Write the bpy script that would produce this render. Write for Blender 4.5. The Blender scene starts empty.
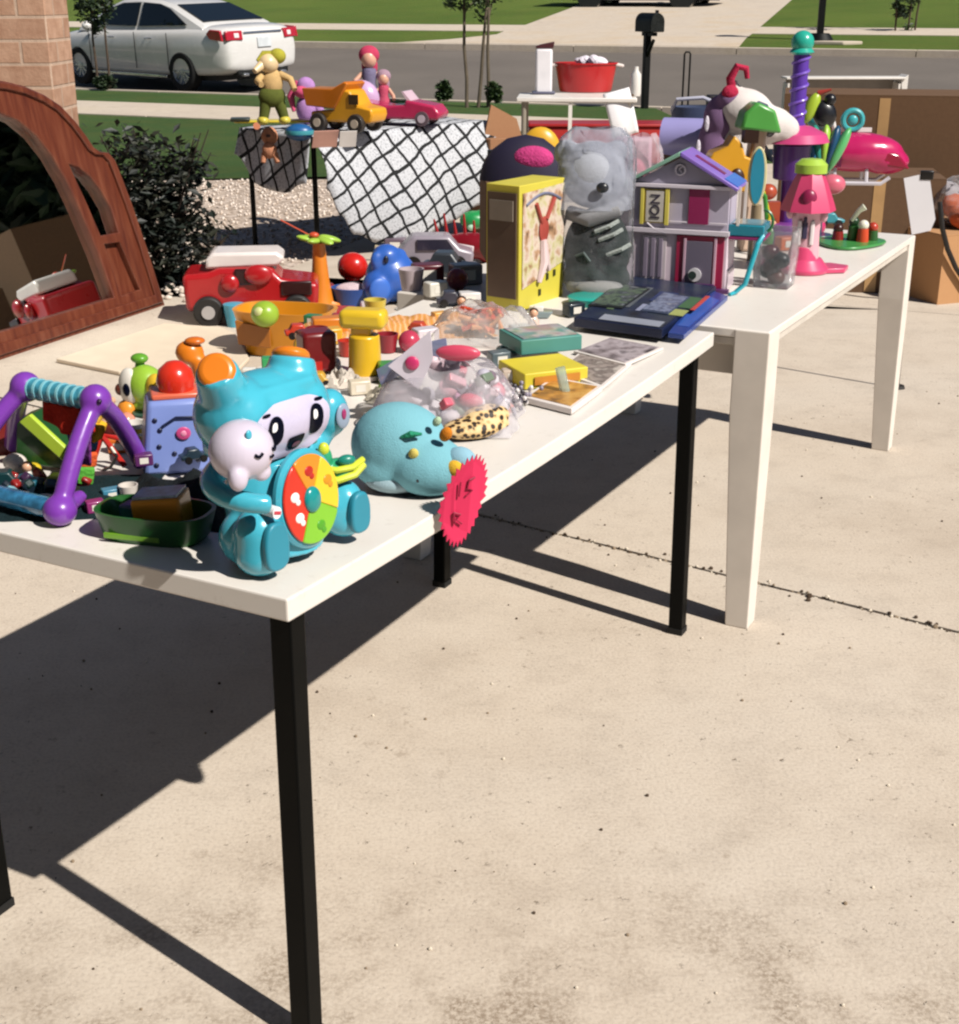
import bpy, bmesh, math, random
from mathutils import Vector, Matrix, Euler
random.seed(7)
S = bpy.context.scene
COL = S.collection
R = math.radians
PI = math.pi

# ------------------------------------------------------------------ camera
F, CH, TH, RO = 1355.5, 1.504, .3618, -.0009
cd = bpy.data.cameras.new('camera')
cam = bpy.data.objects.new('camera', cd); COL.objects.link(cam)
cam.location = (0, 0, CH)
cam.rotation_euler = (R(90) - TH, 0, 0)
cam.rotation_mode = 'XYZ'
cd.sensor_fit = 'VERTICAL'; cd.sensor_height = 32.0
cd.lens = 32.0 * F / 1024.0
cd.clip_start = .05; cd.clip_end = 2000
S.camera = cam
S.render.resolution_x = 959; S.render.resolution_y = 1024

# ------------------------------------------------------------------ light
SUN = Vector((.764, -.615, 1.0)).normalized()
w = bpy.data.worlds.new('World'); S.world = w; w.use_nodes = True
nt = w.node_tree
sky = nt.nodes.new('ShaderNodeTexSky'); sky.sky_type = 'NISHITA'; sky.sun_disc = False
sky.sun_elevation = math.asin(SUN.z); sky.sun_rotation = math.atan2(SUN.x, SUN.y)
sky.air_density = .7; sky.dust_density = .3
bg = nt.nodes['Background']; bg.inputs['Strength'].default_value = .05
nt.links.new(sky.outputs[0], bg.inputs[0])
sl = bpy.data.lights.new('sun', 'SUN'); sl.energy = 5.0; sl.angle = R(.55); sl.color = (1, .955, .88)
so = bpy.data.objects.new('sun', sl); COL.objects.link(so)
so.rotation_euler = SUN.to_track_quat('Z', 'Y').to_euler()
S.view_settings.view_transform = 'Standard'; S.view_settings.look = 'None'
S.view_settings.exposure = .17; S.view_settings.gamma = 1
S.view_settings.use_curve_mapping = False
try:
    S.cycles.filter_width = 2.3
    S.cycles.max_bounces = 8; S.cycles.diffuse_bounces = 1; S.cycles.transparent_max_bounces = 16
except Exception: pass

# ------------------------------------------------------------------ geometry from measured pixels
def ray(px, py):
    X = (px - 480) / F; Y = (512 - py) / F
    c, s = math.cos(TH), math.sin(TH)
    return Vector((X, c + Y * s, -s + Y * c))
def P(px, py, z=0.):                       # the point of the height-z plane seen there
    d = ray(px, py); t = (z - CH) / d.z
    v = d * t; v.z += CH; return v
def zat(p, py):                            # height at which the vertical through p is seen at row py
    d = ray(480, py); return CH + d.z * p.y / d.y
def kk(p): return math.hypot(p.y, CH - p.z) / F      # metres per pixel there

# ------------------------------------------------------------------ materials
def lin(h):
    if isinstance(h, str):
        h = h.lstrip('#'); h = [int(h[i:i + 2], 16) / 255 for i in (0, 2, 4)]
        return tuple(((c + .055) / 1.055) ** 2.4 if c > .04045 else c / 12.92 for c in h)
    return tuple(h)
MC = {}
def mat(name, col, rough=.4, var=.10, scale=9., bump=0., metal=0., coat=0., trans=0., spec=.5, alpha=1., emit=0., bscale=None):
    key = (name, str(col), rough, var, scale, bump, metal)
    if key in MC: return MC[key]
    m = bpy.data.materials.new(name); m.use_nodes = True
    nt = m.node_tree; b = nt.nodes['Principled BSDF']
    c = lin(col)
    tc = nt.nodes.new('ShaderNodeTexCoord')
    nz = nt.nodes.new('ShaderNodeTexNoise'); nz.inputs['Scale'].default_value = scale; nz.inputs['Detail'].default_value = 5
    nt.links.new(tc.outputs['Object'], nz.inputs['Vector'])
    mr = nt.nodes.new('ShaderNodeMapRange'); mr.inputs[1].default_value = .3; mr.inputs[2].default_value = .7
    mr.inputs[3].default_value = 1 - var; mr.inputs[4].default_value = 1 + var
    nt.links.new(nz.outputs[0], mr.inputs[0])
    vm = nt.nodes.new('ShaderNodeVectorMath'); vm.operation = 'SCALE'; vm.inputs[0].default_value = c
    nt.links.new(mr.outputs[0], vm.inputs['Scale'])
    nt.links.new(vm.outputs[0], b.inputs['Base Color'])
    b.inputs['Roughness'].default_value = rough; b.inputs['Metallic'].default_value = metal
    b.inputs['Coat Weight'].default_value = coat; b.inputs['Transmission Weight'].default_value = trans
    b.inputs['Specular IOR Level'].default_value = spec; b.inputs['Alpha'].default_value = alpha
    r2 = nt.nodes.new('ShaderNodeMapRange'); r2.inputs[3].default_value = max(0, rough - .08); r2.inputs[4].default_value = min(1, rough + .12)
    nt.links.new(nz.outputs[0], r2.inputs[0]); nt.links.new(r2.outputs[0], b.inputs['Roughness'])
    if bump:
        n2 = nt.nodes.new('ShaderNodeTexNoise'); n2.inputs['Scale'].default_value = bscale or scale * 6; n2.inputs['Detail'].default_value = 6
        nt.links.new(tc.outputs['Object'], n2.inputs['Vector'])
        bp = nt.nodes.new('ShaderNodeBump'); bp.inputs['Strength'].default_value = bump; bp.inputs['Distance'].default_value = .01
        nt.links.new(n2.outputs[0], bp.inputs['Height']); nt.links.new(bp.outputs[0], b.inputs['Normal'])
    MC[key] = m; return m
def pl(col, rough=.32, **k): return mat('plastic', col, rough, var=k.pop('var', .06), coat=k.pop('coat', .15), **k)
def fab(col, **k): return mat('fabric', col, .9, var=k.pop('var', .12), scale=k.pop('scale', 25), bump=k.pop('bump', .5), spec=.2, **k)
def met(col, rough=.4): return mat('painted_metal', col, rough, var=.05)
def fuzzy(col): return mat('plush', col, .95, var=.05, scale=14, bump=.4, bscale=500, spec=.12)

def film(name, tint=(.9, .9, .93), dens=.18, gl=.25):
    """thin clear plastic film: partly see-through, a little milky, shiny"""
    m = bpy.data.materials.new(name); m.use_nodes = True; nt = m.node_tree
    out = nt.nodes['Material Output']; nt.nodes.remove(nt.nodes['Principled BSDF'])
    tr = nt.nodes.new('ShaderNodeBsdfTransparent'); tr.inputs[0].default_value = (.95, .95, .96, 1)
    df = nt.nodes.new('ShaderNodeBsdfDiffuse'); df.inputs[0].default_value = (*tint, 1)
    tl = nt.nodes.new('ShaderNodeBsdfTranslucent'); tl.inputs[0].default_value = (*tint, 1)
    g = nt.nodes.new('ShaderNodeBsdfGlossy'); g.inputs['Roughness'].default_value = .12
    a = nt.nodes.new('ShaderNodeMixShader'); a.inputs[0].default_value = .35
    nt.links.new(df.outputs[0], a.inputs[1]); nt.links.new(tl.outputs[0], a.inputs[2])
    b = nt.nodes.new('ShaderNodeMixShader')
    tc = nt.nodes.new('ShaderNodeTexCoord'); nz = nt.nodes.new('ShaderNodeTexNoise'); nz.inputs['Scale'].default_value = 22
    nt.links.new(tc.outputs['Object'], nz.inputs['Vector'])
    mr = nt.nodes.new('ShaderNodeMapRange'); mr.inputs[1].default_value = .35; mr.inputs[2].default_value = .75
    mr.inputs[3].default_value = dens * .75; mr.inputs[4].default_value = min(1, dens * 1.6)
    nt.links.new(nz.outputs[0], mr.inputs[0]); nt.links.new(mr.outputs[0], b.inputs[0])
    nt.links.new(tr.outputs[0], b.inputs[1]); nt.links.new(a.outputs[0], b.inputs[2])
    c = nt.nodes.new('ShaderNodeMixShader')
    fr = nt.nodes.new('ShaderNodeLayerWeight'); fr.inputs[0].default_value = gl * .35
    vo = nt.nodes.new('ShaderNodeTexVoronoi'); vo.feature = 'DISTANCE_TO_EDGE'; vo.inputs['Scale'].default_value = 26; nt.links.new(nz.outputs[1], vo.inputs['Vector'])
    n3 = nt.nodes.new('ShaderNodeTexNoise'); n3.inputs['Scale'].default_value = 45; n3.inputs['Detail'].default_value = 3; n3.inputs['Distortion'].default_value = 1.5; nt.links.new(tc.outputs['Object'], n3.inputs['Vector'])
    bp = nt.nodes.new('ShaderNodeBump'); bp.inputs['Strength'].default_value = 1.; bp.inputs['Distance'].default_value = .03
    nt.links.new(n3.outputs[0], bp.inputs['Height']); nt.links.new(bp.outputs[0], g.inputs['Normal'])
    nt.links.new(fr.outputs['Fresnel'], c.inputs[0])
    nt.links.new(b.outputs[0], c.inputs[1]); nt.links.new(g.outputs[0], c.inputs[2])
    nt.links.new(c.outputs[0], out.inputs[0])
    return m

class NT:
    """small helper for procedural colour nets"""
    def __init__(s, name, rough=.8):
        s.m = bpy.data.materials.new(name); s.m.use_nodes = True; s.t = s.m.node_tree
        s.b = s.t.nodes['Principled BSDF']; s.b.inputs['Roughness'].default_value = rough
        s.tc = s.t.nodes.new('ShaderNodeTexCoord')
    def n(s, kind, **k):
        x = s.t.nodes.new(kind)
        for a, v in k.items(): setattr(x, a, v)
        return x
    def l(s, a, b): s.t.links.new(a, b)
    def noise(s, scale, detail=6, vec=None, rough=.5, out=0):
        x = s.n('ShaderNodeTexNoise'); x.inputs['Scale'].default_value = scale; x.inputs['Detail'].default_value = detail
        x.inputs['Roughness'].default_value = rough
        s.l(vec if vec is not None else s.tc.outputs['Object'], x.inputs['Vector']); return x.outputs[out]
    def ramp(s, fac, stops):
        x = s.n('ShaderNodeValToRGB'); e = x.color_ramp.elements
        while len(e) < len(stops): e.new(.5)
        for i, (p, c) in enumerate(stops):
            e[i].position = p; e[i].color = (*lin(c), 1) if not isinstance(c, float) else (c, c, c, 1)
        s.l(fac, x.inputs[0]); return x.outputs[0]
    def mix(s, a, b, fac, mode='MIX'):
        x = s.n('ShaderNodeMix'); x.data_type = 'RGBA'; x.blend_type = mode
        for sock, v in ((x.inputs[0], fac), (x.inputs[6], a), (x.inputs[7], b)):
            if hasattr(v, 'links') or isinstance(v, bpy.types.NodeSocket): s.l(v, sock)
            elif isinstance(v, (int, float)): sock.default_value = v if sock == x.inputs[0] else (v, v, v, 1)
            else: sock.default_value = (*lin(v), 1)
        return x.outputs[2]
    def bump(s, h, st, dist=.01):
        x = s.n('ShaderNodeBump'); x.inputs['Strength'].default_value = st; x.inputs['Distance'].default_value = dist
        s.l(h, x.inputs['Height']); s.l(x.outputs[0], s.b.inputs['Normal'])
    def base(s, c): s.l(c, s.b.inputs['Base Color'])
    def math(s, op, a, b=None):
        x = s.n('ShaderNodeMath'); x.operation = op
        for i, v in enumerate((a, b)):
            if v is None: continue
            if isinstance(v, (int, float)): x.inputs[i].default_value = v
            else: s.l(v, x.inputs[i])
        return x.outputs[0]

# ------------------------------------------------------------------ mesh builder
class B:
    def __init__(s): s.bm = bmesh.new(); s.mi = 0; s.M = Matrix.Identity(4); s.uv = None
    def _new(s, verts, M=None):
        for v in verts: v.co = s.M @ (M @ v.co if M is not None else v.co)
        fs = {f for v in verts for f in v.link_faces}
        for f in fs: f.material_index = s.mi
        return fs
    def box(s, c, d, rot=(0, 0, 0)):
        r = bmesh.ops.create_cube(s.bm, size=1)
        M = Matrix.Translation(c) @ Euler(rot).to_matrix().to_4x4() @ Matrix.Diagonal((*d, 1))
        s._new(r['verts'], M); return s
    def ell(s, c, r, rot=(0, 0, 0), seg=20):
        if isinstance(r, (int, float)): r = (r, r, r)
        q = bmesh.ops.create_uvsphere(s.bm, u_segments=seg, v_segments=max(6, seg // 2 + 2), radius=1)
        M = Matrix.Translation(c) @ Euler(rot).to_matrix().to_4x4() @ Matrix.Diagonal((*r, 1))
        s._new(q['verts'], M); return s
    def cyl(s, p0, p1, r0, r1=None, seg=20, cap=True):
        if r1 is None: r1 = r0
        p0, p1 = Vector(p0), Vector(p1); d = p1 - p0; L = d.length
        q = bmesh.ops.create_cone(s.bm, cap_ends=cap, segments=seg, radius1=r0, radius2=max(r1, 1e-5), depth=L)
        M = Matrix.Translation((p0 + p1) / 2) @ d.to_track_quat('Z', 'Y').to_matrix().to_4x4()
        s._new(q['verts'], M); return s
    def tube(s, pts, r, seg=10, closed=False):
        pts = [Vector(p) for p in pts]; n = len(pts)
        rs = r if isinstance(r, (list, tuple)) else [r] * n
        rings = []
        prev = None
        for i, p in enumerate(pts):
            a = pts[(i - 1) % n] if (closed or i > 0) else p
            b = pts[(i + 1) % n] if (closed or i < n - 1) else p
            t = (b - a).normalized()
            if prev is None:
                nn = t.orthogonal().normalized()
            else:
                nn = (prev - t * prev.dot(t)).normalized()
            prev = nn; bb = t.cross(nn)
            rings.append([s.bm.verts.new(s.M @ (p + (nn * math.cos(x) + bb * math.sin(x)) * rs[i])) for x in [2 * PI * j / seg for j in range(seg)]])
        m = n if closed else n - 1
        for i in range(m):
            A, Bq = rings[i], rings[(i + 1) % n]
            for j in range(seg):
                f = s.bm.faces.new((A[j], A[(j + 1) % seg], Bq[(j + 1) % seg], Bq[j])); f.material_index = s.mi
        if not closed:
            for q in (rings[0][::-1], rings[-1]):
                f = s.bm.faces.new(q); f.material_index = s.mi
        return s
    def lathe(s, prof, c=(0, 0, 0), seg=28, M=None):
        c = Vector(c); M = M or Matrix.Identity(4)
        rings = []
        for (r, z) in prof:
            if r < 1e-5: rings.append([s.bm.verts.new(s.M @ M @ (c + Vector((0, 0, z))))])
            else: rings.append([s.bm.verts.new(s.M @ M @ (c + Vector((r * math.cos(2 * PI * j / seg), r * math.sin(2 * PI * j / seg), z)))) for j in range(seg)])
        for a, b in zip(rings, rings[1:]):
            for j in range(seg):
                k = (j + 1) % seg
                if len(a) == 1 and len(b) == 1: continue
                if len(a) == 1: vs = (a[0], b[k], b[j])
                elif len(b) == 1: vs = (a[j], a[k], b[0])
                else: vs = (a[j], a[k], b[k], b[j])
                f = s.bm.faces.new(vs); f.material_index = s.mi
        return s
    def prism(s, poly, th, M=None):
        """poly in the local XZ plane, thickness th along +Y"""
        M = M or Matrix.Identity(4)
        a = [s.bm.verts.new(s.M @ M @ Vector((x, 0, z))) for x, z in poly]
        b = [s.bm.verts.new(s.M @ M @ Vector((x, th, z))) for x, z in poly]
        n = len(poly)
        fs = [s.bm.faces.new(a), s.bm.faces.new(b[::-1])]
        for i in range(n): fs.append(s.bm.faces.new((a[i], b[i], b[(i + 1) % n], a[(i + 1) % n])))
        for f in fs: f.material_index = s.mi
        return s
    def slab(s, poly, z0, z1):
        """poly in XY, between heights"""
        a = [s.bm.verts.new(s.M @ Vector((x, y, z0))) for x, y in poly]
        b = [s.bm.verts.new(s.M @ Vector((x, y, z1))) for x, y in poly]
        n = len(poly)
        fs = [s.bm.faces.new(a[::-1]), s.bm.faces.new(b)]
        for i in range(n): fs.append(s.bm.faces.new((a[i], a[(i + 1) % n], b[(i + 1) % n], b[i])))
        for f in fs: f.material_index = s.mi
        return s
    def face(s, pts):
        f = s.bm.faces.new([s.bm.verts.new(s.M @ Vector(p)) for p in pts]); f.material_index = s.mi; return s
    def grid(s, fn, nu, nv, uv=None):
        """surface fn(u,v) -> point"""
        lay = s.bm.loops.layers.uv.verify() if uv else None
        V = [[s.bm.verts.new(s.M @ Vector(fn(i / nu, j / nv))) for j in range(nv + 1)] for i in range(nu + 1)]
        for i in range(nu):
            for j in range(nv):
                f = s.bm.faces.new((V[i][j], V[i + 1][j], V[i + 1][j + 1], V[i][j + 1])); f.material_index = s.mi
                if uv:
                    for lp, (a, b) in zip(f.loops, ((i, j), (i + 1, j), (i + 1, j + 1), (i, j + 1))): lp[lay].uv = uv(a / nu, b / nv)
        return s

def set_props(o, label=None, cat=None, group=None, kind=None):
    if label: o['label'] = label
    if cat: o['category'] = cat
    if group: o['group'] = group
    if kind: o['kind'] = kind
    return o
def thing(name, label, cat, loc=(0, 0, 0), rz=0, group=None, sc=1):
    o = bpy.data.objects.new(name, None); COL.objects.link(o)
    o.empty_display_size = .05
    o.location = loc; o.rotation_euler = (0, 0, rz); o.scale = (sc, sc, sc)
    return set_props(o, label, cat, group)
def part(name, b, m, parent=None, bevel=0, smooth=38, seg=2, recalc=True, label=None):
    bm = b.bm
    if recalc: bmesh.ops.recalc_face_normals(bm, faces=bm.faces[:])
    me = bpy.data.meshes.new(name); bm.to_mesh(me); bm.free()
    for x in (m if isinstance(m, (list, tuple)) else [m]): me.materials.append(x)
    if smooth:
        for p in me.polygons: p.use_smooth = True
        me.set_sharp_from_angle(angle=R(smooth))
    o = bpy.data.objects.new(name, me); COL.objects.link(o)
    if parent: o.parent = parent
    if bevel:
        q = o.modifiers.new('bevel', 'BEVEL'); q.width = bevel; q.segments = seg; q.limit_method = 'ANGLE'; q.angle_limit = R(40)
    if label: o['label'] = label
    return o
def blob(name, b, m, parent=None, voxel=.005, it=4, recalc=False):
    o = part(name, b, m, parent, smooth=180)
    q = o.modifiers.new('remesh', 'REMESH'); q.mode = 'VOXEL'; q.voxel_size = voxel; q.use_smooth_shade = True
    q = o.modifiers.new('smooth', 'SMOOTH'); q.iterations = it; q.factor = .6
    return o
def struct(name, b, m, **k):
    o = part(name, b, m, **k); o['kind'] = 'structure'; return o
def copy_tree(o, parent=None):
    c = o.copy(); COL.objects.link(c); c.parent = parent
    for ch in list(o.children): copy_tree(ch, c)
    return c
def text(body, size, m, parent, M, name='lettering', depth=.0006, align='CENTER', bold=0):
    """real lettering as a mesh"""
    cu = bpy.data.curves.new(name, 'FONT'); cu.body = body; cu.size = size; cu.align_x = align; cu.align_y = 'CENTER'
    cu.extrude = depth; cu.offset = bold; cu.resolution_u = 3
    t = bpy.data.objects.new(name, cu); COL.objects.link(t)
    dg = bpy.context.evaluated_depsgraph_get(); me = bpy.data.meshes.new_from_object(t.evaluated_get(dg))
    bpy.data.objects.remove(t); me.transform(M); me.materials.clear(); me.materials.append(m)
    o = bpy.data.objects.new(name, me); COL.objects.link(o); o.parent = parent; return o
FACE = Matrix.Rotation(R(90), 4, 'X')      # text laid in XY -> standing, facing -Y

# ------------------------------------------------------------------ plan frames
PH = .4866
O = Vector((-.2533, 1.629, 0)); UU = Vector((math.sin(PH), math.cos(PH), 0)); VV = Vector((-math.cos(PH), math.sin(PH), 0))
TT = .764
def tab(u, v, z=TT): return O + UU * u + VV * v + Vector((0, 0, z))
SN = Vector((.4067, .9135, 0)); SD = Vector((.9135, -.4067, 0)); S0 = 20.24; KS = .06
def st(s, t, dz=0):
    p = SN * s + SD * t; p.z = max(0, KS * (s - S0)) + dz; return p
def on_slope(px, py):
    d = ray(px, py); t = (-KS * S0 - CH) / (d.z - KS * (d.x * SN.x + d.y * SN.y))
    p = d * t; p.z += CH; return p
# ================================================================== SETTING
# ---- ground materials
def concrete(name, a='#b0a194', b='#cfc5ba', stain=.5):
    t = NT(name, .88)
    big = t.noise(.9, 5); med = t.noise(6, 8, rough=.7); fine = t.noise(130, 3, rough=.6)
    c = t.ramp(big, [(.3, b), (.52, '#cdc0b2'), (.72, '#c2b4a6')])
    c = t.mix(c, t.ramp(med, [(.32, '#8f7e6c'), (.5, '#c9b9a6'), (.7, '#d8cab8')]), .30)
    # sandy grain and worn aggregate
    c = t.mix(c, t.ramp(fine, [(.33, '#6f5d49'), (.5, '#cbb9a1'), (.68, '#ddd0bd')]), .22)
    pit = t.noise(34, 4, rough=.75)
    pm = t.ramp(pit, [(.30, 1.0), (.37, 0.0)])
    gate = t.ramp(t.noise(1.7, 4), [(.36, 0.0), (.55, 1.0)])
    pmk = t.math('MULTIPLY', pm, gate)
    c = t.mix(c, '#5d4c39', t.math('MULTIPLY', pmk, .8))
    st_ = t.ramp(t.noise(1.1, 6, rough=.62, vec=t.mapv((7, 3, 0), (1, 1, 1))), [(.52, 0.0), (.72, 1.0)])
    c = t.mix(c, '#a08e7b', t.math('MULTIPLY', st_, stain * .7))
    # a few fine stress marks along one direction (broom finish)
    br = t.noise(60, 3, vec=t.mapv((0, 0, 0), (.25, 2.4, 1), (0, 0, -.45)))
    c = t.mix(c, t.ramp(br, [(.35, '#a08b74'), (.6, '#cfbda5')]), .07)
    if stain > .4:
        # worn, dirty patches nearest the garage, where the paste has worn off the aggregate
        sp = t.n('ShaderNodeSeparateXYZ'); t.l(t.tc.outputs['Object'], sp.inputs[0])
        gy_ = t.ramp(t.math('ADD', t.math('MULTIPLY', sp.outputs[1], .33), t.math('MULTIPLY', t.noise(1.6, 6, rough=.65), .55)), [(.80, 1.0), (1.0, 0.0)])
        wr = t.math('MULTIPLY', t.ramp(t.noise(95, 6, rough=.75), [(.44, 1.0), (.56, 0.15)]), t.ramp(t.noise(4.5, 5, rough=.7), [(.44, 0.0), (.60, 1.0)]))
        wk = t.math('MULTIPLY', t.math('MULTIPLY', gy_, wr), .85)
        fl = t.math('MULTIPLY', t.ramp(t.noise(22, 7, rough=.8), [(.35, 1.0), (.43, 0.0)]), t.ramp(t.noise(2.6, 4), [(.45, 0.0), (.62, 1.0)]))
        c = t.mix(c, '#8a7866', t.math('MULTIPLY', fl, .55))
        c = t.mix(c, '#7b6753', wk)
    t.base(c)
    h = t.math('ADD', t.math('MULTIPLY', fine, .5), t.math('ADD', t.math('MULTIPLY', med, .6), t.math('MULTIPLY', pmk, -1.2)))
    t.bump(h, .5, .004)
    return t.m
def mapv(s, loc, sc, rot=(0, 0, 0)):
    x = s.n('ShaderNodeMapping'); x.inputs['Location'].default_value = loc; x.inputs['Scale'].default_value = sc; x.inputs['Rotation'].default_value = rot
    s.l(s.tc.outputs['Object'], x.inputs['Vector']); return x.outputs[0]
NT.mapv = mapv
M_conc = concrete('driveway_concrete')
M_walk = concrete('sidewalk_concrete', '#b3a48e', '#cdc0aa', .25)
M_far = concrete('far_driveway_concrete', '#b49c80', '#c9b295', .15)

def grass_mat(name, a, b, c_):
    t = NT(name, .95)
    c = t.ramp(t.noise(.35, 4), [(.35, a), (.65, b)])
    c = t.mix(c, t.ramp(t.noise(45, 6, rough=.8), [(.35, c_), (.62, b)]), .5)
    c = t.mix(c, t.ramp(t.noise(2.3, 5), [(.4, a), (.66, '#6d6c3c')]), .3)
    t.base(c); t.b.inputs['Specular IOR Level'].default_value = .1
    t.bump(t.noise(60, 4, rough=.8), .9, .05); return t.m
M_grass = grass_mat('lawn_grass', '#49653a', '#657f4a', '#344d2a')
M_grass2 = grass_mat('far_grass', '#5a7234', '#7a8c42', '#456228')
tt = NT('asphalt', .9)
c = tt.mix(tt.ramp(tt.noise(.5, 5), [(.3, '#615952'), (.7, '#736a62')]), tt.ramp(tt.noise(90, 3), [(.3, '#453f3a'), (.7, '#8b8279')]), .35)
tt.base(c); tt.bump(tt.noise(120, 3), .4, .01); M_asph = tt.m
tt = NT('soil', .95); tt.base(tt.ramp(tt.noise(20, 6, rough=.7), [(.3, '#2b2119'), (.6, '#5d4b38')])); tt.bump(tt.noise(60, 5), .8, .02); M_soil = tt.m
tt = NT('pale_gravel', .9)
vv_ = tt.n('ShaderNodeTexVoronoi'); vv_.inputs['Scale'].default_value = 26; tt.l(tt.tc.outputs['Object'], vv_.inputs['Vector'])
c = tt.mix(tt.ramp(vv_.outputs['Color'], [(.2, '#a99582'), (.8, '#dccabc')]), tt.ramp(vv_.outputs['Distance'], [(.25, '#d6c4b4'), (.62, '#6a5848')]), .45)
tt.base(c); tt.bump(vv_.outputs['Distance'], -.8, .02); M_grav = tt.m

# ---- ground sheets
b = B()
def quad(bb, s0, s1, t0, t1, dz):
    bb.face([st(s0, t0, dz), st(s0, t1, dz), st(s1, t1, dz), st(s1, t0, dz)])
quad(b, -80, S0, -150, 150, -.16); quad(b, S0, 700, -500, 500, -.16)
struct('ground', b, M_soil, smooth=0)
b = B()
b.face([(-60, 12.3, -.006), (-2.6, 12.42, -.006), (.5, 12.9, -.006), (2.9, 13.6, -.006), tuple(st(20.1, -6.1, -.006)), tuple(st(20.1, -60, -.006))])
struct('lawn', b, M_grass, smooth=0)
b = B(); quad(b, 29.45, 700, -300, 300, 0.0); struct('far_lawn', b, M_grass2, smooth=0)

# ---- driveway of three slabs with dirt-filled joints
def j1(x): return 3.948 - .686 * x
def j2(x): return (7.047 - .218 * (x - 1.839)) if x < 1.839 else 7.787 - .402 * x
random.seed(3)
def jag(x0, x1, fn, off, n=150):
    return [(x0 + (x1 - x0) * i / n, fn(x0 + (x1 - x0) * i / n) + off + random.uniform(-.004, .004) * (abs(off) > .007)) for i in range(n + 1)]
b = B()
b.slab([(-9, -6), (11, -6)] + jag(-9, 4.5, j1, -.009)[::-1], -.09, 0)
b2_ = jag(-9, 4.5, j1, .009) + [(11, j2(11) - .004)] + jag(-1.25, 6, j2, -.004)[::-1] + [(-9, 7.9)]
b.slab(b2_, -.09, 0)
b.slab(jag(-1.25, 6, j2, .004) + [(13, j2(13))] + [(13, 14.7), (3.6, 18.4), (2.9, 13.6), (.5, 12.9), (-.3, 12.6), (-.55, 9.9)], -.09, 0)
struct('driveway', b, M_conc, smooth=0)
b = B(); b.slab([(-9.5, -6.5), (12.5, -6.5), (12.5, 7.4), (-1.3, 7.65), (-9.0, 7.65)], -.1, -.016); struct('joint_filler', b, M_soil, smooth=0)
# grit lying in and beside the joint
b = B(); random.seed(11)
for i in range(900):
    x = random.uniform(-1.5, 2.6); o_ = random.gauss(0, .008) + (random.uniform(-.05, .05) if random.random() < .10 else 0)
    r = random.uniform(.0015, .0055) * (1 if random.random() < .9 else 1.6)
    b.mi = random.choice((0, 0, 1, 2))
    b.M = Matrix.Translation((x, j1(x) + o_, (-.006 if abs(o_) < .008 else 0) + r * .4)) @ Euler((random.random() * 3, random.random() * 3, 0)).to_matrix().to_4x4()
    q = bmesh.ops.create_icosphere(b.bm, subdivisions=1, radius=r); b._new(q['verts'])
for i in range(420):
    x, y = random.uniform(-2, 2.6), random.uniform(1.2, 5.5); r = random.uniform(.0012, .0042)
    b.mi = random.choice((0, 1, 2))
    b.M = Matrix.Translation((x, y, r * .5)); q = bmesh.ops.create_icosphere(b.bm, subdivisions=1, radius=r); b._new(q['verts'])
o = part('grit', b, [mat('grit', '#4a3a2b', .9), mat('grit', '#8d7b66', .9), mat('grit', '#d9ccb9', .9)], smooth=0, recalc=False)
set_props(o, 'small dark grit lying in the driveway joint and on the slabs', 'grit', kind='stuff')

# ---- pale landscaping gravel by the bush
b = B(); b.face([(-9, 8.0, -.02), (-2.6, 7.9, -.02), (-1.25, 7.75, -.02), (-.55, 9.9, -.02), (-.3, 12.6, -.02), (-2.6, 12.43, -.02), (-9, 12.35, -.02)])
struct('gravel_ground', b, M_grav, smooth=0)
b = B(); random.seed(5)
n = 0
while n < 4200:
    x, y = random.uniform(-5.5, -.3), random.uniform(7.7, 12.45)
    if x > -1.25 + (y - 7.75) * .33: continue
    n += 1
    r = random.uniform(.006, .015); b.mi = random.choice((0, 0, 1, 2))
    b.M = Matrix.Translation((x, y, -.018 + r * .5)) @ Euler((random.random() * 3, random.random() * 3, 0)).to_matrix().to_4x4() @ Matrix.Diagonal((r * 1.2, r, r * .7, 1))
    q = bmesh.ops.create_icosphere(b.bm, subdivisions=1, radius=1); b._new(q['verts'])
for i in range(160):     # strays that spilled onto the slab beside the mirror
    x, y = random.gauss(-1.58, .12), random.gauss(7.45, .14)
    if y > j2(x) + .4 or x < -1.75: continue
    r = random.uniform(.008, .02); b.M = Matrix.Translation((x, y, r * .5)) @ Matrix.Diagonal((r * 1.3, r, r * .8, 1)); b.mi = random.choice((0, 1))
    q = bmesh.ops.create_icosphere(b.bm, subdivisions=1, radius=1); b._new(q['verts'])
o = part('gravel', b, [mat('pebble', '#dccdc0', .8), mat('pebble', '#c9b7a7', .8), mat('pebble', '#e4d7cb', .8)], smooth=60, recalc=False)
set_props(o, 'pale landscaping pebbles in the bed around the dark bush', 'gravel', kind='stuff')

# ---- pavements, road, kerbs
def strip(name, s0, s1, t0, t1, z0, z1, m, seams=0):
    b = B()
    n = seams or 1
    for i in range(n):
        a, c = t0 + (t1 - t0) * i / n, t0 + (t1 - t0) * (i + 1) / n - (.02 if seams else 0)
        lo = [st(s0, a, z0), st(s0, c, z0), st(s1, c, z0), st(s1, a, z0)]
        hi = [st(s0, a, z1), st(s0, c, z1), st(s1, c, z1), st(s1, a, z1)]
        vs = [b.bm.verts.new(p) for p in lo + hi]
        for f in ((3, 2, 1, 0), (4, 5, 6, 7), (0, 1, 5, 4), (1, 2, 6, 5), (2, 3, 7, 6), (3, 0, 4, 7)): b.bm.faces.new([vs[k] for k in f])
    return struct(name, b, m, smooth=0)
strip('sidewalk', 15.75, 17.8, -45, 12, -.08, .008, M_walk, 38)
strip('curb', 20.10, 20.26, -60, 60, -.15, .012, M_walk, 40)
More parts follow.
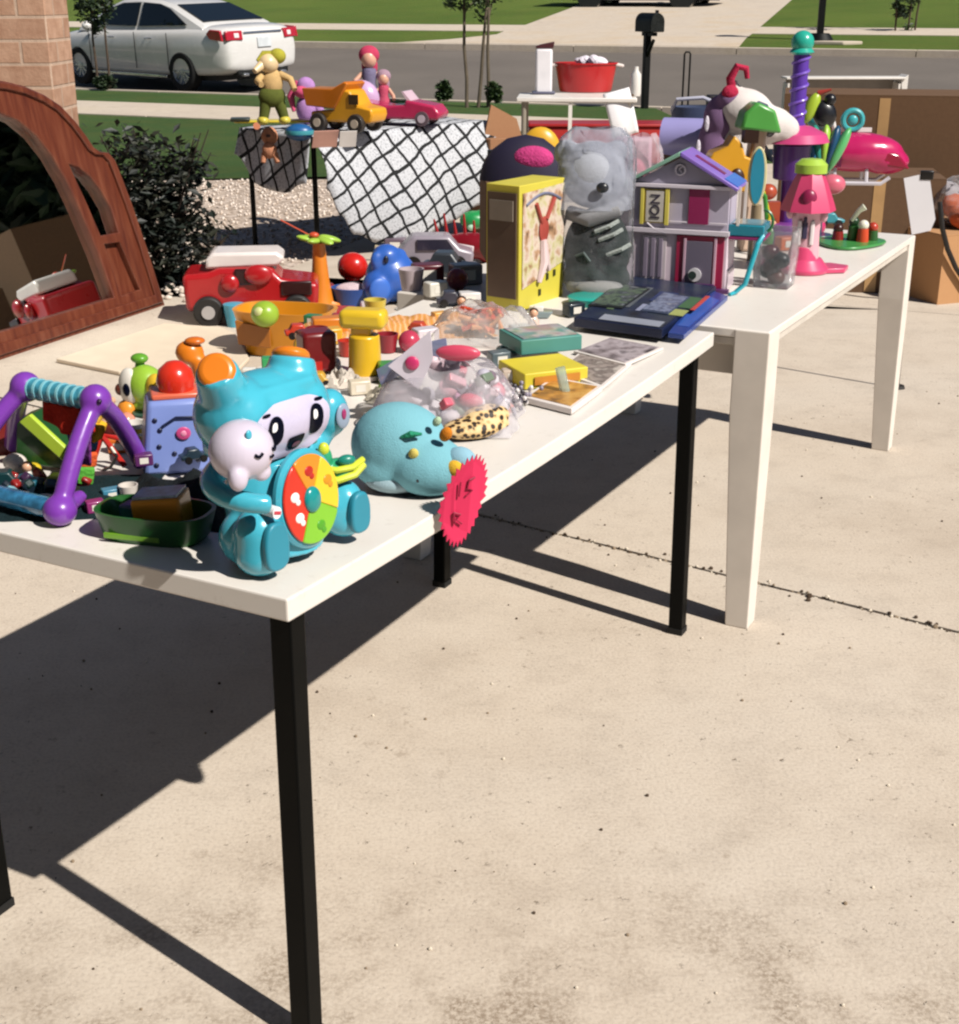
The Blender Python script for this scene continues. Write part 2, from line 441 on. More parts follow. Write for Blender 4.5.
strip('road', 20.26, 29.30, -90, 90, -.15, -.115, M_asph)
strip('far_curb', 29.30, 29.46, -90, 90, -.15, .012, M_walk, 50)
strip('far_sidewalk', 32.75, 34.6, -70, 70, -.08, .012, M_walk, 90)
b = B()
def slopepoly(bb, pts, dz): bb.face([st(s, t, dz) for s, t in pts])
slopepoly(b, [(29.46, -15.2), (29.46, -7.2), (31.5, -7.55), (32.75, -7.7), (60, -11.5), (60, -19.5), (41, -15.2), (34.6, -14.1), (32.75, -13.9), (31.8, -13.7), (30.4, -14.3)], .016)
struct('far_driveway', b, M_far, smooth=0)

# ================================================================== TREES, BUSHES
def leaves(b, pts, size, droop=.3, mats=2):
    for p in pts:
        s = size * random.uniform(.6, 1.3)
        M = Matrix.Translation(p) @ Euler((random.uniform(-.9, .9), random.uniform(-.9, .9), random.uniform(0, 6.3))).to_matrix().to_4x4()
        b.mi = random.randrange(mats)
        vs = [b.bm.verts.new(M @ Vector(q)) for q in ((0, -s, 0), (s * .42, -s * .1, s * .06), (0, s, -s * .1), (-s * .42, -s * .1, s * .06))]
        f = b.bm.faces.new(vs); f.material_index = b.mi
def clumps(c, r, n, per, cr):
    out = []
    for i in range(n):
        d = Vector((random.gauss(0, 1), random.gauss(0, 1), random.gauss(0, 1))).normalized() * random.random() ** .4
        q = Vector(c) + Vector((d.x * r[0], d.y * r[1], d.z * r[2]))
        for j in range(per): out.append(q + Vector((random.gauss(0, cr), random.gauss(0, cr), random.gauss(0, cr * .8))))
    return out
def leafmats(*cols):
    out = []
    for c in cols:
        m = mat('leaf', c, .55, var=.25, scale=3); out.append(m)
    return out
def sapling(name, label, cat, loc, stems, top, crown, ncl, lsize, cols, bark='#4b3c30', r=.022):
    t = thing(name, label, cat, loc)
    b = B()
    for (dx, dy, ex, ey, h) in stems:
        pts = [Vector((dx + (ex - dx) * k / 6 + random.uniform(-.02, .02), dy + (ey - dy) * k / 6 + random.uniform(-.02, .02), -.05 + h * k / 6)) for k in range(7)]
        b.tube(pts, [r * (1.2 - .12 * k) for k in range(7)], 8)
        for q in range(5):
            a = pts[3 + q % 4]; e = a + Vector((random.uniform(-.5, .5), random.uniform(-.5, .5), random.uniform(.3, .8))) * (top * .22)
            b.tube([a, (a + e) / 2 + Vector((0, 0, .04)), e], [r * .5, r * .35, r * .15], 6)
    part('trunk', b, mat('bark', bark, .9, var=.25, bump=.5), t)
    b = B()
    for (c, rr) in crown: leaves(b, clumps(c, rr, ncl, 26, .10 * max(rr)), lsize, mats=len(cols))
    part('crown', b, leafmats(*cols), t, smooth=0, recalc=False)
    return t
random.seed(21)
p = st(S0 - .35, 0); q = P(106, 90)
sapling('sapling', 'young dark leafy sapling on the grass verge in front of the white sedan', 'tree', q,
        [(-.12, 0, -.18, .1, 2.6), (.06, .02, .12, 0, 2.6)], 2.6, [((-.05, 0, 1.5), (.36, .36, .55)), ((.0, 0, .13), (.18, .18, .14))], 60, .05, ('#1d2c1a', '#2c3d22'), r=.02)
q = P(478, 107)
sapling('sapling', 'young multi-stemmed tree on the verge left of the red tub', 'tree', q,
        [(-.16, 0, -.22, .1, 2.7), (.0, .02, .28, 0, 2.8), (.14, 0, .16, .1, 2.6)], 2.7, [((-.02, 0, 1.75), (.55, .5, .62)), ((-.5, 0, .22), (.12, .1, .14)), ((.25, 0, .2), (.1, .1, .14))], 46, .055, ('#20301d', '#34482a', '#46592f'), bark='#5f5446', r=.024)
q = on_slope(903, 31)
sapling('sapling', 'small staked sapling on the far verge at the right edge', 'tree', q,
        [(-.16, 0, -.3, .1, 2.4), (.1, 0, .3, 0, 2.4), (.3, 0, .32, 0, 2.3)], 2.4, [((0, 0, .42), (.35, .3, .4)), ((0, 0, 2.2), (.7, .6, .6))], 20, .06, ('#22331d', '#3c4f2b'), r=.02)
# the dark bush by the mirror
random.seed(8)
t = thing('bush', 'dark purplish green bush growing beside the arched mirror', 'bush', P(166, 284))
b = B()
for i in range(16):
    a = random.uniform(0, 6.3); e = Vector((math.cos(a) * random.uniform(.15, .42), math.sin(a) * random.uniform(.1, .32), random.uniform(.45, .85)))
    b.tube([(0, 0, -.03), e * .5 + Vector((0, 0, .07)), e], [.012, .008, .003], 6)
part('stem', b, mat('bark', '#33261f', .9), t)
b = B()
pts = clumps((-.08, .02, .52), (.33, .32, .34), 74, 34, .055) + clumps((.17, 0, .26), (.2, .25, .16), 18, 26, .06) + clumps((-.04, 0, .2), (.25, .25, .2), 16, 26, .06)
leaves(b, pts, .033, mats=3)
part('foliage', b, leafmats('#121d14', '#1c1f1a', '#2a2c20'), t, smooth=0, recalc=False)
# little weedy tuft
t = thing('weed', 'spindly dry weed sticking up right of the dark bush', 'plant', P(212, 262))
b = B(); random.seed(4)
for i in range(26):
    a = random.uniform(0, 6.3); L_ = random.uniform(.08, .2); e = Vector((math.cos(a) * L_ * .8, math.sin(a) * L_ * .6, L_))
    b.tube([(0, 0, -.02), e * .55 + Vector((0, 0, .03)), e], [.004, .003, .0015], 5)
part('blades', b, mat('dry_leaf', '#4a3c2c', .8), t)

# big dark trees off to the right, seen in the mirror
def big_tree(loc, h, r, cols, label):
    t = thing('shade_tree', label, 'tree', loc, group='trees reflected in the mirror')
    b = B(); pts = [Vector((random.uniform(-.1, .1), random.uniform(-.1, .1), h * .7 * k / 5)) for k in range(6)]
    b.tube(pts, [.22, .2, .17, .14, .1, .05], 10)
    for i in range(7):
        a = i * .9; e = Vector((math.cos(a) * r * .6, math.sin(a) * r * .6, h * random.uniform(.5, .85))); b.tube([pts[2 + i % 3], (pts[3] + e) / 2, e], [.08, .06, .02], 7)
    part('trunk', b, mat('bark', '#3f342a', .9, var=.25, bump=.5), t)
    b = B(); leaves(b, clumps((0, 0, h * .53), (r, r, h * .5), 260, 34, r * .14), .24, mats=2)
    part('crown', b, leafmats(*cols), t, smooth=0, recalc=False)

# ================================================================== HOUSE WALL CORNER
tt = NT('brick', .85)
sx = tt.n('ShaderNodeSeparateXYZ'); tt.l(tt.tc.outputs['Object'], sx.inputs[0])
cx_ = tt.n('ShaderNodeCombineXYZ'); tt.l(tt.math('ADD', sx.outputs[0], sx.outputs[1]), cx_.inputs[0]); tt.l(sx.outputs[2], cx_.inputs[1])
bt = tt.n('ShaderNodeTexBrick'); tt.l(cx_.outputs[0], bt.inputs['Vector'])
bt.inputs['Scale'].default_value = 1; bt.inputs['Brick Width'].default_value = .30; bt.inputs['Row Height'].default_value = .118
bt.inputs['Mortar Size'].default_value = .009; bt.inputs['Mortar Smooth'].default_value = .3; bt.inputs['Bias'].default_value = -.1
bt.inputs['Color1'].default_value = (*lin('#bf9478'), 1); bt.inputs['Color2'].default_value = (*lin('#a57a60'), 1); bt.inputs['Mortar'].default_value = (*lin('#cbb29c'), 1)
c = tt.mix(bt.outputs['Color'], tt.ramp(tt.noise(14, 6), [(.3, '#8d6650'), (.7, '#d6b39a')]), .35)
tt.base(c); tt.bump(tt.math('ADD', tt.math('MULTIPLY', bt.outputs['Fac'], -1.), tt.math('MULTIPLY', tt.noise(60, 4), .3)), .7, .012); M_brick = tt.m
t = thing('house_wall', 'tan brick corner of the house behind the arched mirror', 'wall', (-2.27, 7.55, 0))
b = B(); b.slab([(-3.2, 0), (0, 0), (0, .42), (-3.2, .42)], -.1, 3.2); part('brick_wall', b, M_brick, t, bevel=.006)
b = B(); b.slab([(-3.25, -.05), (.05, -.05), (.05, .47), (-3.25, .47)], 3.203, 3.35); part('fascia', b, met('#e7e0d2', .6), t)
# unseen house added behind and left of the camera to block sky light
t = thing('house', 'unseen two-storey brick house with an open garage, added to block sky light', 'house', (0, 0, 0))
b = B(); b.slab([(-16, -4.3), (-3.2, -4.3), (-3.2, -4), (-16, -4)], -.1, 6.4); b.slab([(-3.2, -4.3), (2.2, -4.3), (2.2, -4), (-3.2, -4)], 2.45, 6.4); b.slab([(2.2, -4.3), (4.2, -4.3), (4.2, -4), (2.2, -4)], -.1, 6.4); part('sky_block_front', b, M_brick, t)
b = B(); b.slab([(-3.6, -3.99), (-3.3, -3.99), (-3.3, 4.0), (-3.6, 4.0)], -.1, 6.4); part('sky_block_wing', b, mat('dark_siding', '#4a4a44', .8), t)
b = B(); b.slab([(-16, -10), (4.4, -10), (4.4, -3.6), (-16, -3.6)], 6.403, 6.65); b.slab([(-16, -3.597), (-2.9, -3.597), (-2.9, 4.3), (-16, 4.3)], 6.403, 6.65); part('roof', b, mat('shingles', '#3a3632', .9, var=.3, scale=20), t)
b = B(); b.slab([(-3.4, -9.6), (3.9, -9.6), (3.9, -9.4), (-3.4, -9.4)], 0, 3); b.slab([(-3.6, -9.6), (-3.4, -9.6), (-3.4, -4.31), (-3.6, -4.31)], 0, 3); b.slab([(3.9, -9.6), (4.1, -9.6), (4.1, -4.31), (3.9, -4.31)], 0, 3); part('sky_block_garage', b, mat('garage_wall', '#3b3a38', .9), t)

# ================================================================== MIRROR
G1 = P(0, 358); G0 = P(160, 305); DX = (G0 - G1).normalized(); NX = Vector((DX.y, -DX.x, 0))
def mloc(px, py):
    d = ray(px, py); o_ = Vector((0, 0, CH)); k_ = (G1 - o_).dot(NX) / d.dot(NX); q_ = o_ + d * k_
    return ((q_ - G1).dot(DX), q_.z)
xc = mloc(17, 100)[0]
def half(pts): return [mloc(*q_) for q_ in pts]
def sym(h): return h + [(2 * xc - x, z) for x, z in h[::-1]]
outer = half([(160, 305), (152, 250), (144, 205), (137, 172), (134, 160), (129, 153), (121, 152), (115, 147), (110, 136), (101, 120), (89, 104), (76, 94), (58, 85), (40, 80), (24, 78)])
outer[0] = (outer[0][0], 0.0); outer = sym(outer)
glass = half([(115, 299), (106, 254), (95, 210), (86, 180), (76, 155), (63, 133), (47, 117), (30, 109), (20, 107)]); zb = glass[0][1]; glass = sym(glass)
side_ = half([(91, 164), (100, 168), (108, 177), (115, 190), (121, 206), (125, 231), (109, 234), (102, 205), (96, 183)])
sm = (sum(x for x, z in side_) / len(side_), sum(z for x, z in side_) / len(side_)); side = [(sm[0] + (x - sm[0]) * 1.22 + .004, sm[1] + (z - sm[1]) * 1.10) for x, z in side_]
panel = half([(111, 243), (128, 241), (141, 291), (120, 298)])
mirr = lambda h: [(2 * xc - x, z) for x, z in h]
LEAN = R(11)
tm = thing('arched_mirror', 'large arched dresser mirror in a reddish wood frame standing on the driveway', 'mirror', G1, math.atan2(DX.y, DX.x))
tm.rotation_euler = (-LEAN, 0, math.atan2(DX.y, DX.x))
def curve_plate(name, loops, ext, bev, m, parent, y):
    cu = bpy.data.curves.new(name, 'CURVE'); cu.dimensions = '2D'; cu.fill_mode = 'BOTH'; cu.extrude = ext; cu.bevel_depth = bev; cu.bevel_resolution = 2
    for lp in loops:
        s_ = cu.splines.new('POLY'); s_.points.add(len(lp) - 1); s_.use_cyclic_u = True
        for pt, (x, z) in zip(s_.points, lp): pt.co = (x, z, 0, 1)
    t_ = bpy.data.objects.new(name, cu); COL.objects.link(t_)
    me = bpy.data.meshes.new_from_object(t_.evaluated_get(bpy.context.evaluated_depsgraph_get())); bpy.data.objects.remove(t_)
    me.transform(Matrix.Translation((0, y, 0)) @ FACE); me.materials.clear(); me.materials.append(m)
    for p_ in me.polygons: p_.use_smooth = True
    me.set_sharp_from_angle(angle=R(35)); me.name = name
    o_ = bpy.data.objects.new(name, me); COL.objects.link(o_); o_.parent = parent; return o_
tt = NT('cherry_wood', .38)
wv = tt.n('ShaderNodeTexNoise'); wv.inputs['Scale'].default_value = 5; wv.inputs['Detail'].default_value = 8; tt.l(tt.mapv((0, 0, 0), (7, 7, .8)), wv.inputs['Vector'])
tt.base(tt.ramp(wv.outputs[0], [(.3, '#4f2218'), (.5, '#63301f'), (.7, '#74402c')])); tt.b.inputs['Coat Weight'].default_value = .3; tt.bump(wv.outputs[0], .15, .004)
M_wood = tt.m
def sh(lp, k):   # pull a loop toward its middle
    cx0 = sum(x for x, z in lp) / len(lp); cz0 = sum(z for x, z in lp) / len(lp); return [(cx0 + (x - cx0) * k, cz0 + (z - cz0) * k) for x, z in lp]
curve_plate('frame', [outer, glass, side, mirr(side), panel, mirr(panel)], .022, .008, M_wood, tm, .0)
curve_plate('moulding', [sh(outer, .975), sh(outer, .93)], .006, .006, M_wood, tm, -.034)
curve_plate('backing', [sh(outer, .985)], .006, .0, mat('hardboard', '#5a3b28', .8), tm, .034)
curve_plate('side_panel', [sh(panel, 1.02)], .006, .0, M_wood, tm, .012); curve_plate('side_panel', [sh(mirr(panel), 1.02)], .006, .0, M_wood, tm, .012)
M_mir = bpy.data.materials.new('mirror_glass'); M_mir.use_nodes = True; q = M_mir.node_tree.nodes['Principled BSDF']
q.inputs['Metallic'].default_value = 1; q.inputs['Roughness'].default_value = .015; q.inputs['Base Color'].default_value = (.78, .83, .80, 1)
curve_plate('mirror_glass', [sh(glass, 1.012)], .003, 0, M_mir, tm, .014)
curve_plate('side_glass', [sh(side, 1.06)], .003, 0, M_mir, tm, .014); curve_plate('side_glass', [sh(mirr(side), 1.06)], .003, 0, M_mir, tm, .014)
b = B()
for sgn in (1, -1):
    ex, ez = mloc(131, 158); ex = ex if sgn > 0 else 2 * xc - ex
    b.ell((ex - .015 * sgn, -.01, ez - .01), (.035, .035, .03))
part('corner_scroll', b, M_wood, tm)
random.seed(77)
big_tree((10.6, 12.2, 0), 6.5, 2.5, ('#16241a', '#22331f'), 'dark shade tree behind the tallest cardboard box, seen in the mirror glass')
big_tree((13.4, 9.4, 0), 6.8, 2.6, ('#16241a', '#22331f'), 'dark shade tree nearest the house on the right side of the driveway')
big_tree((15.0, 15.6, 0), 7.5, 3.2, ('#16241a', '#22331f'), 'taller dark shade tree farther right of the driveway, seen in the mirror glass')
# pale board lying on the concrete
q = [P(57, 363), P(165, 327), P(222, 331), P(236, 337), P(250, 362), P(240, 372), P(120, 376)]
t = thing('foam_board', 'pale rounded board lying flat on the driveway in front of the mirror', 'board', (0, 0, 0))
t.location = q[0]
b = B(); b.slab([tuple((x - q[0]).xy) for x in q], .002, .02); part('board', b, mat('pale_board', '#dccbb4', .6, var=.05), t, bevel=.004)
# ================================================================== CARS
def boolcut(o, cutters):
    for c in cutters:
        q = o.modifiers.new('cut', 'BOOLEAN'); q.operation = 'DIFFERENCE'; q.object = c; q.solver = 'EXACT'
    me = bpy.data.meshes.new_from_object(o.evaluated_get(bpy.context.evaluated_depsgraph_get()))
    o.modifiers.clear(); o.data = me; me.set_sharp_from_angle(angle=R(32))
    for c in cutters: bpy.data.objects.remove(c)
def loft(b, rows):
    rg = [[b.bm.verts.new(b.M @ Vector(p)) for p in r_] for r_ in rows]; n = len(rg[0])
    for a, c in zip(rg, rg[1:]):
        for j in range(n): b.bm.faces.new((a[j], a[(j + 1) % n], c[(j + 1) % n], c[j]))
    b.bm.faces.new(rg[0]); b.bm.faces.new(rg[-1][::-1])
def sedan(name, label, body_m, loc, heading, suv=0):
    t = thing(name, label, 'car', loc, heading)
    rows = []
    for x, hw, zb, zs, zt in ((-2.57, .70, .46, .78, .86), (-2.53, .82, .34, .92, 1.04), (-2.35, .90, .28, 1.0, 1.12), (-1.9, .94, .24, 1.01, 1.13), (-1.0, .955, .22, .99, 1.06), (0, .96, .21, .97, 1.03),
                              (1.0, .955, .22, .94, 1.01), (1.6, .94, .23, .90, .98), (2.1, .91, .25, .82, .90), (2.42, .84, .30, .70, .78), (2.56, .62, .42, .56, .62)):
        h = [(hw * .86, zb), (hw * .96, zb + .07), (hw * .985, zb + .22), (hw, (zb + zs) / 2 + .05), (hw * .985, zs - .1), (hw * .94, zs), (hw * .84, zs + (zt - zs) * .7), (hw * .5, zt)]
        rows.append([(x, y, z) for y, z in h] + [(x, -y, z) for y, z in h[::-1]])
    b = B(); loft(b, rows); body = part('body', b, body_m, t, smooth=32)
    sub = body.modifiers.new('s', 'SUBSURF'); sub.levels = 2; sub.render_levels = 2
    me = bpy.data.meshes.new_from_object(body.evaluated_get(bpy.context.evaluated_depsgraph_get())); body.modifiers.clear(); body.data = me
    cs = []
    for x in (-1.43, 1.44):
        for sgn in (1, -1):
            c = B(); c.cyl((x, sgn * .62, .33), (x, sgn * 1.1, .33), .40, seg=40); cs.append(part('cutter', c, body_m, t))
    bpy.context.view_layer.update()
    boolcut(body, cs)
    # cabin
    top = 1.53 + .3 * suv
    rows = []
    for x, z in ((-1.95, 1.10), (-1.9, 1.13), (-1.05, 1.43 + .25 * suv), (-.7, top - .03), (-.1, top), (.35, top - .03), (.62, top - .12), (1.42, 1.03), (1.46, 1.0)):
        ye = .85 - .42 * (z - .05 - 1.0)
        h = [(.86, .95), (ye + .01, z - .06), (ye - .06, z - .012), (ye - .3, z)]
        rows.append([(x, y, zz) for y, zz in h] + [(x, -y, zz) for y, zz in h[::-1]])
    b = B(); loft(b, rows); part('cabin', b, body_m, t, smooth=25, bevel=.02)
    gl = mat('car_glass', '#0d1210', .06, var=0, coat=.6)
    def side_glass(pts, sgn):
        bb = B(); vs = [Vector((x, sgn * (.862 - .42 * (z - 1.0)), z)) for x, z in pts]; off = Vector((0, sgn * .012, .004))
        f = [bb.bm.verts.new(v) for v in vs]; g = [bb.bm.verts.new(v + off) for v in vs]; n = len(f)
        bb.bm.faces.new(f); bb.bm.faces.new(g[::-1])
        for i in range(n): bb.bm.faces.new((f[i], g[i], g[(i + 1) % n], f[(i + 1) % n]))
        part('window', bb, gl, t, smooth=0)
    for sgn in (1, -1):
        side_glass([(-1.55, 1.10), (-1.02, 1.36), (-.75, 1.43), (-.28, 1.45), (-.28, 1.06)], sgn)
        side_glass([(-.20, 1.06), (-.20, 1.45), (.28, 1.435), (.62, 1.34), (1.12, 1.06)], sgn)
    def slab_on(x0, z0, x1, z1, y0, y1, name):
        bb = B(); d = Vector((x1 - x0, 0, z1 - z0)).normalized(); nn = Vector((-d.z, 0, d.x)); nn = nn if nn.z > 0 else -nn
        vs = [Vector((x0, y0, z0)), Vector((x0, -y0, z0)), Vector((x1, -y1, z1)), Vector((x1, y1, z1))]
        f = [bb.bm.verts.new(v + nn * .0) for v in vs]; g = [bb.bm.verts.new(v + nn * .014) for v in vs]
        bb.bm.faces.new(f); bb.bm.faces.new(g[::-1])
        for i in range(4): bb.bm.faces.new((f[i], g[i], g[(i + 1) % 4], f[(i + 1) % 4]))
        part(name, bb, gl, t, smooth=0)
    slab_on(-1.84, 1.155, -1.08, 1.415 + .25 * suv, .70, .60, 'rear_window'); slab_on(1.36, 1.065, .68, 1.37, .70, .60, 'windscreen')
    # wheels
    wm = None
    for x in (-1.43, 1.44):
        for sgn in (1, -1):
            if wm is None:
                b = B(); b.lathe([(.215, -.11), (.30, -.115), (.335, -.09), (.345, 0), (.335, .09), (.30, .115), (.215, .11)], seg=36, M=Matrix.Rotation(R(90), 4, 'X'))
                wm = part('wheel', b, mat('tyre', '#141414', .85), t)
                b = B()
                b.lathe([(.0, -.02), (.20, -.02), (.225, -.10), (.235, -.10), (.235, .10), (.2, .1), (.2, .0)], seg=32, M=Matrix.Rotation(R(90), 4, 'X'))
                b.cyl((0, .05, 0), (0, .09, 0), .055, .045)
                b.cyl((0, -.05, 0), (0, -.09, 0), .055, .045)
                for yy in (.07, -.07):
                    for i in range(10):
                        a = 2 * PI * i / 10; b.box((math.cos(a) * .13, yy, math.sin(a) * .13), (.19, .02, .028), (0, -a, 0))
                part('rim', b, mat('alloy', '#c9ccd0', .25, metal=.8), wm); w_ = wm
            else: w_ = copy_tree(wm, t)
            w_.location = (x, sgn * .84, .34)
    dark = mat('black_trim', '#101010', .6)
    b = B(); b.box((0, 0, .30), (4.2, 1.5, .22)); part('underbody', b, dark, t)
    b = B()
    for sgn in (1, -1): b.box((0, sgn * .945, .245), (2.1, .03, .05))
    part('sill_trim', b, mat('chrome', '#d8dade', .15, metal=.9), t, bevel=.008)
    for sgn in (1, -1):
        b = B(); b.prism([(-2.5, .86), (-2.18, .89), (-2.1, .98), (-2.2, 1.05), (-2.46, 1.04)], .05, Matrix.Translation((0, .865 if sgn > 0 else -.915, 0)))
        b.prism([(-.88, .86), (-.5, .84), (-.48, 1.0), (-.85, 1.04)], .06, Matrix.Translation((-2.56, 0, 0)) @ Matrix.Rotation(R(90), 4, 'Z') @ Matrix.Scale(-sgn if sgn < 0 else 1, 4, (1, 0, 0)) @ Matrix.Translation((1.36 if sgn > 0 else .0, 0, 0))) if False else b.box((-2.515, sgn * .66, .945), (.07, .34, .16), (0, R(8), sgn * R(-9)))
        tl = part('tail_light', b, mat('red_lens', '#b3182a', .15, coat=.8), t, bevel=.015)
        b = B(); b.box((-2.53, sgn * .62, .945), (.075, .10, .08), (0, R(8), sgn * R(-9))); part('reverse_lens', b, mat('clear_lens', '#f1dede', .1), tl, bevel=.01)
        b = B(); b.ell((2.36, sgn * .66, .68), (.16, .17, .08)); part('headlight', b, mat('clear_lens', '#e6e8ea', .08), t)
        b = B(); b.ell((.95, sgn * 1.02, 1.05), (.10, .12, .085)); part('wing_mirror', b, body_m, t)
        for x in (-.62, .42):
            b = B(); b.tube([(x - .1, sgn * .95, .865), (x, sgn * .985, .87), (x + .1, sgn * .95, .865)], .013); part('door_handle', b, mat('chrome', '#d8dade', .15, metal=.9), t)
    b = B(); b.box((-2.535, 0, .985), (.04, .9, .035), (0, R(10), 0)); part('boot_trim', b, mat('chrome', '#b8babd', .2, metal=.9), t, bevel=.006)
    b = B(); b.box((-2.575, 0, .82), (.02, .32, .16), (0, R(4), 0)); part('number_plate', b, mat('plate', '#cfd3d6', .5), t, bevel=.004)
    b = B()
    for x in (-.24, 1.05, -1.12):
        for sgn in (1, -1): b.box((x, sgn * .957, .66), (.008, .012, .62))
    part('door_seam', b, dark, t)
    for sgn in (1, -1):
        b = B(); b.box((-2.5, sgn * .45, .30), (.14, .12, .05)); part('exhaust_tip', b, mat('chrome', '#d8dade', .15, metal=.9), t, bevel=.015)
    b = B(); b.box((-2.44, 0, .35), (.16, 1.2, .12)); part('rear_valance', b, dark, t, bevel=.02)
    return t
white_paint = mat('white_paint', '#dcd9d6', .22, var=.02, coat=.8)
fwd = Vector((-.79, .613, 0)); hd = math.atan2(fwd.y, fwd.x)
wpos = Vector((-5.22, 25.0, 0)); off = Matrix.Rotation(hd, 3, 'Z') @ Vector((-1.43, .93, 0))
lc = wpos - off; lc.z = .02
car = sedan('parked_car', 'white four-door sedan parked along the kerb', white_paint, lc, hd)
car.rotation_euler = (-math.atan(KS) * .5, math.atan(KS) * -.2, hd)
lc = st(42.3, -13.3, .02)
c2 = sedan('parked_car', 'black car in the driveway across the street, only its lower body in view', mat('black_paint', '#0e0f10', .3, coat=.6), lc, math.atan2(-.4067, .9135), suv=.4)
c2.location.z = st(41.5, 0).z

# ================================================================== MAILBOX, POSTS
blk = mat('black_metal', '#080a09', .5, var=.05, spec=.25)
p = P(645, 108); t = thing('mailbox', 'black mailbox on a post on the near verge behind the white table', 'mailbox', p, R(20))
H_ = 1.28
b = B(); b.box((0, 0, .5), (.09, .09, 1.1)); part('post', b, blk, t, bevel=.006)
b = B(); b.box((0, -.06, 1.03), (.07, .36, .05)); b.tube([(0, -.02, .72), (0, -.2, .95)], .025); part('bracket', b, blk, t)
b = B(); prof = [(-.11, 1.06), (.11, 1.06)] + [(.11 * math.cos(a), 1.20 + .12 * math.sin(a)) for a in [PI * i / 12 for i in range(13)]]
b.prism(prof, .5, Matrix.Translation((0, -.3, 0))); bx = part('box', b, blk, t, bevel=.008)
b = B(); b.prism([(x * .94, 1.2 + (z - 1.2) * .94) for x, z in prof], .015, Matrix.Translation((0, -.318, 0))); part('door', b, mat('black_metal', '#262827', .25), bx)
b = B(); b.box((.125, -.05, 1.24), (.012, .03, .2)); b.box((.128, -.02, 1.33), (.014, .09, .05)); part('flag', b, mat('black_metal', '#3a1512', .4), t)
p = on_slope(820, 40)
t = thing('post', 'slim black post on the far verge across the street', 'post', p)
b = B(); b.box((0, 0, 1.0), (.13, .13, 2.2)); b.cyl((0, 0, 0), (0, 0, .14), .3, .2); part('shaft', b, blk, t, bevel=.01)
b = B(); b.cyl((0, 0, 2.1), (0, 0, 2.4), .16, .2); b.cyl((0, 0, 2.4), (0, 0, 2.5), .24, .02); part('lantern', b, blk, t)
p = on_slope(836, 44)
t = thing('verge_stone', 'pale flat stone cover in the grass of the far verge', 'cover', p, R(-24))
b = B(); b.slab([(-.45, -.2), (.2, -.25), (.55, .05), (.3, .25), (-.3, .2)], -.02, .06); part('slab', b, M_walk, t, bevel=.02)

# ================================================================== PATTERNED DISPLAY TABLE (left back)
tt = NT('patterned_cloth', .9)
uvn = tt.tc.outputs['UV']
sep = tt.n('ShaderNodeSeparateXYZ'); wob = tt.noise(5, 2, vec=uvn, out=1)
wv = tt.n('ShaderNodeVectorMath'); wv.operation = 'MULTIPLY_ADD'; tt.l(wob, wv.inputs[0]); wv.inputs[1].default_value = (.06, .06, 0); tt.l(uvn, wv.inputs[2]); tt.l(wv.outputs[0], sep.inputs[0])
def lines(expr_w, k, wd):
    f = tt.math('FRACT', tt.math('MULTIPLY', expr_w, k)); d = tt.math('ABSOLUTE', tt.math('SUBTRACT', f, .5)); return tt.math('GREATER_THAN', d, .5 - wd)
u_, v_ = sep.outputs[0], sep.outputs[1]
l1 = lines(tt.math('ADD', tt.math('MULTIPLY', u_, 1.0), tt.math('MULTIPLY', v_, .62)), 6.6, .08)
l2 = lines(tt.math('SUBTRACT', tt.math('MULTIPLY', u_, .45), v_), 8.2, .085)
ln = tt.math('MAXIMUM', l1, l2)
base = tt.ramp(tt.noise(75, 3, vec=uvn), [(.34, '#8a8c91'), (.46, '#bcbdc2'), (.7, '#c9cace')])
c = tt.mix(base, '#17181a', ln); tt.base(c); tt.bump(tt.noise(90, 3, vec=uvn), .2, .005)
M_cloth = tt.m
Ct = Vector((-1.0, 8.36, 0)); DS = Vector((-.69, .724, 0)); DL = Vector((.724, .69, 0)); ZT = .745
t = thing('folding_table', 'black-legged folding table under the patterned cloth', 'table', Ct, math.atan2(DL.y, DL.x))
b = B(); b.box((.76, .37, ZT - .02), (1.50, .72, .03)); part('table_top', b, mat('grey_plastic', '#8b8b88', .6), t, bevel=.01)
for x, y in ((.03, .03), (.03, .70), (1.46, .03), (1.46, .70)):
    b = B(); b.cyl((x, y, 0), (x, y, ZT - .035), .016); part('leg', b, blk, t)
tc_ = thing('tablecloth', 'grey and white diamond-patterned cloth draped low over the display table', 'tablecloth', Ct, math.atan2(DL.y, DL.x))
def itp(x, tb):
    for (a, p_), (c_, q_) in zip(tb, tb[1:]):
        if x <= c_: k_ = (x - a) / (c_ - a); k_ = k_ * k_ * (3 - 2 * k_); return p_ + (q_ - p_) * k_
    return tb[-1][1]
dropF = [(0, .30), (.06, .46), (.15, .60), (.30, .68), (.5, .69), (.7, .62), (.85, .52), (1.0, .42)]
dropE = [(0, .28), (.35, .36), (.75, .33), (1.0, .16)]
L_, W_ = 1.48, .74
b = B()
def front(u, v):
    d = itp(u, dropF) * v; fold = math.sin(u * 15 + .7) * .016 * v + math.sin(u * 41) * .003 * v
    return (u * L_ - .01, -.012 - .11 * math.sin(v * 2.3) - fold * 1.6 - .02 * v, ZT - d)
b.grid(front, 70, 20, uv=lambda u, v: (u * L_, -itp(u, dropF) * v))
def endf(u, v):
    d = itp(u, dropE) * v; fold = math.sin(u * 13 + .3) * .018 * v
    return (-.012 - .04 * v - fold, u * W_ - .0, ZT - d)
b.grid(endf, 40, 12, uv=lambda u, v: (-itp(u, dropE) * v, u * W_))
b.grid(lambda u, v: (u * L_ - .012, v * (W_ + .0) - .012, ZT + .003 * math.sin(u * 20) * math.sin(v * 14)), 30, 12, uv=lambda u, v: (u * L_, v * W_))
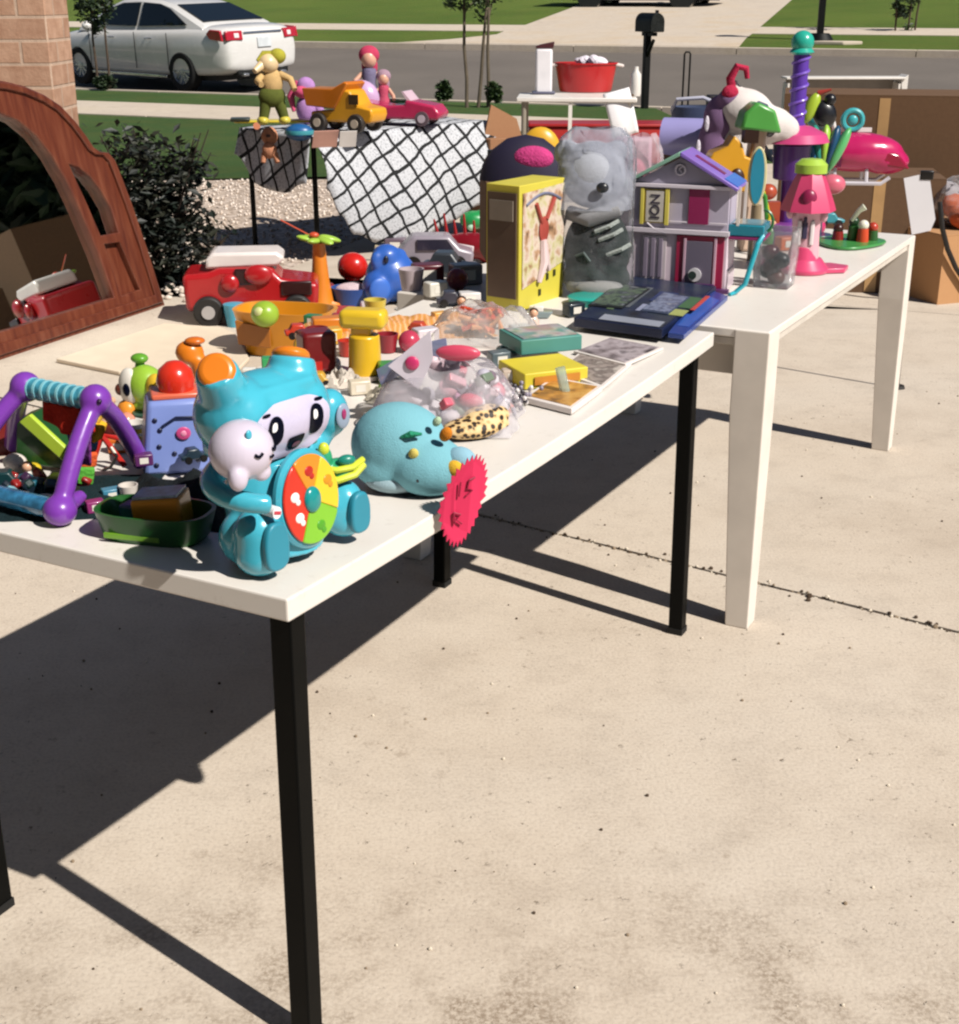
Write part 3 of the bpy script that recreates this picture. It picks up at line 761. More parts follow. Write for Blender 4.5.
bmesh.ops.remove_doubles(b.bm, verts=b.bm.verts, dist=.004)
o = part('cloth', b, M_cloth, tc_, smooth=180); q = o.modifiers.new('thick', 'SOLIDIFY'); q.thickness = .003

def onp(px, py, z, name, label, cat, rz=0, group=None): return thing(name, label, cat, P(px, py, z), rz, group)
ZD = ZT + .006
# figures on a yellow skateboard
t = onp(290, 128, ZD, 'toy_skateboard', 'yellow toy skateboard at the left end of the patterned table', 'toy', R(-35)); s = kk(t.location)
t.rotation_euler = (0, 0, R(8))
b = B(); b.slab([(-.34, -.03), (-.30, -.06), (.28, -.06), (.33, -.02), (.33, .03), (.28, .07), (-.30, .07), (-.34, .03)], .035, .05); part('deck', b, pl('#d9c23a'), t, bevel=.006)
b = B(); b.box((-.30, 0, .055), (.12, .13, .02)); part('grip_pad', b, pl('#2c2f22'), t, bevel=.006)
for x in (-.2, .2):
    b = B(); b.cyl((x, -.06, .02), (x, .07, .02), .022); part('wheel', b, pl('#d98b6a'), t)
t2 = onp(272, 126, ZD + .05, 'toy_figure', 'olive and cream jointed toy figure standing on the yellow skateboard', 'toy', R(15)); t2.scale = (.80,) * 3
for x_ in (-.06, .10):
    b = B(); b.ell((x_, 0, .04), (.045, .06, .035)); part('shoe', b, pl('#c9ba4a'), t2)
b = B(); b.cyl((-.055, 0, .05), (-.03, 0, .18), .035, .045); b.cyl((.10, 0, .05), (.06, 0, .18), .035, .045); b.ell((.015, 0, .21), (.10, .07, .08)); part('trousers', b, fab('#59602a'), t2)
b = B(); b.ell((.02, 0, .31), (.08, .06, .10)); b.tube([(.08, 0, .36), (.15, -.05, .33), (.17, -.1, .26)], [.03, .026, .022]); b.tube([(-.05, 0, .36), (-.09, -.06, .32), (-.07, -.12, .3)], [.03, .026, .022]); part('torso', b, fab('#c8a672'), t2)
b = B(); b.ell((.0, -.01, .44), (.075, .07, .07)); b.cyl((-.05, -.03, .43), (-.11, -.08, .39), .035, .02); part('head', b, pl('#dec398'), t2)
b = B(); b.ell((.07, .0, .49), (.062, .06, .055)); b.tube([(.05, 0, .5), (-.03, 0, .50), (-.08, -.02, .46)], [.03, .03, .012]); part('cap', b, fab('#a9a23a'), t2)
t2 = onp(312, 127, ZD, 'toy_doll', 'pink and lilac stuffed doll slumped behind the yellow dump truck', 'doll'); t2.location = P(308, 124, ZD)
b = B(); b.ell((0, 0, .09), (.07, .07, .09)); b.ell((.0, 0, .23), (.06, .055, .06)); b.tube([(.05, 0, .14), (.1, -.02, .06), (.12, -.05, .02)], .028); part('body', b, fab('#b184bd'), t2)
b = B(); b.ell((-.02, -.03, .2), (.055, .05, .04)); b.tube([(-.05, 0, .26), (-.1, 0, .17), (-.08, -.02, .08)], [.02, .025, .012]); part('scarf', b, fab('#d8587f'), t2)
# dump truck
t = onp(348, 131, ZD, 'toy_dump_truck', 'yellow toy dump truck with orange tipper on the patterned table', 'toy truck', R(-28)); sc_ = 1.28; t.scale = (sc_,) * 3
yl = pl('#dc9a22'); orr = pl('#c9701c')
b = B(); b.prism([(-.16, .045), (.17, .045), (.185, .08), (.18, .11), (.10, .125), (.06, .19), (-.01, .20), (-.03, .1), (-.16, .09)], .14, Matrix.Translation((0, -.07, 0))); part('cab', b, yl, t, bevel=.01)
b = B(); b.prism([(-.18, .11), (-.02, .10), (.06, .215), (.04, .225), (-.03, .19), (-.2, .19)], .16, Matrix.Translation((0, -.08, .005))); part('tipper', b, orr, t, bevel=.006)
b = B(); b.box((.085, -.071, .15), (.05, .006, .045)); part('window', b, pl('#3a2a14'), t)
for x in (-.11, .10):
    for y in (-.075, .075):
        b = B(); b.cyl((x, y - .018, .042), (x, y + .018, .042), .044, seg=24); wq = part('wheel', b, pl('#2b2420', .6), t, bevel=.006)
        b = B(); b.cyl((x, y - .021, .042), (x, y + .021, .042), .02); part('hub', b, pl('#c9b9a6'), wq)
# lilac car behind truck
t = onp(362, 121, ZD, 'toy_carriage', 'pale lilac toy carriage behind the yellow dump truck', 'toy', R(-15))
b = B(); b.ell((0, 0, .14), (.13, .08, .12)); b.box((0, 0, .05), (.3, .15, .08)); part('shell', b, pl('#c5a4c9'), t, bevel=.01)
b = B(); b.box((-.02, -.08, .16), (.12, .01, .07)); part('window', b, pl('#7d6a86'), t)
# pink dolls + pink convertible
def doll(px, py, hh, label, hair, dress, rz=0):
    t = onp(px, py, ZD, 'toy_doll', label, 'doll', rz); k_ = hh / .3; t.scale = (k_,) * 3
    b = B(); b.cyl((-.02, 0, 0), (-.015, 0, .1), .014, .02); b.cyl((.02, 0, 0), (.015, 0, .1), .014, .02)
    b.ell((0, 0, .25), (.034, .034, .04)); b.tube([(.03, 0, .19), (.06, -.02, .15), (.065, -.05, .13)], .011); b.tube([(-.03, 0, .19), (-.06, -.02, .16), (-.05, -.05, .14)], .011)
    part('body', b, pl('#d7a58c'), t)
    b = B(); b.lathe([(.055, .06), (.045, .11), (.026, .15), (.034, .19), (.028, .21), (0, .215)]); part('dress', b, fab(dress), t)
    b = B(); b.ell((0, .012, .265), (.045, .04, .04)); b.ell((0, .03, .22), (.035, .02, .05)); part('hair', b, fab(hair), t)
doll(371, 119, .46, 'taller doll with pink hair and grey dress on the patterned table', '#c0405f', '#77708c')
doll(385, 121, .32, 'short doll in a pink striped dress beside the pink toy convertible', '#a98a9a', '#c1516b')
t = onp(402, 124, ZD, 'toy_convertible', 'dark pink toy convertible at the right end of the patterned table', 'toy car', R(-16)); t.scale = (1.25,) * 3
b = B(); b.prism([(-.21, .03), (.22, .03), (.235, .06), (.20, .10), (.05, .125), (.045, .10), (-.05, .095), (-.20, .115), (-.22, .08)], .17, Matrix.Translation((0, -.085, 0))); part('body', b, pl('#b02a52', .2), t, bevel=.016, seg=3)
b = B(); b.prism([(.055, .12), (.075, .12), (.035, .165), (.025, .165)], .14, Matrix.Translation((0, -.07, 0))); part('windscreen', b, pl('#d6b8c4', .1), t)
for x in (-.12, .14):
    for y in (-.085, .085):
        b = B(); b.cyl((x, y - .012, .035), (x, y + .012, .035), .036, seg=24); wq = part('wheel', b, pl('#5a4a52', .5), t)
        b = B(); b.cyl((x, y - .015, .035), (x, y + .015, .035), .02); part('hub', b, pl('#b9aab4'), wq)
# animal and ball hanging/lying under the board at the table edge
t = thing('toy_puppy', 'small peach stuffed puppy hanging over the table edge under the skateboard', 'stuffed toy', P(270, 136, ZD - .02))
b = B(); b.ell((0, 0, .0), (.05, .05, .055)); b.ell((.0, -.03, -.08), (.045, .04, .05)); b.tube([(.03, -.03, -.1), (.05, -.05, -.15)], [.02, .014]); b.tube([(-.03, -.03, -.1), (-.04, -.05, -.15)], [.02, .014]); part('body', b, fab('#c08566'), t)
b = B(); b.ell((0, -.05, .005), (.014, .01, .01)); part('nose', b, pl('#3a2018'), t)
t = thing('toy_ball', 'deep blue ball-shaped toy at the front edge of the patterned table', 'toy', P(300, 134, ZD - .0))
b = B(); b.ell((0, 0, .01), (.085, .06, .05)); part('shell', b, pl('#20588f'), t)
b = B(); b.lathe([(.0866, .0), (.089, .012), (.0866, .024)]); b.M = Matrix.Identity(4); part('rim', b, pl('#3f8f9a'), t)
t = thing('price_tags', 'white and peach paper tags at the table edge under the dump truck', 'paper', P(345, 139, ZD))
b = B(); b.box((.02, -.0, .0), (.10, .004, .1), (R(25), 0, R(20))); part('white_tag', b, mat('paper', '#e6ded8', .7), t)
b = B(); b.box((-.11, 0, .0), (.15, .004, .11), (R(30), 0, R(25))); part('peach_tag', b, mat('paper', '#d9a594', .7), t)

# ================================================================== BACK WHITE TABLE WITH RED TUB
zt = .76
A_ = P(517, 97, zt); B_ = P(637, 97, zt); 
t = thing('white_table', 'small white table with slim legs holding the red tub', 'table', A_ + Vector((0, 0, -zt)), R(-4))
wd = (B_ - A_).length
wp = mat('white_enamel', '#e3ddd6', .4, var=.04)
b = B(); b.box((wd / 2, .28, zt - .02), (wd, .62, .035)); part('table_top', b, wp, t, bevel=.008)
for x, y in ((.06, .02), (wd - .06, .02), (.06, .54), (wd - .06, .54)):
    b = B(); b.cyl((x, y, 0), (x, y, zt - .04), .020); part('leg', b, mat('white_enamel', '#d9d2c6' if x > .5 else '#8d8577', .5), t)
b = B(); b.box((wd * .45, .0, .55), (.03, .03, .42)); b.box((wd * .45, .0, .33), (.04, .03, .03)); part('center_brace', b, mat('white_enamel', '#e9e4dc', .5), t)
q = P(587, 93, zt); s = kk(q)
t = thing('red_tub', 'red oval tub heaped with white things on the small white table', 'tub', q + Vector((0, .15, 0)))
b = B(); b.M = Matrix.Diagonal((1, .7, 1, 1)); b.lathe([(0, .004), (.215, .004), (.225, .02), (.262, .225), (.275, .228), (.275, .240), (.252, .240), (.215, .03), (0, .02)], seg=36); part('tub', b, pl('#b81f22'), t)
for sg in (1, -1):
    b = B(); b.tube([(sg * .25, -.05, .225), (sg * .31, -.05, .215), (sg * .31, .05, .215), (sg * .25, .05, .225)], .012); part('handle', b, pl('#e7d9d2'), t)
random.seed(2)
t = thing('crumpled_tissue', 'crumpled white and lilac wrapping heaped in the red tub', 'paper', q + Vector((0, .15, .22)))
b = B()
for i in range(10): b.ell((random.uniform(-.15, .15), random.uniform(-.08, .08), random.uniform(.0, .04)), (random.uniform(.04, .08), .05, random.uniform(.025, .05)), (random.random(), random.random(), random.random()), seg=9)
part('paper', b, mat('tissue', '#d9d0da', .8, var=.2), t, smooth=20)
q = P(544, 94, zt)
t = thing('spray_bottle', 'tall white bottle with dark slanted cap on the small white table', 'bottle', q)
b = B(); b.slab([(-.07, -.03), (.07, -.03), (.07, .05), (-.07, .05)], .0, .36); part('body', b, pl('#e5e1e4'), t, bevel=.02, seg=3)
b = B(); b.prism([(-.07, .362), (.075, .362), (.085, .415), (-.02, .395), (-.07, .38)], .07, Matrix.Translation((0, -.025, 0))); part('cap', b, pl('#4a2328'), t, bevel=.006)
b = B(); b.box((0, .01, .012), (.19, .12, .02)); part('foot', b, pl('#5b5c70'), t, bevel=.006)
q = P(625, 97, zt)
t = thing('white_jug', 'narrow white plastic jug right of the red tub', 'jug', q + Vector((.1, .12, 0)))
b = B(); b.lathe([(0, 0), (.04, 0), (.045, .02), (.042, .17), (.02, .2), (.018, .23), (0, .23)]); part('jug', b, pl('#ddd8d2'), t)
t = thing('price_sheet', 'white paper price sheet hanging off the small white table', 'sign', P(606, 97, zt) + Vector((0, -.02, .0)), R(2))
b = B(); b.M = Matrix.Rotation(R(-14), 4, 'Y') @ Matrix.Translation((0, 0, 0)); b.grid(lambda u, v: (u * .22 - .02, -.012 - .06 * math.sin(v * 2.2) - .01 * math.sin(u * 5), .03 - v * .36), 8, 12)
o = part('sheet', b, mat('paper', '#ebe8ea', .7, var=.03), t); q = o.modifiers.new('th', 'SOLIDIFY'); q.thickness = .0015
t = thing('string_of_beads', 'small brown beads lying at the right end of the small white table', 'beads', P(655, 100, zt - .0) + Vector((-.1, 0, 0)))
t.location = P(632, 96, zt)
b = B()
for i in range(9): b.ell((math.cos(i) * .04, math.sin(i) * .03, .012), .014, seg=8)
part('bead', b, pl('#7a5a3a'), t)
# long red bin behind the game stack
zb_ = .30
L0, L1 = P(530, 166, 0), P(672, 166, 0)
hb = zat(L0, 128)
t = thing('red_storage_box', 'long flat red storage box behind the wrapped plush toy', 'storage box', L0 + Vector((0, .1, 0)))
wd = (L1 - L0).length
b = B(); b.prism([(0, 0), (wd, 0), (wd + .04, hb * .7), (wd - .02, hb), (.0, hb), (-.03, hb * .6)], .42); part('box', b, pl('#b32320', .5), t, bevel=.02, seg=3)
b = B(); b.prism([(-.03, hb), (wd + .02, hb), (wd - .01, hb + .03), (0, hb + .03)], .46, Matrix.Translation((0, -.02, 0))); part('lid', b, pl('#a31c1c', .4), t, bevel=.01)

# ================================================================== CARDBOARD BOXES (right back)
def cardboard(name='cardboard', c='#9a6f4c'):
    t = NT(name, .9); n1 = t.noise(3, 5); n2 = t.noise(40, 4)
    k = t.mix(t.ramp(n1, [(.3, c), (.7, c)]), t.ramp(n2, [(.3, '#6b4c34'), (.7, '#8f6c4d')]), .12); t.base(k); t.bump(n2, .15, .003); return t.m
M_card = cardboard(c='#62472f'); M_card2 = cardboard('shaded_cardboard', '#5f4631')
def carton(name, label, corner, dirx, w, d, h, m, flaps=True, open_=False):
    t = thing(name, label, 'box', corner, math.atan2(dirx.y, dirx.x))
    b = B(); th = .008
    for bx_ in (((w / 2, th / 2, h / 2), (w, th, h)), ((w / 2, d - th / 2, h / 2), (w, th, h)), ((th / 2, d / 2, h / 2), (th, d - 2 * th - .001, h)), ((w - th / 2, d / 2, h / 2), (th, d - 2 * th - .001, h)), ((w / 2, d / 2, th / 2 + .001), (w - 2 * th, d - 2 * th, th))): b.box(*bx_)
    part('carton', b, m, t)
    if not open_:
        for y in (d * .25, d * .75):
            b = B(); b.box((w / 2, y, h + .004), (w - .002, d / 2 - .004, .006)); part('flap', b, m, t)
    else:
        for (c_, dd, r_) in (((w / 2, -.06, h + .05), (w, .15, .005), (R(-45), 0, 0)), ((w / 2, d + .07, h + .05), (w, .17, .005), (R(40), 0, 0)), ((w + .05, d / 2, h + .06), (.15, d, .005), (0, R(-50), 0))):
            b = B(); b.box(c_, dd, r_); part('flap', b, m, t)
    b = B(); b.box((w / 2, -.0015, h * .5), (.06, .002, h * .98)); part('tape', b, mat('tape', '#b99263', .35), t)
    return t
# big box
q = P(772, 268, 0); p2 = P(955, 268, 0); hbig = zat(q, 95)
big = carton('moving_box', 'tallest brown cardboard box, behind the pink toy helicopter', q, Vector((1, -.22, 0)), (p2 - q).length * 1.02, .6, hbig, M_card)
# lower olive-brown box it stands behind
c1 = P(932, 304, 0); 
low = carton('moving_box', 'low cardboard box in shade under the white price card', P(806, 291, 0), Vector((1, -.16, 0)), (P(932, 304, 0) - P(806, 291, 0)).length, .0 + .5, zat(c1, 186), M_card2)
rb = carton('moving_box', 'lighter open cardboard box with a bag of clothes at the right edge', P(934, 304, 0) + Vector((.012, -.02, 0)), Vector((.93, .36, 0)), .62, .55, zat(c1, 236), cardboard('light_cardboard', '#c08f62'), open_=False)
t = thing('bag_of_clothes', 'clear bag stuffed with orange and grey clothes on the lighter box', 'bag', P(948, 232, zat(c1, 236)) , 0)
t.location = rb.location + Vector((.20, .30, zat(c1, 236) + .012))
random.seed(9); b = B()
for i in range(10): b.ell((random.uniform(-.1, .25), random.uniform(-.1, .1), random.uniform(.05, .12)), (.1, .08, .06), (random.random(), random.random(), random.random()), seg=10)
part('clothes', b, fab('#c4623e'), t)
b = B()
for i in range(8): b.ell((random.uniform(-.12, .25), random.uniform(-.08, .1), random.uniform(.17, .22)), (.09, .08, .04), (random.random(), random.random(), random.random()), seg=9)
part('grey_clothes', b, fab('#a9a3a6'), t)
M_film = film('clear_film')
b = B(); b.ell((.07, 0, .13), (.27, .2, .15), seg=26); b.tube([(.1, 0, .26), (.15, 0, .34), (.2, 0, .55), (.21, 0, .75)], [.05, .03, .05, .02], 12)
for v in b.bm.verts: v.co += v.normal * random.uniform(-.012, .012)
part('film', b, M_film, t, smooth=20)
t = thing('cable', 'thick black cable curving down the front of the lighter box', 'cable', (0, 0, 0))
pts = [P(925, 225, .0), ]
qz = rb.location; dirb = Vector((.93, .36, 0)).normalized(); nb = Vector((.36, -.93, 0)).normalized()
def onrb(a, z, o_=.02): return qz + dirb * a + nb * o_ + Vector((0, 0, z))
hz = zat(c1, 236)
cp = [onrb(-.06, hz + .18, .0), onrb(-.05, hz + .05, .03), onrb(.0, hz - .06, .03), onrb(.07, hz - .16, .025), onrb(.16, hz - .26, .025), onrb(.28, hz - .36, .03)]
b = B(); b.tube(cp, .013, 10); part('cable', b, pl('#16110f', .5), t)

# white plank / shelf board behind
q0, q1 = P(778, 96, .55), P(886, 96, .55)
t = thing('white_shelf', 'white wooden shelf board lying behind the tallest cardboard box', 'shelf', P(772, 175, 0) + Vector((0, 1.6, 0)), R(1)); 
yy = t.location.y; zz1 = zat(t.location, 77); xx1 = (886 - 480) / F * math.hypot(yy, .9)
t.location = ((772 - 480) / F * math.hypot(yy, .8), yy, 0); wd = xx1 - t.location.x
b = B(); b.box((wd / 2, .1, zz1 - .012), (wd, .26, .02)); part('board', b, wp, t, bevel=.004)
b = B(); b.prism([(wd - .02, zz1 - .16), (wd + .03, zz1 - .14), (wd + .03, zz1 + .02), (wd - .04, zz1 - .03)], .24); part('end_panel', b, wp, t, bevel=.004)
b = B(); b.box((wd / 2, .21, zz1 / 2 - .02), (wd - .1, .02, zz1 - .03)); part('back_panel', b, mat('grey_board', '#8d847c', .7), t)
b = B(); b.box((.03, .1, zz1 / 2 - .03), (.02, .22, zz1 - .06)); b.box((wd - .05, .1, zz1 / 2 - .03), (.02, .20, zz1 - .06)); part('side_panel', b, wp, t)
# dark things on the shelf
# cart with tall black handle
q = P(683, 152, 0); q.y -= 0; zc0 = zat(q, 106); zc1 = zat(q, 52)
t = thing('hand_cart', 'black folding hand cart with a tall looped handle behind the purple plush', 'cart', q)
b = B(); b.tube([(-.03, 0, zc0), (-.03, 0, zc1 - .02), (-.018, 0, zc1), (.018, 0, zc1), (.03, 0, zc1 - .02), (.03, 0, zc0)], .010, 8); part('handle', b, blk, t)
b = B(); b.box((.16, .0, zc0 - .02), (.42, .26, .05)); b.box((.30, .0, zc0 + .05), (.14, .2, .12)); part('tray', b, mat('black_plastic', '#1f1a20', .6), t, bevel=.015)
for x in (-.03, .34):
    b = B(); b.cyl((x, 0, .05), (x, 0, zc0 - .03), .012); part('post', b, blk, t)
    b = B(); b.cyl((x, -.05, .05), (x, .05, .05), .05); part('wheel', b, blk, t)
# ================================================================== MAIN TABLES
tt = NT('white_laminate', .38)
c = tt.mix(tt.ramp(tt.noise(2.5, 5), [(.3, '#dfd7ce'), (.7, '#e9e2da')]), tt.ramp(tt.noise(40, 5, rough=.7), [(.28, '#b9ada0'), (.42, '#e6dfd7')]), .3)
tt.base(c); M_lam = tt.m
def sag_top(name, parent, W, L, z, th, sag, m, y0=0, n=40):
    b = B(); rows = []
    for i in range(n + 1):
        y = y0 + L * i / n; s_ = -sag * 4 * (i / n) * (1 - i / n)
        rows.append([(0, y, z - th + s_), (0, y, z + s_), (-W, y, z + s_), (-W, y, z - th + s_)])
    loft(b, rows); o = part(name, b, m, parent, smooth=0, bevel=.003); return o
tA = thing('white_table', 'long white laminate table on four black legs in the foreground', 'table', O, -PH)
sag_top('table_top', tA, .80, 1.735, TT, .034, .016, M_lam)
def blackleg(x, y, tx=0, ty=0):
    b = B(); q = .0178; loft(b, [[(x + tx - q, y + ty - q, .012), (x + tx + q, y + ty - q, .012), (x + tx + q, y + ty + q, .012), (x + tx - q, y + ty + q, .012)], [(x - q, y - q, TT - .038), (x + q, y - q, TT - .038), (x + q, y + q, TT - .038), (x - q, y + q, TT - .038)]])
    l_ = part('leg', b, mat('black_powder_coat', '#020303', .5, var=.05, spec=.12), tA, bevel=.003, smooth=0)
    b = B(); b.box((x + tx, y + ty, .008), (.039, .039, .016)); part('foot', b, mat('rubber', '#0c0c0c', .8), l_)
blackleg(-.035, .045, .0, -.008); blackleg(-.70, .045, 0, .0); blackleg(-.035, 1.665, .008, 0); blackleg(-.70, 1.665, -.0, -.02)
# second table: tapered white square legs
Bc = O + UU * 1.765 + VV * -.125
tB = thing('white_table', 'white wooden table with square white legs beyond the black-legged table', 'table', Bc, -PH)
LB, WB = 1.70, 1.02; TB = .771
b = B(); b.box((-WB / 2, LB / 2, TB - .011), (WB, LB, .022)); part('table_top', b, M_lam, tB, bevel=.003)
b = B(); b.box((-WB / 2, LB / 2, TB - .0325), (WB - .012, LB - .012, .019)); part('under_board', b, mat('white_enamel', '#cfc6bb', .5), tB, bevel=.002)
wleg = mat('white_leg_paint', '#e2d9cf', .45, var=.07)
for x in (-.041, -WB + .041):
    for y in (.040, LB - .040):
        b = B(); q = .043; e_ = .030
        ox = (.043 - e_) * (1 if x > -.3 else -1); oy = (.043 - e_) * (-1 if y < .5 else 1)
        rows = [[(x - e_ + ox, y - e_ + oy, 0), (x + e_ + ox, y - e_ + oy, 0), (x + e_ + ox, y + e_ + oy, 0), (x - e_ + ox, y + e_ + oy, 0)],
                [(x - q, y - q, .56), (x + q, y - q, .56), (x + q, y + q, .56), (x - q, y + q, .56)],
                [(x - q, y - q, TB - .0015), (x + q, y - q, TB - .0015), (x + q, y + q, TB - .0015), (x - q, y + q, TB - .0015)]]
        loft(b, rows); part('leg', b, wleg, tB, bevel=.003, smooth=0)
b = B()
b.box((-WB + .06, LB / 2, TB - .085), (.018, LB - .18, .08)); b.box((-WB / 2, .06, TB - .085), (WB - .18, .018, .08)); b.box((-WB / 2, LB - .06, TB - .085), (WB - .18, .018, .08))
part('apron', b, wleg, tB, bevel=.002)

SLB = .016 / TB / LB          # the far end stands a little lower
for o_ in tB.children:
    for v_ in o_.data.vertices: v_.co.z *= 1 - SLB * v_.co.y
# ================================================================== TABLE-TOP GOODS
def tabuv(p):
    d = Vector((p.x, p.y, 0)) - O; return d.dot(UU), d.dot(VV)
def topz(p):
    u, v = tabuv(p)
    if u > 1.74: return TB * (1 - SLB * (u - 1.765))
    k_ = max(0, u / 1.735); return TT - .016 * 4 * k_ * (1 - k_)
def PT(px, py):
    p = P(px, py, TT)
    for _ in range(5): p = P(px, py, topz(p))
    return p
class PX:
    """a thing on a surface, its parts modelled in photo-pixel units at that distance (x right, y away, z up)"""
    def __init__(s, px, py, name, label, cat, rz=0, z=None, group=None, dz=.001):
        if z is None:
            p = P(px, py, TT)
            for _ in range(3): p = P(px, py, topz(p))
        else: p = P(px, py, z)
        s.s = kk(p); p.z += dz; s.t = thing(name, label, cat, p, rz, group); s.loc = p
    def b(s):
        b = B(); b.M = Matrix.Scale(s.s, 4); return b
    def part(s, name, b, m, parent=None, bevel=0, **k): return part(name, b, m, parent or s.t, bevel=bevel * s.s, **k)
    def blob(s, name, b, m, vox=2.2, parent=None, it=4): return blob(name, b, m, parent or s.t, voxel=vox * s.s, it=it)
def ddir(a): return (math.cos(a), math.sin(a))

def crumple(X, w, d, h, amp, seed, nu=26, nv=20, flat=0.):
    random.seed(seed); ph = [random.uniform(0, 6) for _ in range(8)]
    b = X.b()
    def fn(u, v):
        x, y = (u - .5) * w, (v - .5) * d; e = (1 - (2 * u - 1) ** 4) * (1 - (2 * v - 1) ** 4)
        z = h * e * (.55 + flat * .25 + (1 - flat) * .25 * math.sin(u * 9 + ph[0]) * math.cos(v * 7 + ph[1]) + (1 - flat) * .2 * math.sin(u * 17 + v * 11 + ph[2])) + amp * math.sin(u * 31 + ph[3]) * math.sin(v * 27 + ph[4]) * e
        return (x + 2.5 * math.sin(v * 13 + ph[5]), y + 2.5 * math.sin(u * 11 + ph[6]), max(.6, z))
    b.grid(fn, nu, nv); return b
# ------------------------------------------------------------ the blue toy in front
aq = pl('#45aec4', .22, coat=.5); aqd = pl('#2a869c', .4); org = pl('#dd7a1c', .3)
fm = (P(265, 578, TT) + P(365, 525, TT)) / 2
th_ = R(52)
bk = Vector((-math.sin(th_), math.cos(th_), 0))
t = thing('toy_robot', 'large shiny aqua-blue talking toy with a smiling face at the near corner of the table', 'toy', fm + bk * .062 + Vector((-.010, -.030, -.001)), th_)
t.scale = (.93, 1, 1.0)
b = B()
b.cyl((0, 0, .012), (-.002, 0, .145), .073, .056, 28); b.ell((0, .0, .085), (.084, .062, .085)); b.ell((0, 0, .012), (.072, .062, .012))
b.ell((-.012, .0, .206), (.100, .062, .062)); b.ell((-.068, .0, .214), (.058, .06, .058)); b.ell((.05, 0, .205), (.052, .058, .055)); b.box((-.02, 0, .205), (.15, .09, .10))
b.cyl((-.078, -.0, .230), (-.108, -.012, .288), .040, .030); b.cyl((.045, .0, .215), (.060, .006, .272), .046, .033)
# legs
for x, y, r in ((-.085, -.050, 1.0), (.104, -.04, .90)):
    b.cyl((x, y, .030), (x, y, .062 * r), .036 * r, .034 * r, 24); b.ell((x, y, .062 * r), (.035 * r, .034, .036 * r)); b.ell((x, y, .030), (.037 * r, .036, .030)); b.ell((x * .9, y + .04, .04), (.032, .04, .038)); b.cyl((x * .5, .0, .05), (x, y, .05), .036, .034)
# arms
b.tube([(-.080 + .062 * math.cos(a), -.045 + .058 * math.sin(a), .146 - .002 * k) for k, a in enumerate([1.3 + 3.0 * i / 13 for i in range(14)])], [.018 - .0003 * k for k in range(14)], 16)
b.tube([(.06, .0, .13), (.095, .01, .13), (.118, .01, .15)], [.026, .024, .022], 14); b.ell((.128, .0, .176), (.032, .027, .037))
robot = blob('body', b, aq, t, voxel=.0042, it=7)
# face mask : shrink-fit patch made from the head's own shape
def facepatch(cx, cz, rx, rz_, y0, bulge, m, name, parent, n=40, seg=10, top=1.):
    bb = B(); c = bb.bm.verts.new((cx, y0(0, 0), cz)); prev = None; rings = []
    for k in range(1, seg + 1):
        rr = k / seg
        rings.append([bb.bm.verts.new((cx + rx * rr * (abs(math.cos(a)) ** .75) * (1 if math.cos(a) > 0 else -1), y0(rr * math.cos(a), rr * math.sin(a)), cz + rz_ * rr * (abs(math.sin(a)) ** .75) * (top if math.sin(a) > 0 else -1))) for a in [2 * PI * i / n for i in range(n)]])
    for i in range(n): bb.bm.faces.new((c, rings[0][(i + 1) % n], rings[0][i]))
    for a, d in zip(rings, rings[1:]):
        for i in range(n): bb.bm.faces.new((a[i], a[(i + 1) % n], d[(i + 1) % n], d[i]))
    o = part(name, bb, m, parent, smooth=180)
    q = o.modifiers.new('wrap', 'SHRINKWRAP'); q.target = robot; q.wrap_method = 'PROJECT'; q.use_project_y = True; q.use_positive_direction = True; q.use_negative_direction = False; q.wrap_mode = 'ABOVE_SURFACE'; q.offset = bulge
    return o
lav = pl('#c9c2dc', .25, coat=.4); ink = mat('ink', '#04081a', .35, var=0, spec=.08); wht = pl('#f1f0f2', .3)
face = facepatch(-.012, .195, .078, .040, lambda a, c: -.085, .0032, lav, 'face', t)
def onhead(x, z, off=.004):     # front surface point of the head ellipsoid
    e = max(0, 1 - ((x + .01) / .105) ** 2 - ((z - .215) / .066) ** 2); return -.062 * math.sqrt(e) - off
for sx_, sg in ((-.050, 1), (.034, 1)):
    facepatch(sx_, .199, .0150, .0205, lambda a, c: -.085, .0046, ink, 'eye', face, 24, 5)
    facepatch(sx_ - .002, .206, .0058, .0062, lambda a, c: -.085, .0056, wht, 'eye_highlight', face, 16, 3)
    facepatch(sx_ + (-.016 if sx_ < 0 else .010), .224, .0075, .0022, lambda a, c: -.085, .0046, ink, 'eyebrow', face, 16, 3)
facepatch(-.007, .184, .0165, .0185, lambda a, c: -.085, .0046, ink, 'mouth', face, 24, 6, top=.15)
facepatch(-.006, .174, .0080, .0040, lambda a, c: -.085, .0056, pl('#7a2433', .3), 'tongue', face, 16, 3)
# horn caps
for (p0, p1, r0) in (((-.103, -.010, .280), (-.116, -.021, .291), .0275), ((.058, .008, .266), (.064, .012, .281), .029)):
    b = B(); d = (Vector(p1) - Vector(p0)).normalized(); b.cyl(p0, p1, r0, r0 * .93, 28)
    part('horn_cap', b, org, t, bevel=.008, seg=3)
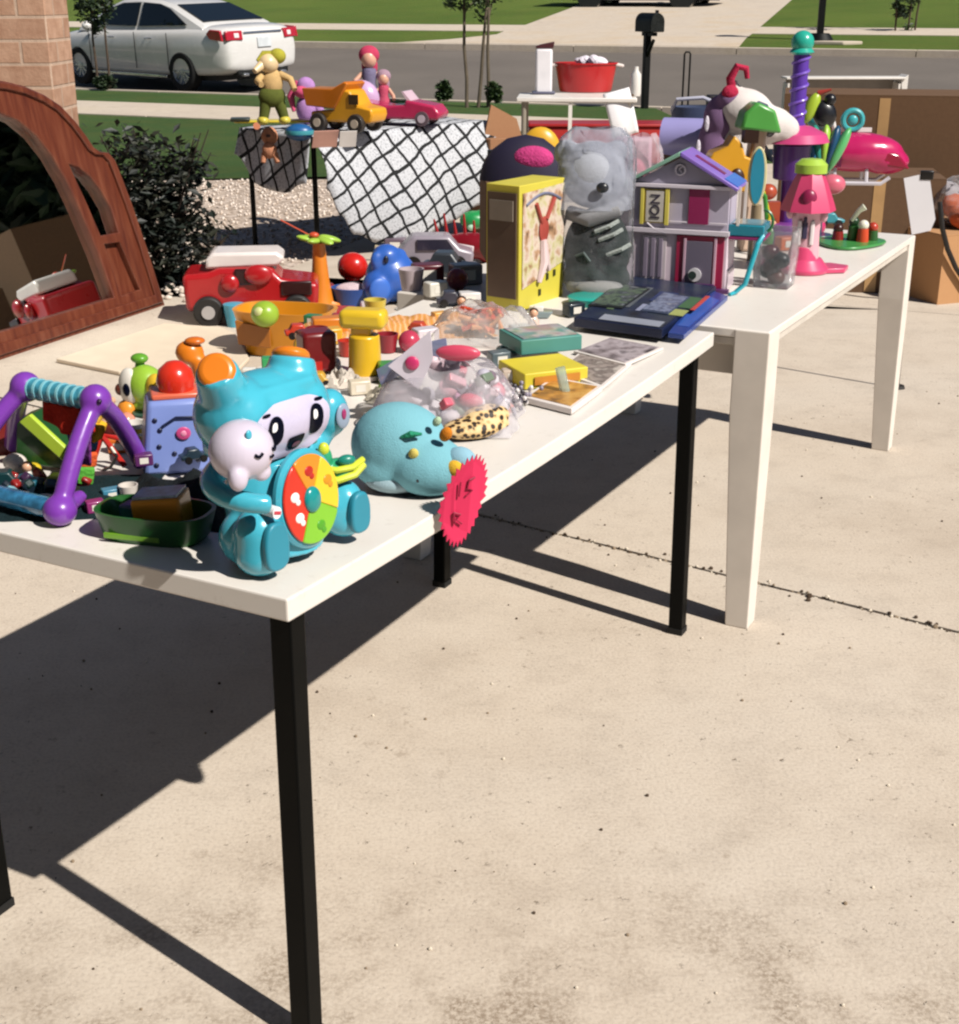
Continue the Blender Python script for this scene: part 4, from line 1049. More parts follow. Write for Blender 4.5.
# belly wheel
wh = B()
cb = Vector((.000, -.0640, .092)); tilt = Matrix.Translation(cb) @ Matrix.Rotation(R(-6), 4, 'X') @ Matrix.Diagonal((.80, .8, .90, 1))
b = B(); b.M = tilt; b.lathe([(0, -.004), (.079, -.004), (.079, .004), (.074, .010), (0, .012)], seg=48, M=Matrix.Rotation(R(90), 4, 'X')); dial = part('dial', b, aq, t)
cols = [('#df8a1e', 60, 120), ('#e8c42a', -25, 60), ('#7dbb2e', -120, -25), ('#cf2f1b', 120, 240)]
for c_, a0, a1 in cols:
    b = B(); b.M = tilt
    pts = [(.0, .0)] + [(.071 * math.cos(R(a0 + (a1 - a0) * i / 14)), .071 * math.sin(R(a0 + (a1 - a0) * i / 14))) for i in range(15)]
    b.prism(pts, .006, Matrix.Translation((0, -.0165, 0))); part('button', b, pl(c_, .25, coat=.4), dial, bevel=.002)
b = B(); b.M = tilt; b.ell((0, -.017, 0), (.021, .010, .021)); part('center_button', b, pl('#178a8a', .2, coat=.6), dial)
ic = pl('#b8241a', .4); yw = pl('#e9bd3c', .3)
for (x, z, m_) in ((-.042, .012, pl('#f2eee8')), (-.036, -.022, pl('#f2eee8')), (.0, .045, ic), (.045, .022, pl('#d58e1c')), (.015, -.045, pl('#4f9a26'))):
    b = B(); b.M = tilt; b.ell((x, -.0165, z), (.011, .0022, .008)); b.ell((x + .006, -.0167, z - .009), (.006, .002, .005)); part('button_icon', b, m_, dial)
# sole pads
for x, y, r in ((-.085, -.050, 1.0), (.104, -.04, .90)):
    b = B(); pts = [(.0235 * r * math.copysign(abs(math.cos(a)) ** .75, math.cos(a)), .035 * r * math.copysign(abs(math.sin(a)) ** (.6 if math.sin(a) < 0 else 1.0), math.sin(a))) for a in [2 * PI * i / 28 for i in range(28)]]
    b.prism(pts, .012, Matrix.Translation((x, y - .040, .050 * r))); pad = part('sole_pad', b, aqd, t, bevel=.004, seg=3)
b = B(); b.cyl((-.085, -.0905, .100), (-.085, -.060, .100), .0085, seg=20); lg = part('logo_tag', b, wht, t)
b = B(); b.box((-.085, -.0910, .100), (.013, .001, .0045), (0, R(15), 0)); part('logo_band', b, pl('#c03b4a'), lg)
b = B(); b.ell((.128, -.027, .176), (.015, .004, .019)); pw = part('paw_pad', b, pl('#8f9fb5'), t)
b = B(); b.ell((.126, -.031, .180), (.005, .002, .008)); part('paw_mark', b, pl('#9c2a63'), pw)
# the sleepy lavender ball held in the left arm
t2 = thing('sleepy_ball', 'pale lavender ball with a sleeping face held in the aqua toy\'s arm', 'toy', t.matrix_basis @ Vector((-.135, -.080, .198)), th_)
b = B(); b.ell((0, 0, 0), (.044, .040, .040), seg=32); b.ell((-.028, -.022, -.026), (.014, .012, .018)); b.ell((.015, -.02, -.030), (.014, .010, .012)); blob('body', b, pl('#cdc3d3', .3, coat=.3), t2, voxel=.0025, it=5)
def onball(a, e, off=.001):
    return Vector(((.044 + off) * math.sin(a) * math.cos(e), -(.040 + off) * math.cos(a) * math.cos(e), (.040 + off) * math.sin(e)))
for a0 in (-.15, .62):
    b = B(); b.tube([onball(a0 + k * .065, .10 - .09 * math.sin(PI * (k + 2) / 4)) for k in range(-2, 3)], .0022, 6); part('closed_eye', b, ink, t2)
b = B(); b.tube([onball(.42 + k * .05, -.12 - .04 * math.sin(PI * (k + 2) / 4)) for k in range(-2, 3)], .0018, 6); part('mouth', b, ink, t2)
b = B(); b.ell(onball(-.35, .75), (.005, .003, .007)); part('cheek_mark', b, aq, t2)

# small green and yellow critter perched on the blue toy's far foot
X = PX(365, 486, 'toy_frog', 'little green and yellow striped critter toy on the aqua toy\'s far foot', 'toy', R(20), dz=.052)
X.t.location = t.matrix_basis @ Vector((.104, -.038, .090)); s_ = X.s
b = X.b(); b.ell((0, 0, 8), (19, 14, 10)); b.ell((-14, -4, 20), (7, 6, 12)); X.blob('body', b, pl('#2f9a6b', .3), 1.2)
b = X.b(); b.tube([(-19, -10, 6), (-6, -15, 3), (10, -13, 6), (20, -6, 12)], 3.4, 8); b.tube([(-20, -8, 14), (-6, -14, 12), (8, -13, 13), (20, -4, 16)], 3, 8); b.ell((-15, -6, 30), (5, 4, 6)); X.part('stripe', b, pl('#c9d33a'))
b = X.b(); b.ell((4, -10, 19), (8, 5, 5)); X.part('crest', b, pl('#1d7f6e'))

# ------------------------------------------------------------ aqua plush whale/dinosaur
X = PX(410, 488, 'plush_dinosaur', 'pale aqua round plush dinosaur with cream and orange horns behind the aqua toy', 'stuffed toy', R(-18))
b = X.b(); b.ell((-12, 6, 42), (50, 44, 43)); b.ell((22, -8, 28), (42, 34, 30)); b.ell((-20, 0, 24), (38, 38, 26)); X.blob('body', b, mat('plush', '#7cb5c1', .95, var=.05, scale=14, bump=.3, bscale=500, spec=.12), 3, it=8)
b = X.b(); b.ell((-12, -4, 12), (34, 34, 14)); X.part('belly', b, fuzzy('#9fb9c2'))
for x, y, z, c_, e in ((18, -34, 48, '#d8c66a', (5, 4, 6)), (46, -20, 66, '#d9832a', (6, 5, 9)), (35, -14, 76, '#b8cfae', (4, 4, 6))):
    b = X.b(); b.ell((x, y, z), e, (.3, .6, 0)); X.part('horn', b, fuzzy(c_))
b = X.b(); b.ell((24, -38, 24), (3.4, 3, 4.2)); X.part('eye', b, pl('#101a22', .15))
b = X.b(); b.tube([(4, -30, 62), (14, -30, 66), (24, -26, 66)], [1.5, 3.5, 1.2]); X.part('green_stitch', b, fab('#2b8a68'))
b = X.b(); b.ell((56, -24, 34), (9, 6, 8)); X.part('snout_patch', b, fuzzy('#e3b23a'))
b = X.b(); b.ell((58, -12, 38), (16, 12, 14)); X.part('frill', b, mat('plush', '#8fb9cb', .95, var=.05, scale=14, bump=.3, bscale=500, spec=.12))

# ------------------------------------------------------------ pink starburst price tag
p = P(457, 505, TT); 
t = thing('starburst_tag', 'hot pink starburst price tag hanging over the table edge by the plush dinosaur', 'price tag', p + Vector((.014, -.014, .008)), R(24))
b = B(); n = 30; rim = []
for i in range(n * 2):
    a = 2 * PI * i / (n * 2); r = 1 if i % 2 == 0 else .86
    x, z = .039 * r * math.cos(a), .076 * r * math.sin(a)
    if z < 0: x -= .004; 
    x *= 1 - .25 * (z < -.0) * (-z / .076)
    rim.append((x + z * .18, z))
b.prism(rim, .0022, Matrix.Translation((0, 0, .004)))
cut = t
for v in b.bm.verts: v.co.y += .9 * (v.co.x) ** 2 * 6 - .25 * max(0, v.co.z) * .4
part('card', b, mat('neon_card', '#d92a58', .6, var=.05), t, smooth=0)
b = B()
def stroke(pts, r=.0015): b.tube([(x, -.003 + .9 * x * x * 6 - .1 * max(0, z), z) for x, z in pts], r, 5)
stroke([(-.010, .038), (-.012, .014)]); stroke([(.004, .040), (.001, .026), (.010, .022), (-.001, .014)]); stroke([(.004, .040), (.014, .043)]); stroke([(-.020, -.012), (-.018, -.03)]); stroke([(-.020, -.012), (-.009, -.016), (-.016, -.024), (-.007, -.032)])
part('handwriting', b, mat('marker', '#98183b', .6), t)

# ------------------------------------------------------------ lavender activity cube with red knob
X = PX(183, 466, 'activity_cube', 'lavender-blue activity cube with a red dome on top left of the aqua toy', 'toy', R(16))
lb = pl('#7a8cc9', .4, coat=.1)
b = X.b(); rows = []
for z, w_, d_ in ((0, 38, 28), (6, 39, 29), (66, 31, 24), (74, 29, 22)):
    rows.append([(-w_, -d_, z), (w_, -d_, z), (w_, d_, z), (-w_, d_, z)])
loft(b, rows); body = X.part('cube', b, lb, bevel=5, seg=3)
b = X.b(); b.box((0, 0, 76), (50, 38, 6)); X.part('red_plate', b, pl('#d96a4e'), bevel=2)
b = X.b(); b.lathe([(0, 78), (17, 78), (19, 88), (16, 99), (8, 106), (0, 108)]); X.part('dome', b, pl('#d3301c', .25, coat=.3))
dk = pl('#1b2240')
b = X.b(); b.tube([(-18, -27.5, 50), (-4, -26.8, 58), (14, -26.8, 57), (27, -27.4, 48)], 1.3, 6)
X.part('printed_arc', b, dk)
for x, z in ((-24, 56), (-20, 46), (28, 58), (-22, 30), (27, 34), (-26, 12), (14, 14), (-8, 22)):
    b = X.b(); b.ell((x, -30.2 + z * .085, z), (2.6, 1.2, 2.6), seg=10); X.part('printed_dot', b, dk)
b = X.b(); b.ell((2, -28.6, 42), (7, 1.2, 6.5)); X.part('pink_flower', b, pl('#c74a80'))
b = X.b(); b.ell((2, -29.5, 42), (3, 1, 3)); X.part('flower_center', b, pl('#e08aa8'))
# orange elephant-ear drum beside
X = PX(206, 430, 'toy_trumpet', 'orange toy horn standing behind the lavender activity cube', 'toy', R(10))
b = X.b(); b.ell((-10, 6, 78), (14, 12, 12)); b.tube([(-14, 4, 76), (-2, 2, 70), (2, 2, 40), (0, 2, 2)], [10, 9, 8, 12], 14); X.blob('horn', b, org, 2)
b = X.b(); b.ell((-4, 2, 90), (10, 8, 4)); X.part('rim', b, pl('#cf6a1c'))

# ------------------------------------------------------------ green caterpillar
X = PX(148, 412, 'toy_caterpillar', 'lime green caterpillar toy with a white face left of the lavender cube', 'toy', R(-25))
lg_ = pl('#92b83a', .3)
b = X.b(); b.ell((0, 0, 28), (20, 18, 20)); b.ell((14, 6, 14), (18, 16, 16)); b.ell((-2, 2, 8), (18, 16, 12)); X.blob('body', b, lg_, 1.8)
b = X.b(); b.ell((-11, -10, 27), (12, 9, 19)); X.part('face', b, pl('#d9d2c8'))
b = X.b(); b.ell((-8, -19, 26), (4, 2.4, 6.5)); X.part('eye', b, ink)
b = X.b(); b.ell((-20, -14, 24), (5, 5, 6)); X.part('nose', b, pl('#5a2a1e'))
b = X.b(); b.tube([(-4, 0, 46), (-4, 0, 52)], [5, 4]); b.ell((-4, 0, 54), (9, 8, 5)); X.part('hat', b, pl('#5f9a2c'))
b = X.b(); b.ell((20, -8, 30), (11, 9, 13)); X.part('yellow_ear', b, pl('#dcb431'))
b = X.b(); b.ell((22, -17, 30), (4, 2, 5)); X.part('ear_spot', b, pl('#574a1a'))
b = X.b(); b.ell((-14, -14, 4), (10, 8, 10)); X.part('bib', b, pl('#dd8a2c'))
b = X.b(); b.lathe([(0, 0), (22, 0), (20, -14), (0, -14)], c=(6, 2, 4)); X.part('base', b, pl('#2f7a60'))

# ------------------------------------------------------------ purple A-frame baby gym
pur = pl('#7a3aa6', .3, coat=.3)
g0 = P(62, 524, TT) + Vector((0, 0, .022)); g1 = P(143, 470, TT) + Vector((0, 0, .012))      # near and far feet on the right side
t = thing('baby_gym', 'purple A-frame baby activity gym with a teal crossbar at the left of the table', 'toy', (g0.x, g0.y, TT))
def L(p): return tuple(Vector(p) - t.location)
apexR = P(100, 402, TT + .17); apexL = P(28, 388, TT + .17)
# keep both apexes at a believable height above the table
ap = P(96, 400, TT + .165); al = P(26, 387, TT + .165)
h0 = P(-42, 498, TT) + Vector((0, 0, .022)); h1 = P(14, 452, TT) + Vector((0, 0, .012))
def bow(a, c, k, n=9):
    a, c = Vector(a), Vector(c); out = []
    for i in range(n + 1):
        q = a.lerp(c, i / n); out.append(q + Vector((0, 0, k * math.sin(PI * i / n))) + (Vector((c.x - a.x, c.y - a.y, 0)) * -.0))
    return out
b = B()
for (f0, f1, top_) in ((g0, g1, ap), (h0, h1, al)):
    b.tube([L(q) for q in bow(f0, top_, .012)], .0150, 12); b.tube([L(q) for q in bow(top_, f1, .018)], .0150, 12)
    b.ell(L(top_), .025); b.ell(L(f0), (.026, .026, .024))
    b.tube([L(f0), L(f0.lerp(f1, .25) + Vector((0, 0, .004)))], [.018, .010])
blob('frame', b, pur, t, voxel=.0035, it=4)
b = B(); b.tube([L(al.lerp(ap, k / 6)) for k in range(7)], .0165, 16); bar = part('crossbar', b, mat('printed_bar', '#3e8aa0', .3, var=.4, scale=90), t)
b = B()
for k in range(1, 9):
    q = al.lerp(ap, k / 9); d = (ap - al).normalized() * .0025; b.cyl(L(q - d), L(q + d), .0178, seg=16)
part('bar_ring', b, pl('#86c4cf'), bar)
b = B(); b.tube([L(h0 + Vector((0, 0, .0))), L((h0 + g0) / 2 + Vector((0, 0, 0))), L(g0)], .016, 14); part('bottom_bar', b, mat('printed_bar', '#2f6f96', .2, var=.5, scale=70, coat=.5), t)
b = B(); b.ell(L(ap + Vector((.012, -.022, .004))), (.004, .004, .004)); part('screw', b, pl('#2a1038'), t)
# red and violet hanging cloth
a1 = al.lerp(ap, .25) + Vector((0, 0, -.016)); a2 = al.lerp(ap, .95) + Vector((0, 0, -.016))
b = B(); b.grid(lambda u, v: L(a1.lerp(a2, u) + Vector((.008 * math.sin(u * 9) * v, -.01 * v, -.030 * v * (1 + .5 * math.sin(u * 3))))), 16, 6); o = part('red_flap', b, fab('#c8321e'), t); q = o.modifiers.new('th', 'SOLIDIFY'); q.thickness = .003
a3 = al.lerp(ap, .45) + Vector((0, .01, -.018)); a4 = al.lerp(ap, .9) + Vector((0, .01, -.018))
b = B(); b.grid(lambda u, v: L(a3.lerp(a4, u * (1 - v * .5) + v * .25) + Vector((0, .01 * v, -.10 * v))), 10, 8); o = part('violet_flap', b, fab('#7a3a86'), t); q = o.modifiers.new('th', 'SOLIDIFY'); q.thickness = .003
# hanging block strings
cc = [('#e0a824', .026), ('#3f7fa0', .018), ('#d55a2c', .024), ('#5aa63e', .026)]
X = PX(90, 488, 'stacking_blocks', 'leaning stack of yellow, red and green cloth blocks under the purple gym', 'toy', R(20))
z = 6; xo = -4
for i, (c_, r) in enumerate([('#57a43c', 18), ('#d85b30', 16), ('#3f7fa8', 12), ('#e0ab2a', 19), ('#e2b34a', 15)]):
    b = X.b(); b.box((xo, i * 2, z + r / 2), (r * 1.05, r, r), (R(8 * i), R(12 - i * 3), R(20 * i))); X.part('block', b, fab(c_), bevel=2.5, seg=3); z += r * .92; xo += 4.5
X = PX(50, 470, 'ball_ramp', 'lime and dark green toy ball ramp inside the purple gym', 'toy', R(-10))
b = X.b(); b.prism([(-34, 6), (-26, 52), (-10, 58), (34, 12), (30, 2)], 30, Matrix.Translation((0, -5, 0))); X.part('ramp', b, pl('#1f4a1e'), bevel=2)
b = X.b(); b.prism([(-20, 52), (-8, 60), (38, 16), (28, 8)], 6, Matrix.Translation((0, -12, 0))); X.part('lime_rail', b, pl('#b5cf3f'), bevel=1)
b = X.b(); b.ell((-26, -18, 12), (12, 10, 9)); X.part('white_ball', b, pl('#d9cfc8'))
b = X.b(); b.ell((-6, -22, 8), (9, 8, 6)); X.part('gold_star', b, pl('#cdb02c'))
X = PX(12, 452, 'red_toy_box', 'dark red toy bin at the left frame edge behind the purple gym', 'toy', R(15))
b = X.b(); b.box((-8, 0, 22), (44, 34, 44)); X.part('bin', b, pl('#7d1f1a', .5), bevel=4)
b = X.b(); b.box((-8, 0, 46), (46, 36, 5)); X.part('lid', b, pl('#c0402c', .4), bevel=2)
X = PX(118, 470, 'red_frame_toy', 'red rod toy lying between the purple gym and lavender cube', 'toy', R(0))
b = X.b(); b.tube([(-26, 0, 3), (-14, 6, 34), (4, 8, 30), (24, 2, 4)], 3.2, 8); b.tube([(-14, 6, 34), (10, -8, 6)], 3, 8); X.part('rods', b, pl('#b3261f'))
b = X.b(); b.tube([(-12, -8, 2), (-2, -16, 8), (6, -18, 20), (0, -14, 28)], 1.6, 6); X.part('hoop', b, pl('#cfc9b9'))
X = PX(137, 446, 'toy_cup', 'white striped toy cup beside the purple gym leg', 'toy', 0)
b = X.b(); b.lathe([(0, 0), (9, 0), (12, 24), (10, 24), (8, 2), (0, 2)]); X.part('cup', b, pl('#e3dcd4'))
b = X.b(); b.lathe([(9.9, 6), (10.7, 12)]); b.lathe([(11, 15), (11.7, 20)]); X.part('stripe', b, pl('#c9a63a'))
X = PX(110, 436, 'toy_bear', 'small cream and dark red stuffed bear behind the purple gym leg', 'stuffed toy', R(10))
b = X.b(); b.ell((0, 0, 12), (13, 10, 12)); b.ell((-2, -2, 28), (10, 9, 9)); b.ell((-10, 0, 36), 4); b.ell((6, 0, 36), 4); X.blob('body', b, fuzzy('#d1a787'), 1.5)
b = X.b(); b.ell((3, -3, 10), (13, 10, 9)); X.part('vest', b, fab('#5e1f1c'))
# dark net, widened so its black also stands in for the aqua toy's shadow
X = PX(176, 506, 'black_net_shadow', 'crumpled black mesh cloth between the lavender cube and aqua toy', 'cloth', R(0)); random.seed(31)
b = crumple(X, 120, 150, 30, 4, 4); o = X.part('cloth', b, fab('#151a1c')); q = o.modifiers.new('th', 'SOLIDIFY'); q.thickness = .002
b = X.b(); b.ell((8, -26, 16), (16, 8, 5)); X.part('purple_trim', b, fab('#4a1f46'))
X = PX(66, 500, 'gym_shade_sheet', 'dark teal sheet added as shade under the purple gym', 'cloth', R(10))  # added dark sheet, its colour stands in for shade under the gym
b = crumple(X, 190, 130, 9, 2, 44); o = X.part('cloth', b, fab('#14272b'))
X = PX(20, 500, 'tangled_toys', 'jumble of small dark and teal toy pieces under the gym at the left edge', 'toys', 0)
random.seed(14)
for i in range(22):
    b = X.b(); c_ = random.choice(['#16302f', '#12202c', '#1f5a6b', '#3b2340', '#7fb0bd', '#202420', '#8a1f1c', '#d9d4cc'])
    b.box((random.uniform(-70, 60), random.uniform(-10, 50), random.uniform(4, 9)), (random.uniform(10, 22), random.uniform(8, 18), random.uniform(6, 14)), (random.random(), random.random(), random.random() * 3)); X.part('toy_piece', b, pl(c_), bevel=2)
# green tray with orange-yellow block
X = PX(158, 536, 'green_tray_toy', 'dark green boat-shaped toy tray at the near table edge beside the aqua toy', 'toy', R(-14))
b = X.b(); rows = []
for z, k_ in ((0, .82), (3, .88), (22, 1.0), (22, .93), (6, .82)):
    rows.append([(54 * k_ * c_ * (abs(c_) ** -.35 if c_ else 1), 30 * k_ * s_2 * (abs(s_2) ** -.35 if s_2 else 1), z) for c_, s_2 in [ddir(2 * PI * i / 36) for i in range(36)]])
b.M = b.M @ Matrix.Diagonal((1.12, 1.15, 1.35, 1)); loft(b, rows); X.part('tray', b, pl('#1d5a22', .35))
b = X.b(); b.box((8, 0, 28), (50, 36, 34), (0, R(-6), R(8))); bl = X.part('orange_block', b, pl('#d98e22'), bevel=3, seg=3)
b = X.b(); b.box((6, 0, 46), (45, 31, 3), (0, R(-6), R(8))); X.part('blue_sticker', b, mat('sticker', '#8fa3b5', .4, var=.4, scale=60), bl)
b = X.b(); b.box((-26, 4, 20), (22, 20, 22), (0, 0, R(-10))); X.part('navy_block', b, pl('#23406a'), bevel=3)
b = X.b(); b.box((-12, -30, 8), (60, 3, 6), (0, 0, 0)); X.part('lime_edge', b, pl('#6fa02c'), bevel=1)
# ------------------------------------------------------------ bag of small toys, leopard purse
X = PX(446, 424, 'zip_bag', 'large clear zip bag of mixed pink and grey small toys', 'bag', R(-8), dz=.003)
random.seed(41)
film1 = film('zip_bag_film', (.97, .92, .98), .30, .3)
b = X.b()
def bagf(w, d, h, jit=2.0, seed=1, taper=.25, lean=0):
    def fn(u, v):
        a = 2 * PI * u; e = math.sin(PI * (.5 + .5 * v) * .5 + .25) if v < .9 else .0
        r = (1 - taper * v) * (1 if v < .85 else 1 - (v - .85) * 2.2)
        sq = 1 / max(abs(math.cos(a)), abs(math.sin(a))) ** .55
        n_ = math.sin(a * 5 + v * 9 + seed) * math.cos(v * 17 + a * 3) * jit + math.sin(a * 11 + v * 23) * jit * .5
        return (math.cos(a) * w * r * sq + n_ + lean * v, math.sin(a) * d * r * (1 - .6 * v) * sq + n_ * .6, h * (v ** .9) + math.sin(a * 4 + seed) * jit * v)
    return fn
b = crumple(X, 146, 120, 84, 1.6, 61, 54, 40, flat=.75)
for v in b.bm.verts: v.co.y += 14 * X.s; v.co.x += -.16 * v.co.z
film_o = X.part('film', b, film1, smooth=30, recalc=False)
cl = ['#b5b0bc', '#c95a6c', '#e0d8dc', '#7a6a75', '#b985a2', '#e6dde2', '#c0705f', '#9d94a8', '#d8a3ad', '#6f7d6c', '#e8c6cd']
for i in range(95):
    b = X.b(); c_ = random.choice(cl); x, y = random.uniform(-62, 56), random.uniform(-36, 52); z = random.uniform(6, 70) * (1 - (x / 70) ** 2) * (1 - ((y - 12) / 62) ** 2)
    if random.random() < .5: b.ell((x, y, z), (random.uniform(7, 13), 8, random.uniform(5, 10)), (random.random(), random.random(), 0), seg=10)
    else: b.box((x, y, z), (random.uniform(10, 22), 9, random.uniform(7, 14)), (random.random(), random.random(), random.random() * 3))
    X.part('small_toy', b, pl(c_, .45), bevel=1.5)
b = X.b(); b.prism([(-52, 62), (-10, 98), (-8, 70), (-22, 40)], 3, Matrix.Translation((0, -24, 0))); X.part('white_card', b, mat('paper', '#d9cfda', .6))
b = X.b(); b.ell((-28, -25, 66), (7, 2.5, 7)); X.part('pink_dot', b, pl('#c9366a'))
b = X.b(); b.ell((16, -18, 76), (22, 6, 8)); X.part('pink_label', b, pl('#cf4a63'))
b = X.b(); b.prism([(-70, 50), (-24, 78), (0, 84), (2, 68), (-22, 60), (-66, 34)], 2.5, Matrix.Translation((0, 6, 0))); X.part('zip_top', b, film('zip_strip', (.36, .40, .62), .75, .2), bevel=0)
# leopard print purse
tt = NT('leopard_print', .6); v0 = tt.n('ShaderNodeTexVoronoi'); v0.inputs['Scale'].default_value = 95; tt.l(tt.tc.outputs['Object'], v0.inputs['Vector'])
tt.base(tt.ramp(v0.outputs['Distance'], [(.30, '#20140c'), (.42, '#3a2616'), (.50, '#c9a56c'), (.7, '#dcc08e')])); M_leo = tt.m
X = PX(478, 438, 'leopard_purse', 'small leopard print purse sticking out in front of the zip bag', 'purse', R(28))
b = X.b(); b.ell((0, 4, 10), (38, 20, 11)); b.ell((14, 8, 18), (26, 16, 12)); X.blob('purse', b, M_leo, 2)
b = X.b(); b.tube([(-26, 6, 16), (0, 0, 22), (30, 8, 22)], 1.6, 6); X.part('zip', b, met('#b9934a'))
X = PX(505, 410, 'bead_strings', 'tangled grey and white bead strings between the purse and the photo frames', 'beads', 0); random.seed(6)
for c_ in ('#8a8290', '#ded6d4', '#3d3840'):
    b = X.b()
    for i in range(70): b.ell((random.gauss(-4, 14), random.gauss(14, 14), random.uniform(2, 18)), 2.6, seg=6)
    X.part('beads', b, pl(c_))

# ------------------------------------------------------------ white scraps, aqua bowl bits behind the blue toy
X = PX(343, 384, 'tissue_scraps', 'crumpled white and grey paper scraps behind the aqua toy', 'paper', 0)
b = crumple(X, 44, 40, 16, 4, 9, 18, 14); o = X.part('paper', b, mat('tissue', '#c3b8ac', .85, var=.3), smooth=20)
X = PX(392, 400, 'tissue_scraps', 'cream crumpled paper wad behind the plush dinosaur', 'paper', 0)
b = crumple(X, 50, 34, 16, 4, 19, 18, 14); o = X.part('paper', b, mat('tissue', '#cfc4b0', .85, var=.3), smooth=20)
X = PX(283, 392, 'mint_toy', 'flat mint green toy peeking over the aqua toy\'s head', 'toy', R(0))
b = X.b(); b.ell((-4, 0, 10), (30, 18, 9)); b.ell((6, -2, 18), (14, 10, 5)); X.part('shell', b, pl('#4aa987'))
# yellow hammer
X = PX(366, 378, 'toy_hammer', 'chunky yellow toy hammer standing on its handle', 'toy', R(-10))
yy_ = pl('#d9ac22', .3)
b = X.b(); b.cyl((0, 0, 0), (0, 0, 44), 17, 15, 24); b.box((-2, 0, 48), (20, 14, 12)); X.part('handle', b, yy_, bevel=2)
b = X.b(); b.box((0, 0, 60), (46, 26, 19)); X.part('head', b, pl('#dfb92c', .3), bevel=6, seg=3)
b = X.b(); b.cyl((0, 0, 1), (0, 0, 5), 20, 20); X.part('white_foot', b, pl('#d9c9c0'))
X = PX(318, 372, 'toy_dice', 'dark red toy block beside the yellow hammer', 'toy', R(24))
b = X.b(); b.box((0, 0, 22), (34, 30, 40)); X.part('block', b, pl('#6e1719'), bevel=4)
b = X.b(); b.box((-8, -16, 8), (16, 4, 12)); X.part('red_trim', b, pl('#b52a22'))
# folded orange striped scarf / road mat
tt = NT('striped_mat', .85); wv = tt.n('ShaderNodeTexWave'); wv.inputs['Scale'].default_value = 22; wv.inputs['Distortion'].default_value = 5; tt.l(tt.tc.outputs['Object'], wv.inputs['Vector'])
tt.base(tt.ramp(wv.outputs[0], [(.2, '#c98a3a'), (.45, '#dcae72'), (.6, '#c8473c'), (.85, '#e2b27a')])); M_str = tt.m
X = PX(396, 330, 'striped_scarf', 'orange and red striped knitted scarf spread in front of the blue elephant', 'scarf', R(8))
b = crumple(X, 190, 84, 16, 2.5, 12); o = X.part('scarf', b, M_str); q = o.modifiers.new('th', 'SOLIDIFY'); q.thickness = .004
X = PX(330, 334, 'orange_block', 'small orange wooden block at the left end of the striped scarf', 'toy', R(15))
b = X.b(); b.box((0, 0, 9), (34, 18, 16)); X.part('block', b, pl('#cf7a28'), bevel=2)
# clear bag with orange stuff
X = PX(484, 338, 'snack_bag', 'clear bag of orange plastic shapes below the yellow game box', 'bag', R(-10), dz=.003)
b = X.b(); b = crumple(X, 108, 84, 42, 1.6, 62, 44, 30, flat=.6); X.part('film', b, film('snack_film', (.92, .88, .86), .28, .28), smooth=25, recalc=False)
random.seed(52)
for i in range(22):
    b = X.b(); b.tube([(random.uniform(-26, 12) + k * 4, random.uniform(-8, 10), random.uniform(6, 28)) for k in range(3)], 3, 6); X.part('orange_strip', b, pl(random.choice(['#d2642a', '#c94a2c', '#e09a66'])))
# teal game + yellow game boxes
def flatbox(X, c, w, d, h, m, rz=0, name='lid', bev=1.2):
    b = X.b(); b.box((c[0], c[1], c[2] + h / 2), (w, d, h), (0, 0, rz)); return X.part(name, b, m, bevel=bev)
tt = NT('printed_card', .45); n0 = tt.noise(28, 3, out=1); n1 = tt.noise(16, 2)
tt.base(tt.mix(tt.mix('#6f8f8c', n0, .55), tt.ramp(n1, [(.42, '#2b5a52'), (.5, '#b9a8a4'), (.6, '#8d5a55')]), .5)); M_print = tt.m
X = PX(552, 384, 'yellow_game_box', 'flat yellow board game box underneath the teal game box', 'game box', R(24))
e1 = flatbox(X, (0, 20, 0), 70, 62, 16, mat('carton', '#d8c53a', .5)); 
b = X.b(); b.box((0, -12.6, 8), (50, 1.2, 8)); X.part('label', b, mat('carton', '#c47f2a', .5)); 
X = PX(546, 362, 'teal_game_box', 'flat teal board game box stacked on the yellow game box', 'game box', R(22), dz=.028)
flatbox(X, (0, 14, 0), 66, 56, 15, mat('carton', '#4d8a80', .5))
b = X.b(); b.box((0, 14, 15.6), (58, 48, .8)); X.part('lid_print', b, M_print)
# green small bottle/clip on photo frame
X = PX(566, 398, 'clear_straw', 'short clear green plastic tube standing on the photo frames', 'tube', 0)
b = X.b(); b.cyl((0, 0, 4), (-6, 4, 30), 5, 5, 12); X.part('tube', b, film('green_film', (.55, .75, .68), .5, .3), smooth=30)
b = X.b(); b.box((2, 0, 2), (16, 10, 3), (0, 0, R(30))); X.part('foot', b, pl('#4f6b62'))

# ------------------------------------------------------------ photo frames / magazines along the edge
def art(name, cols, sc):
    t = NT(name, .35); n1 = t.noise(sc, 4, out=0); t.base(t.ramp(n1, [(.30 + .40 * i / (len(cols) - 1), c) for i, c in enumerate(cols)])); return t.m
def flat_poly(X_name, label, cat, corners, z, thick, mframe, mart, inset=.12, group=None):
    cs = [PT(x, y) for x, y in corners]; c0 = sum(cs, Vector()) / 4
    t = thing(X_name, label, cat, (c0.x, c0.y, topz(c0) + z), 0, group)
    pl_ = [((c - c0).x, (c - c0).y) for c in cs]
    b = B(); b.slab(pl_, 0, thick); part('cover', b, mframe, t, bevel=.001)
    b = B(); b.slab([(x * (1 - inset), y * (1 - inset)) for x, y in pl_], thick, thick + .0012); part('picture', b, mart, t, smooth=0)
    return t
wf = mat('white_frame', '#e6dcd6', .4, var=.03)
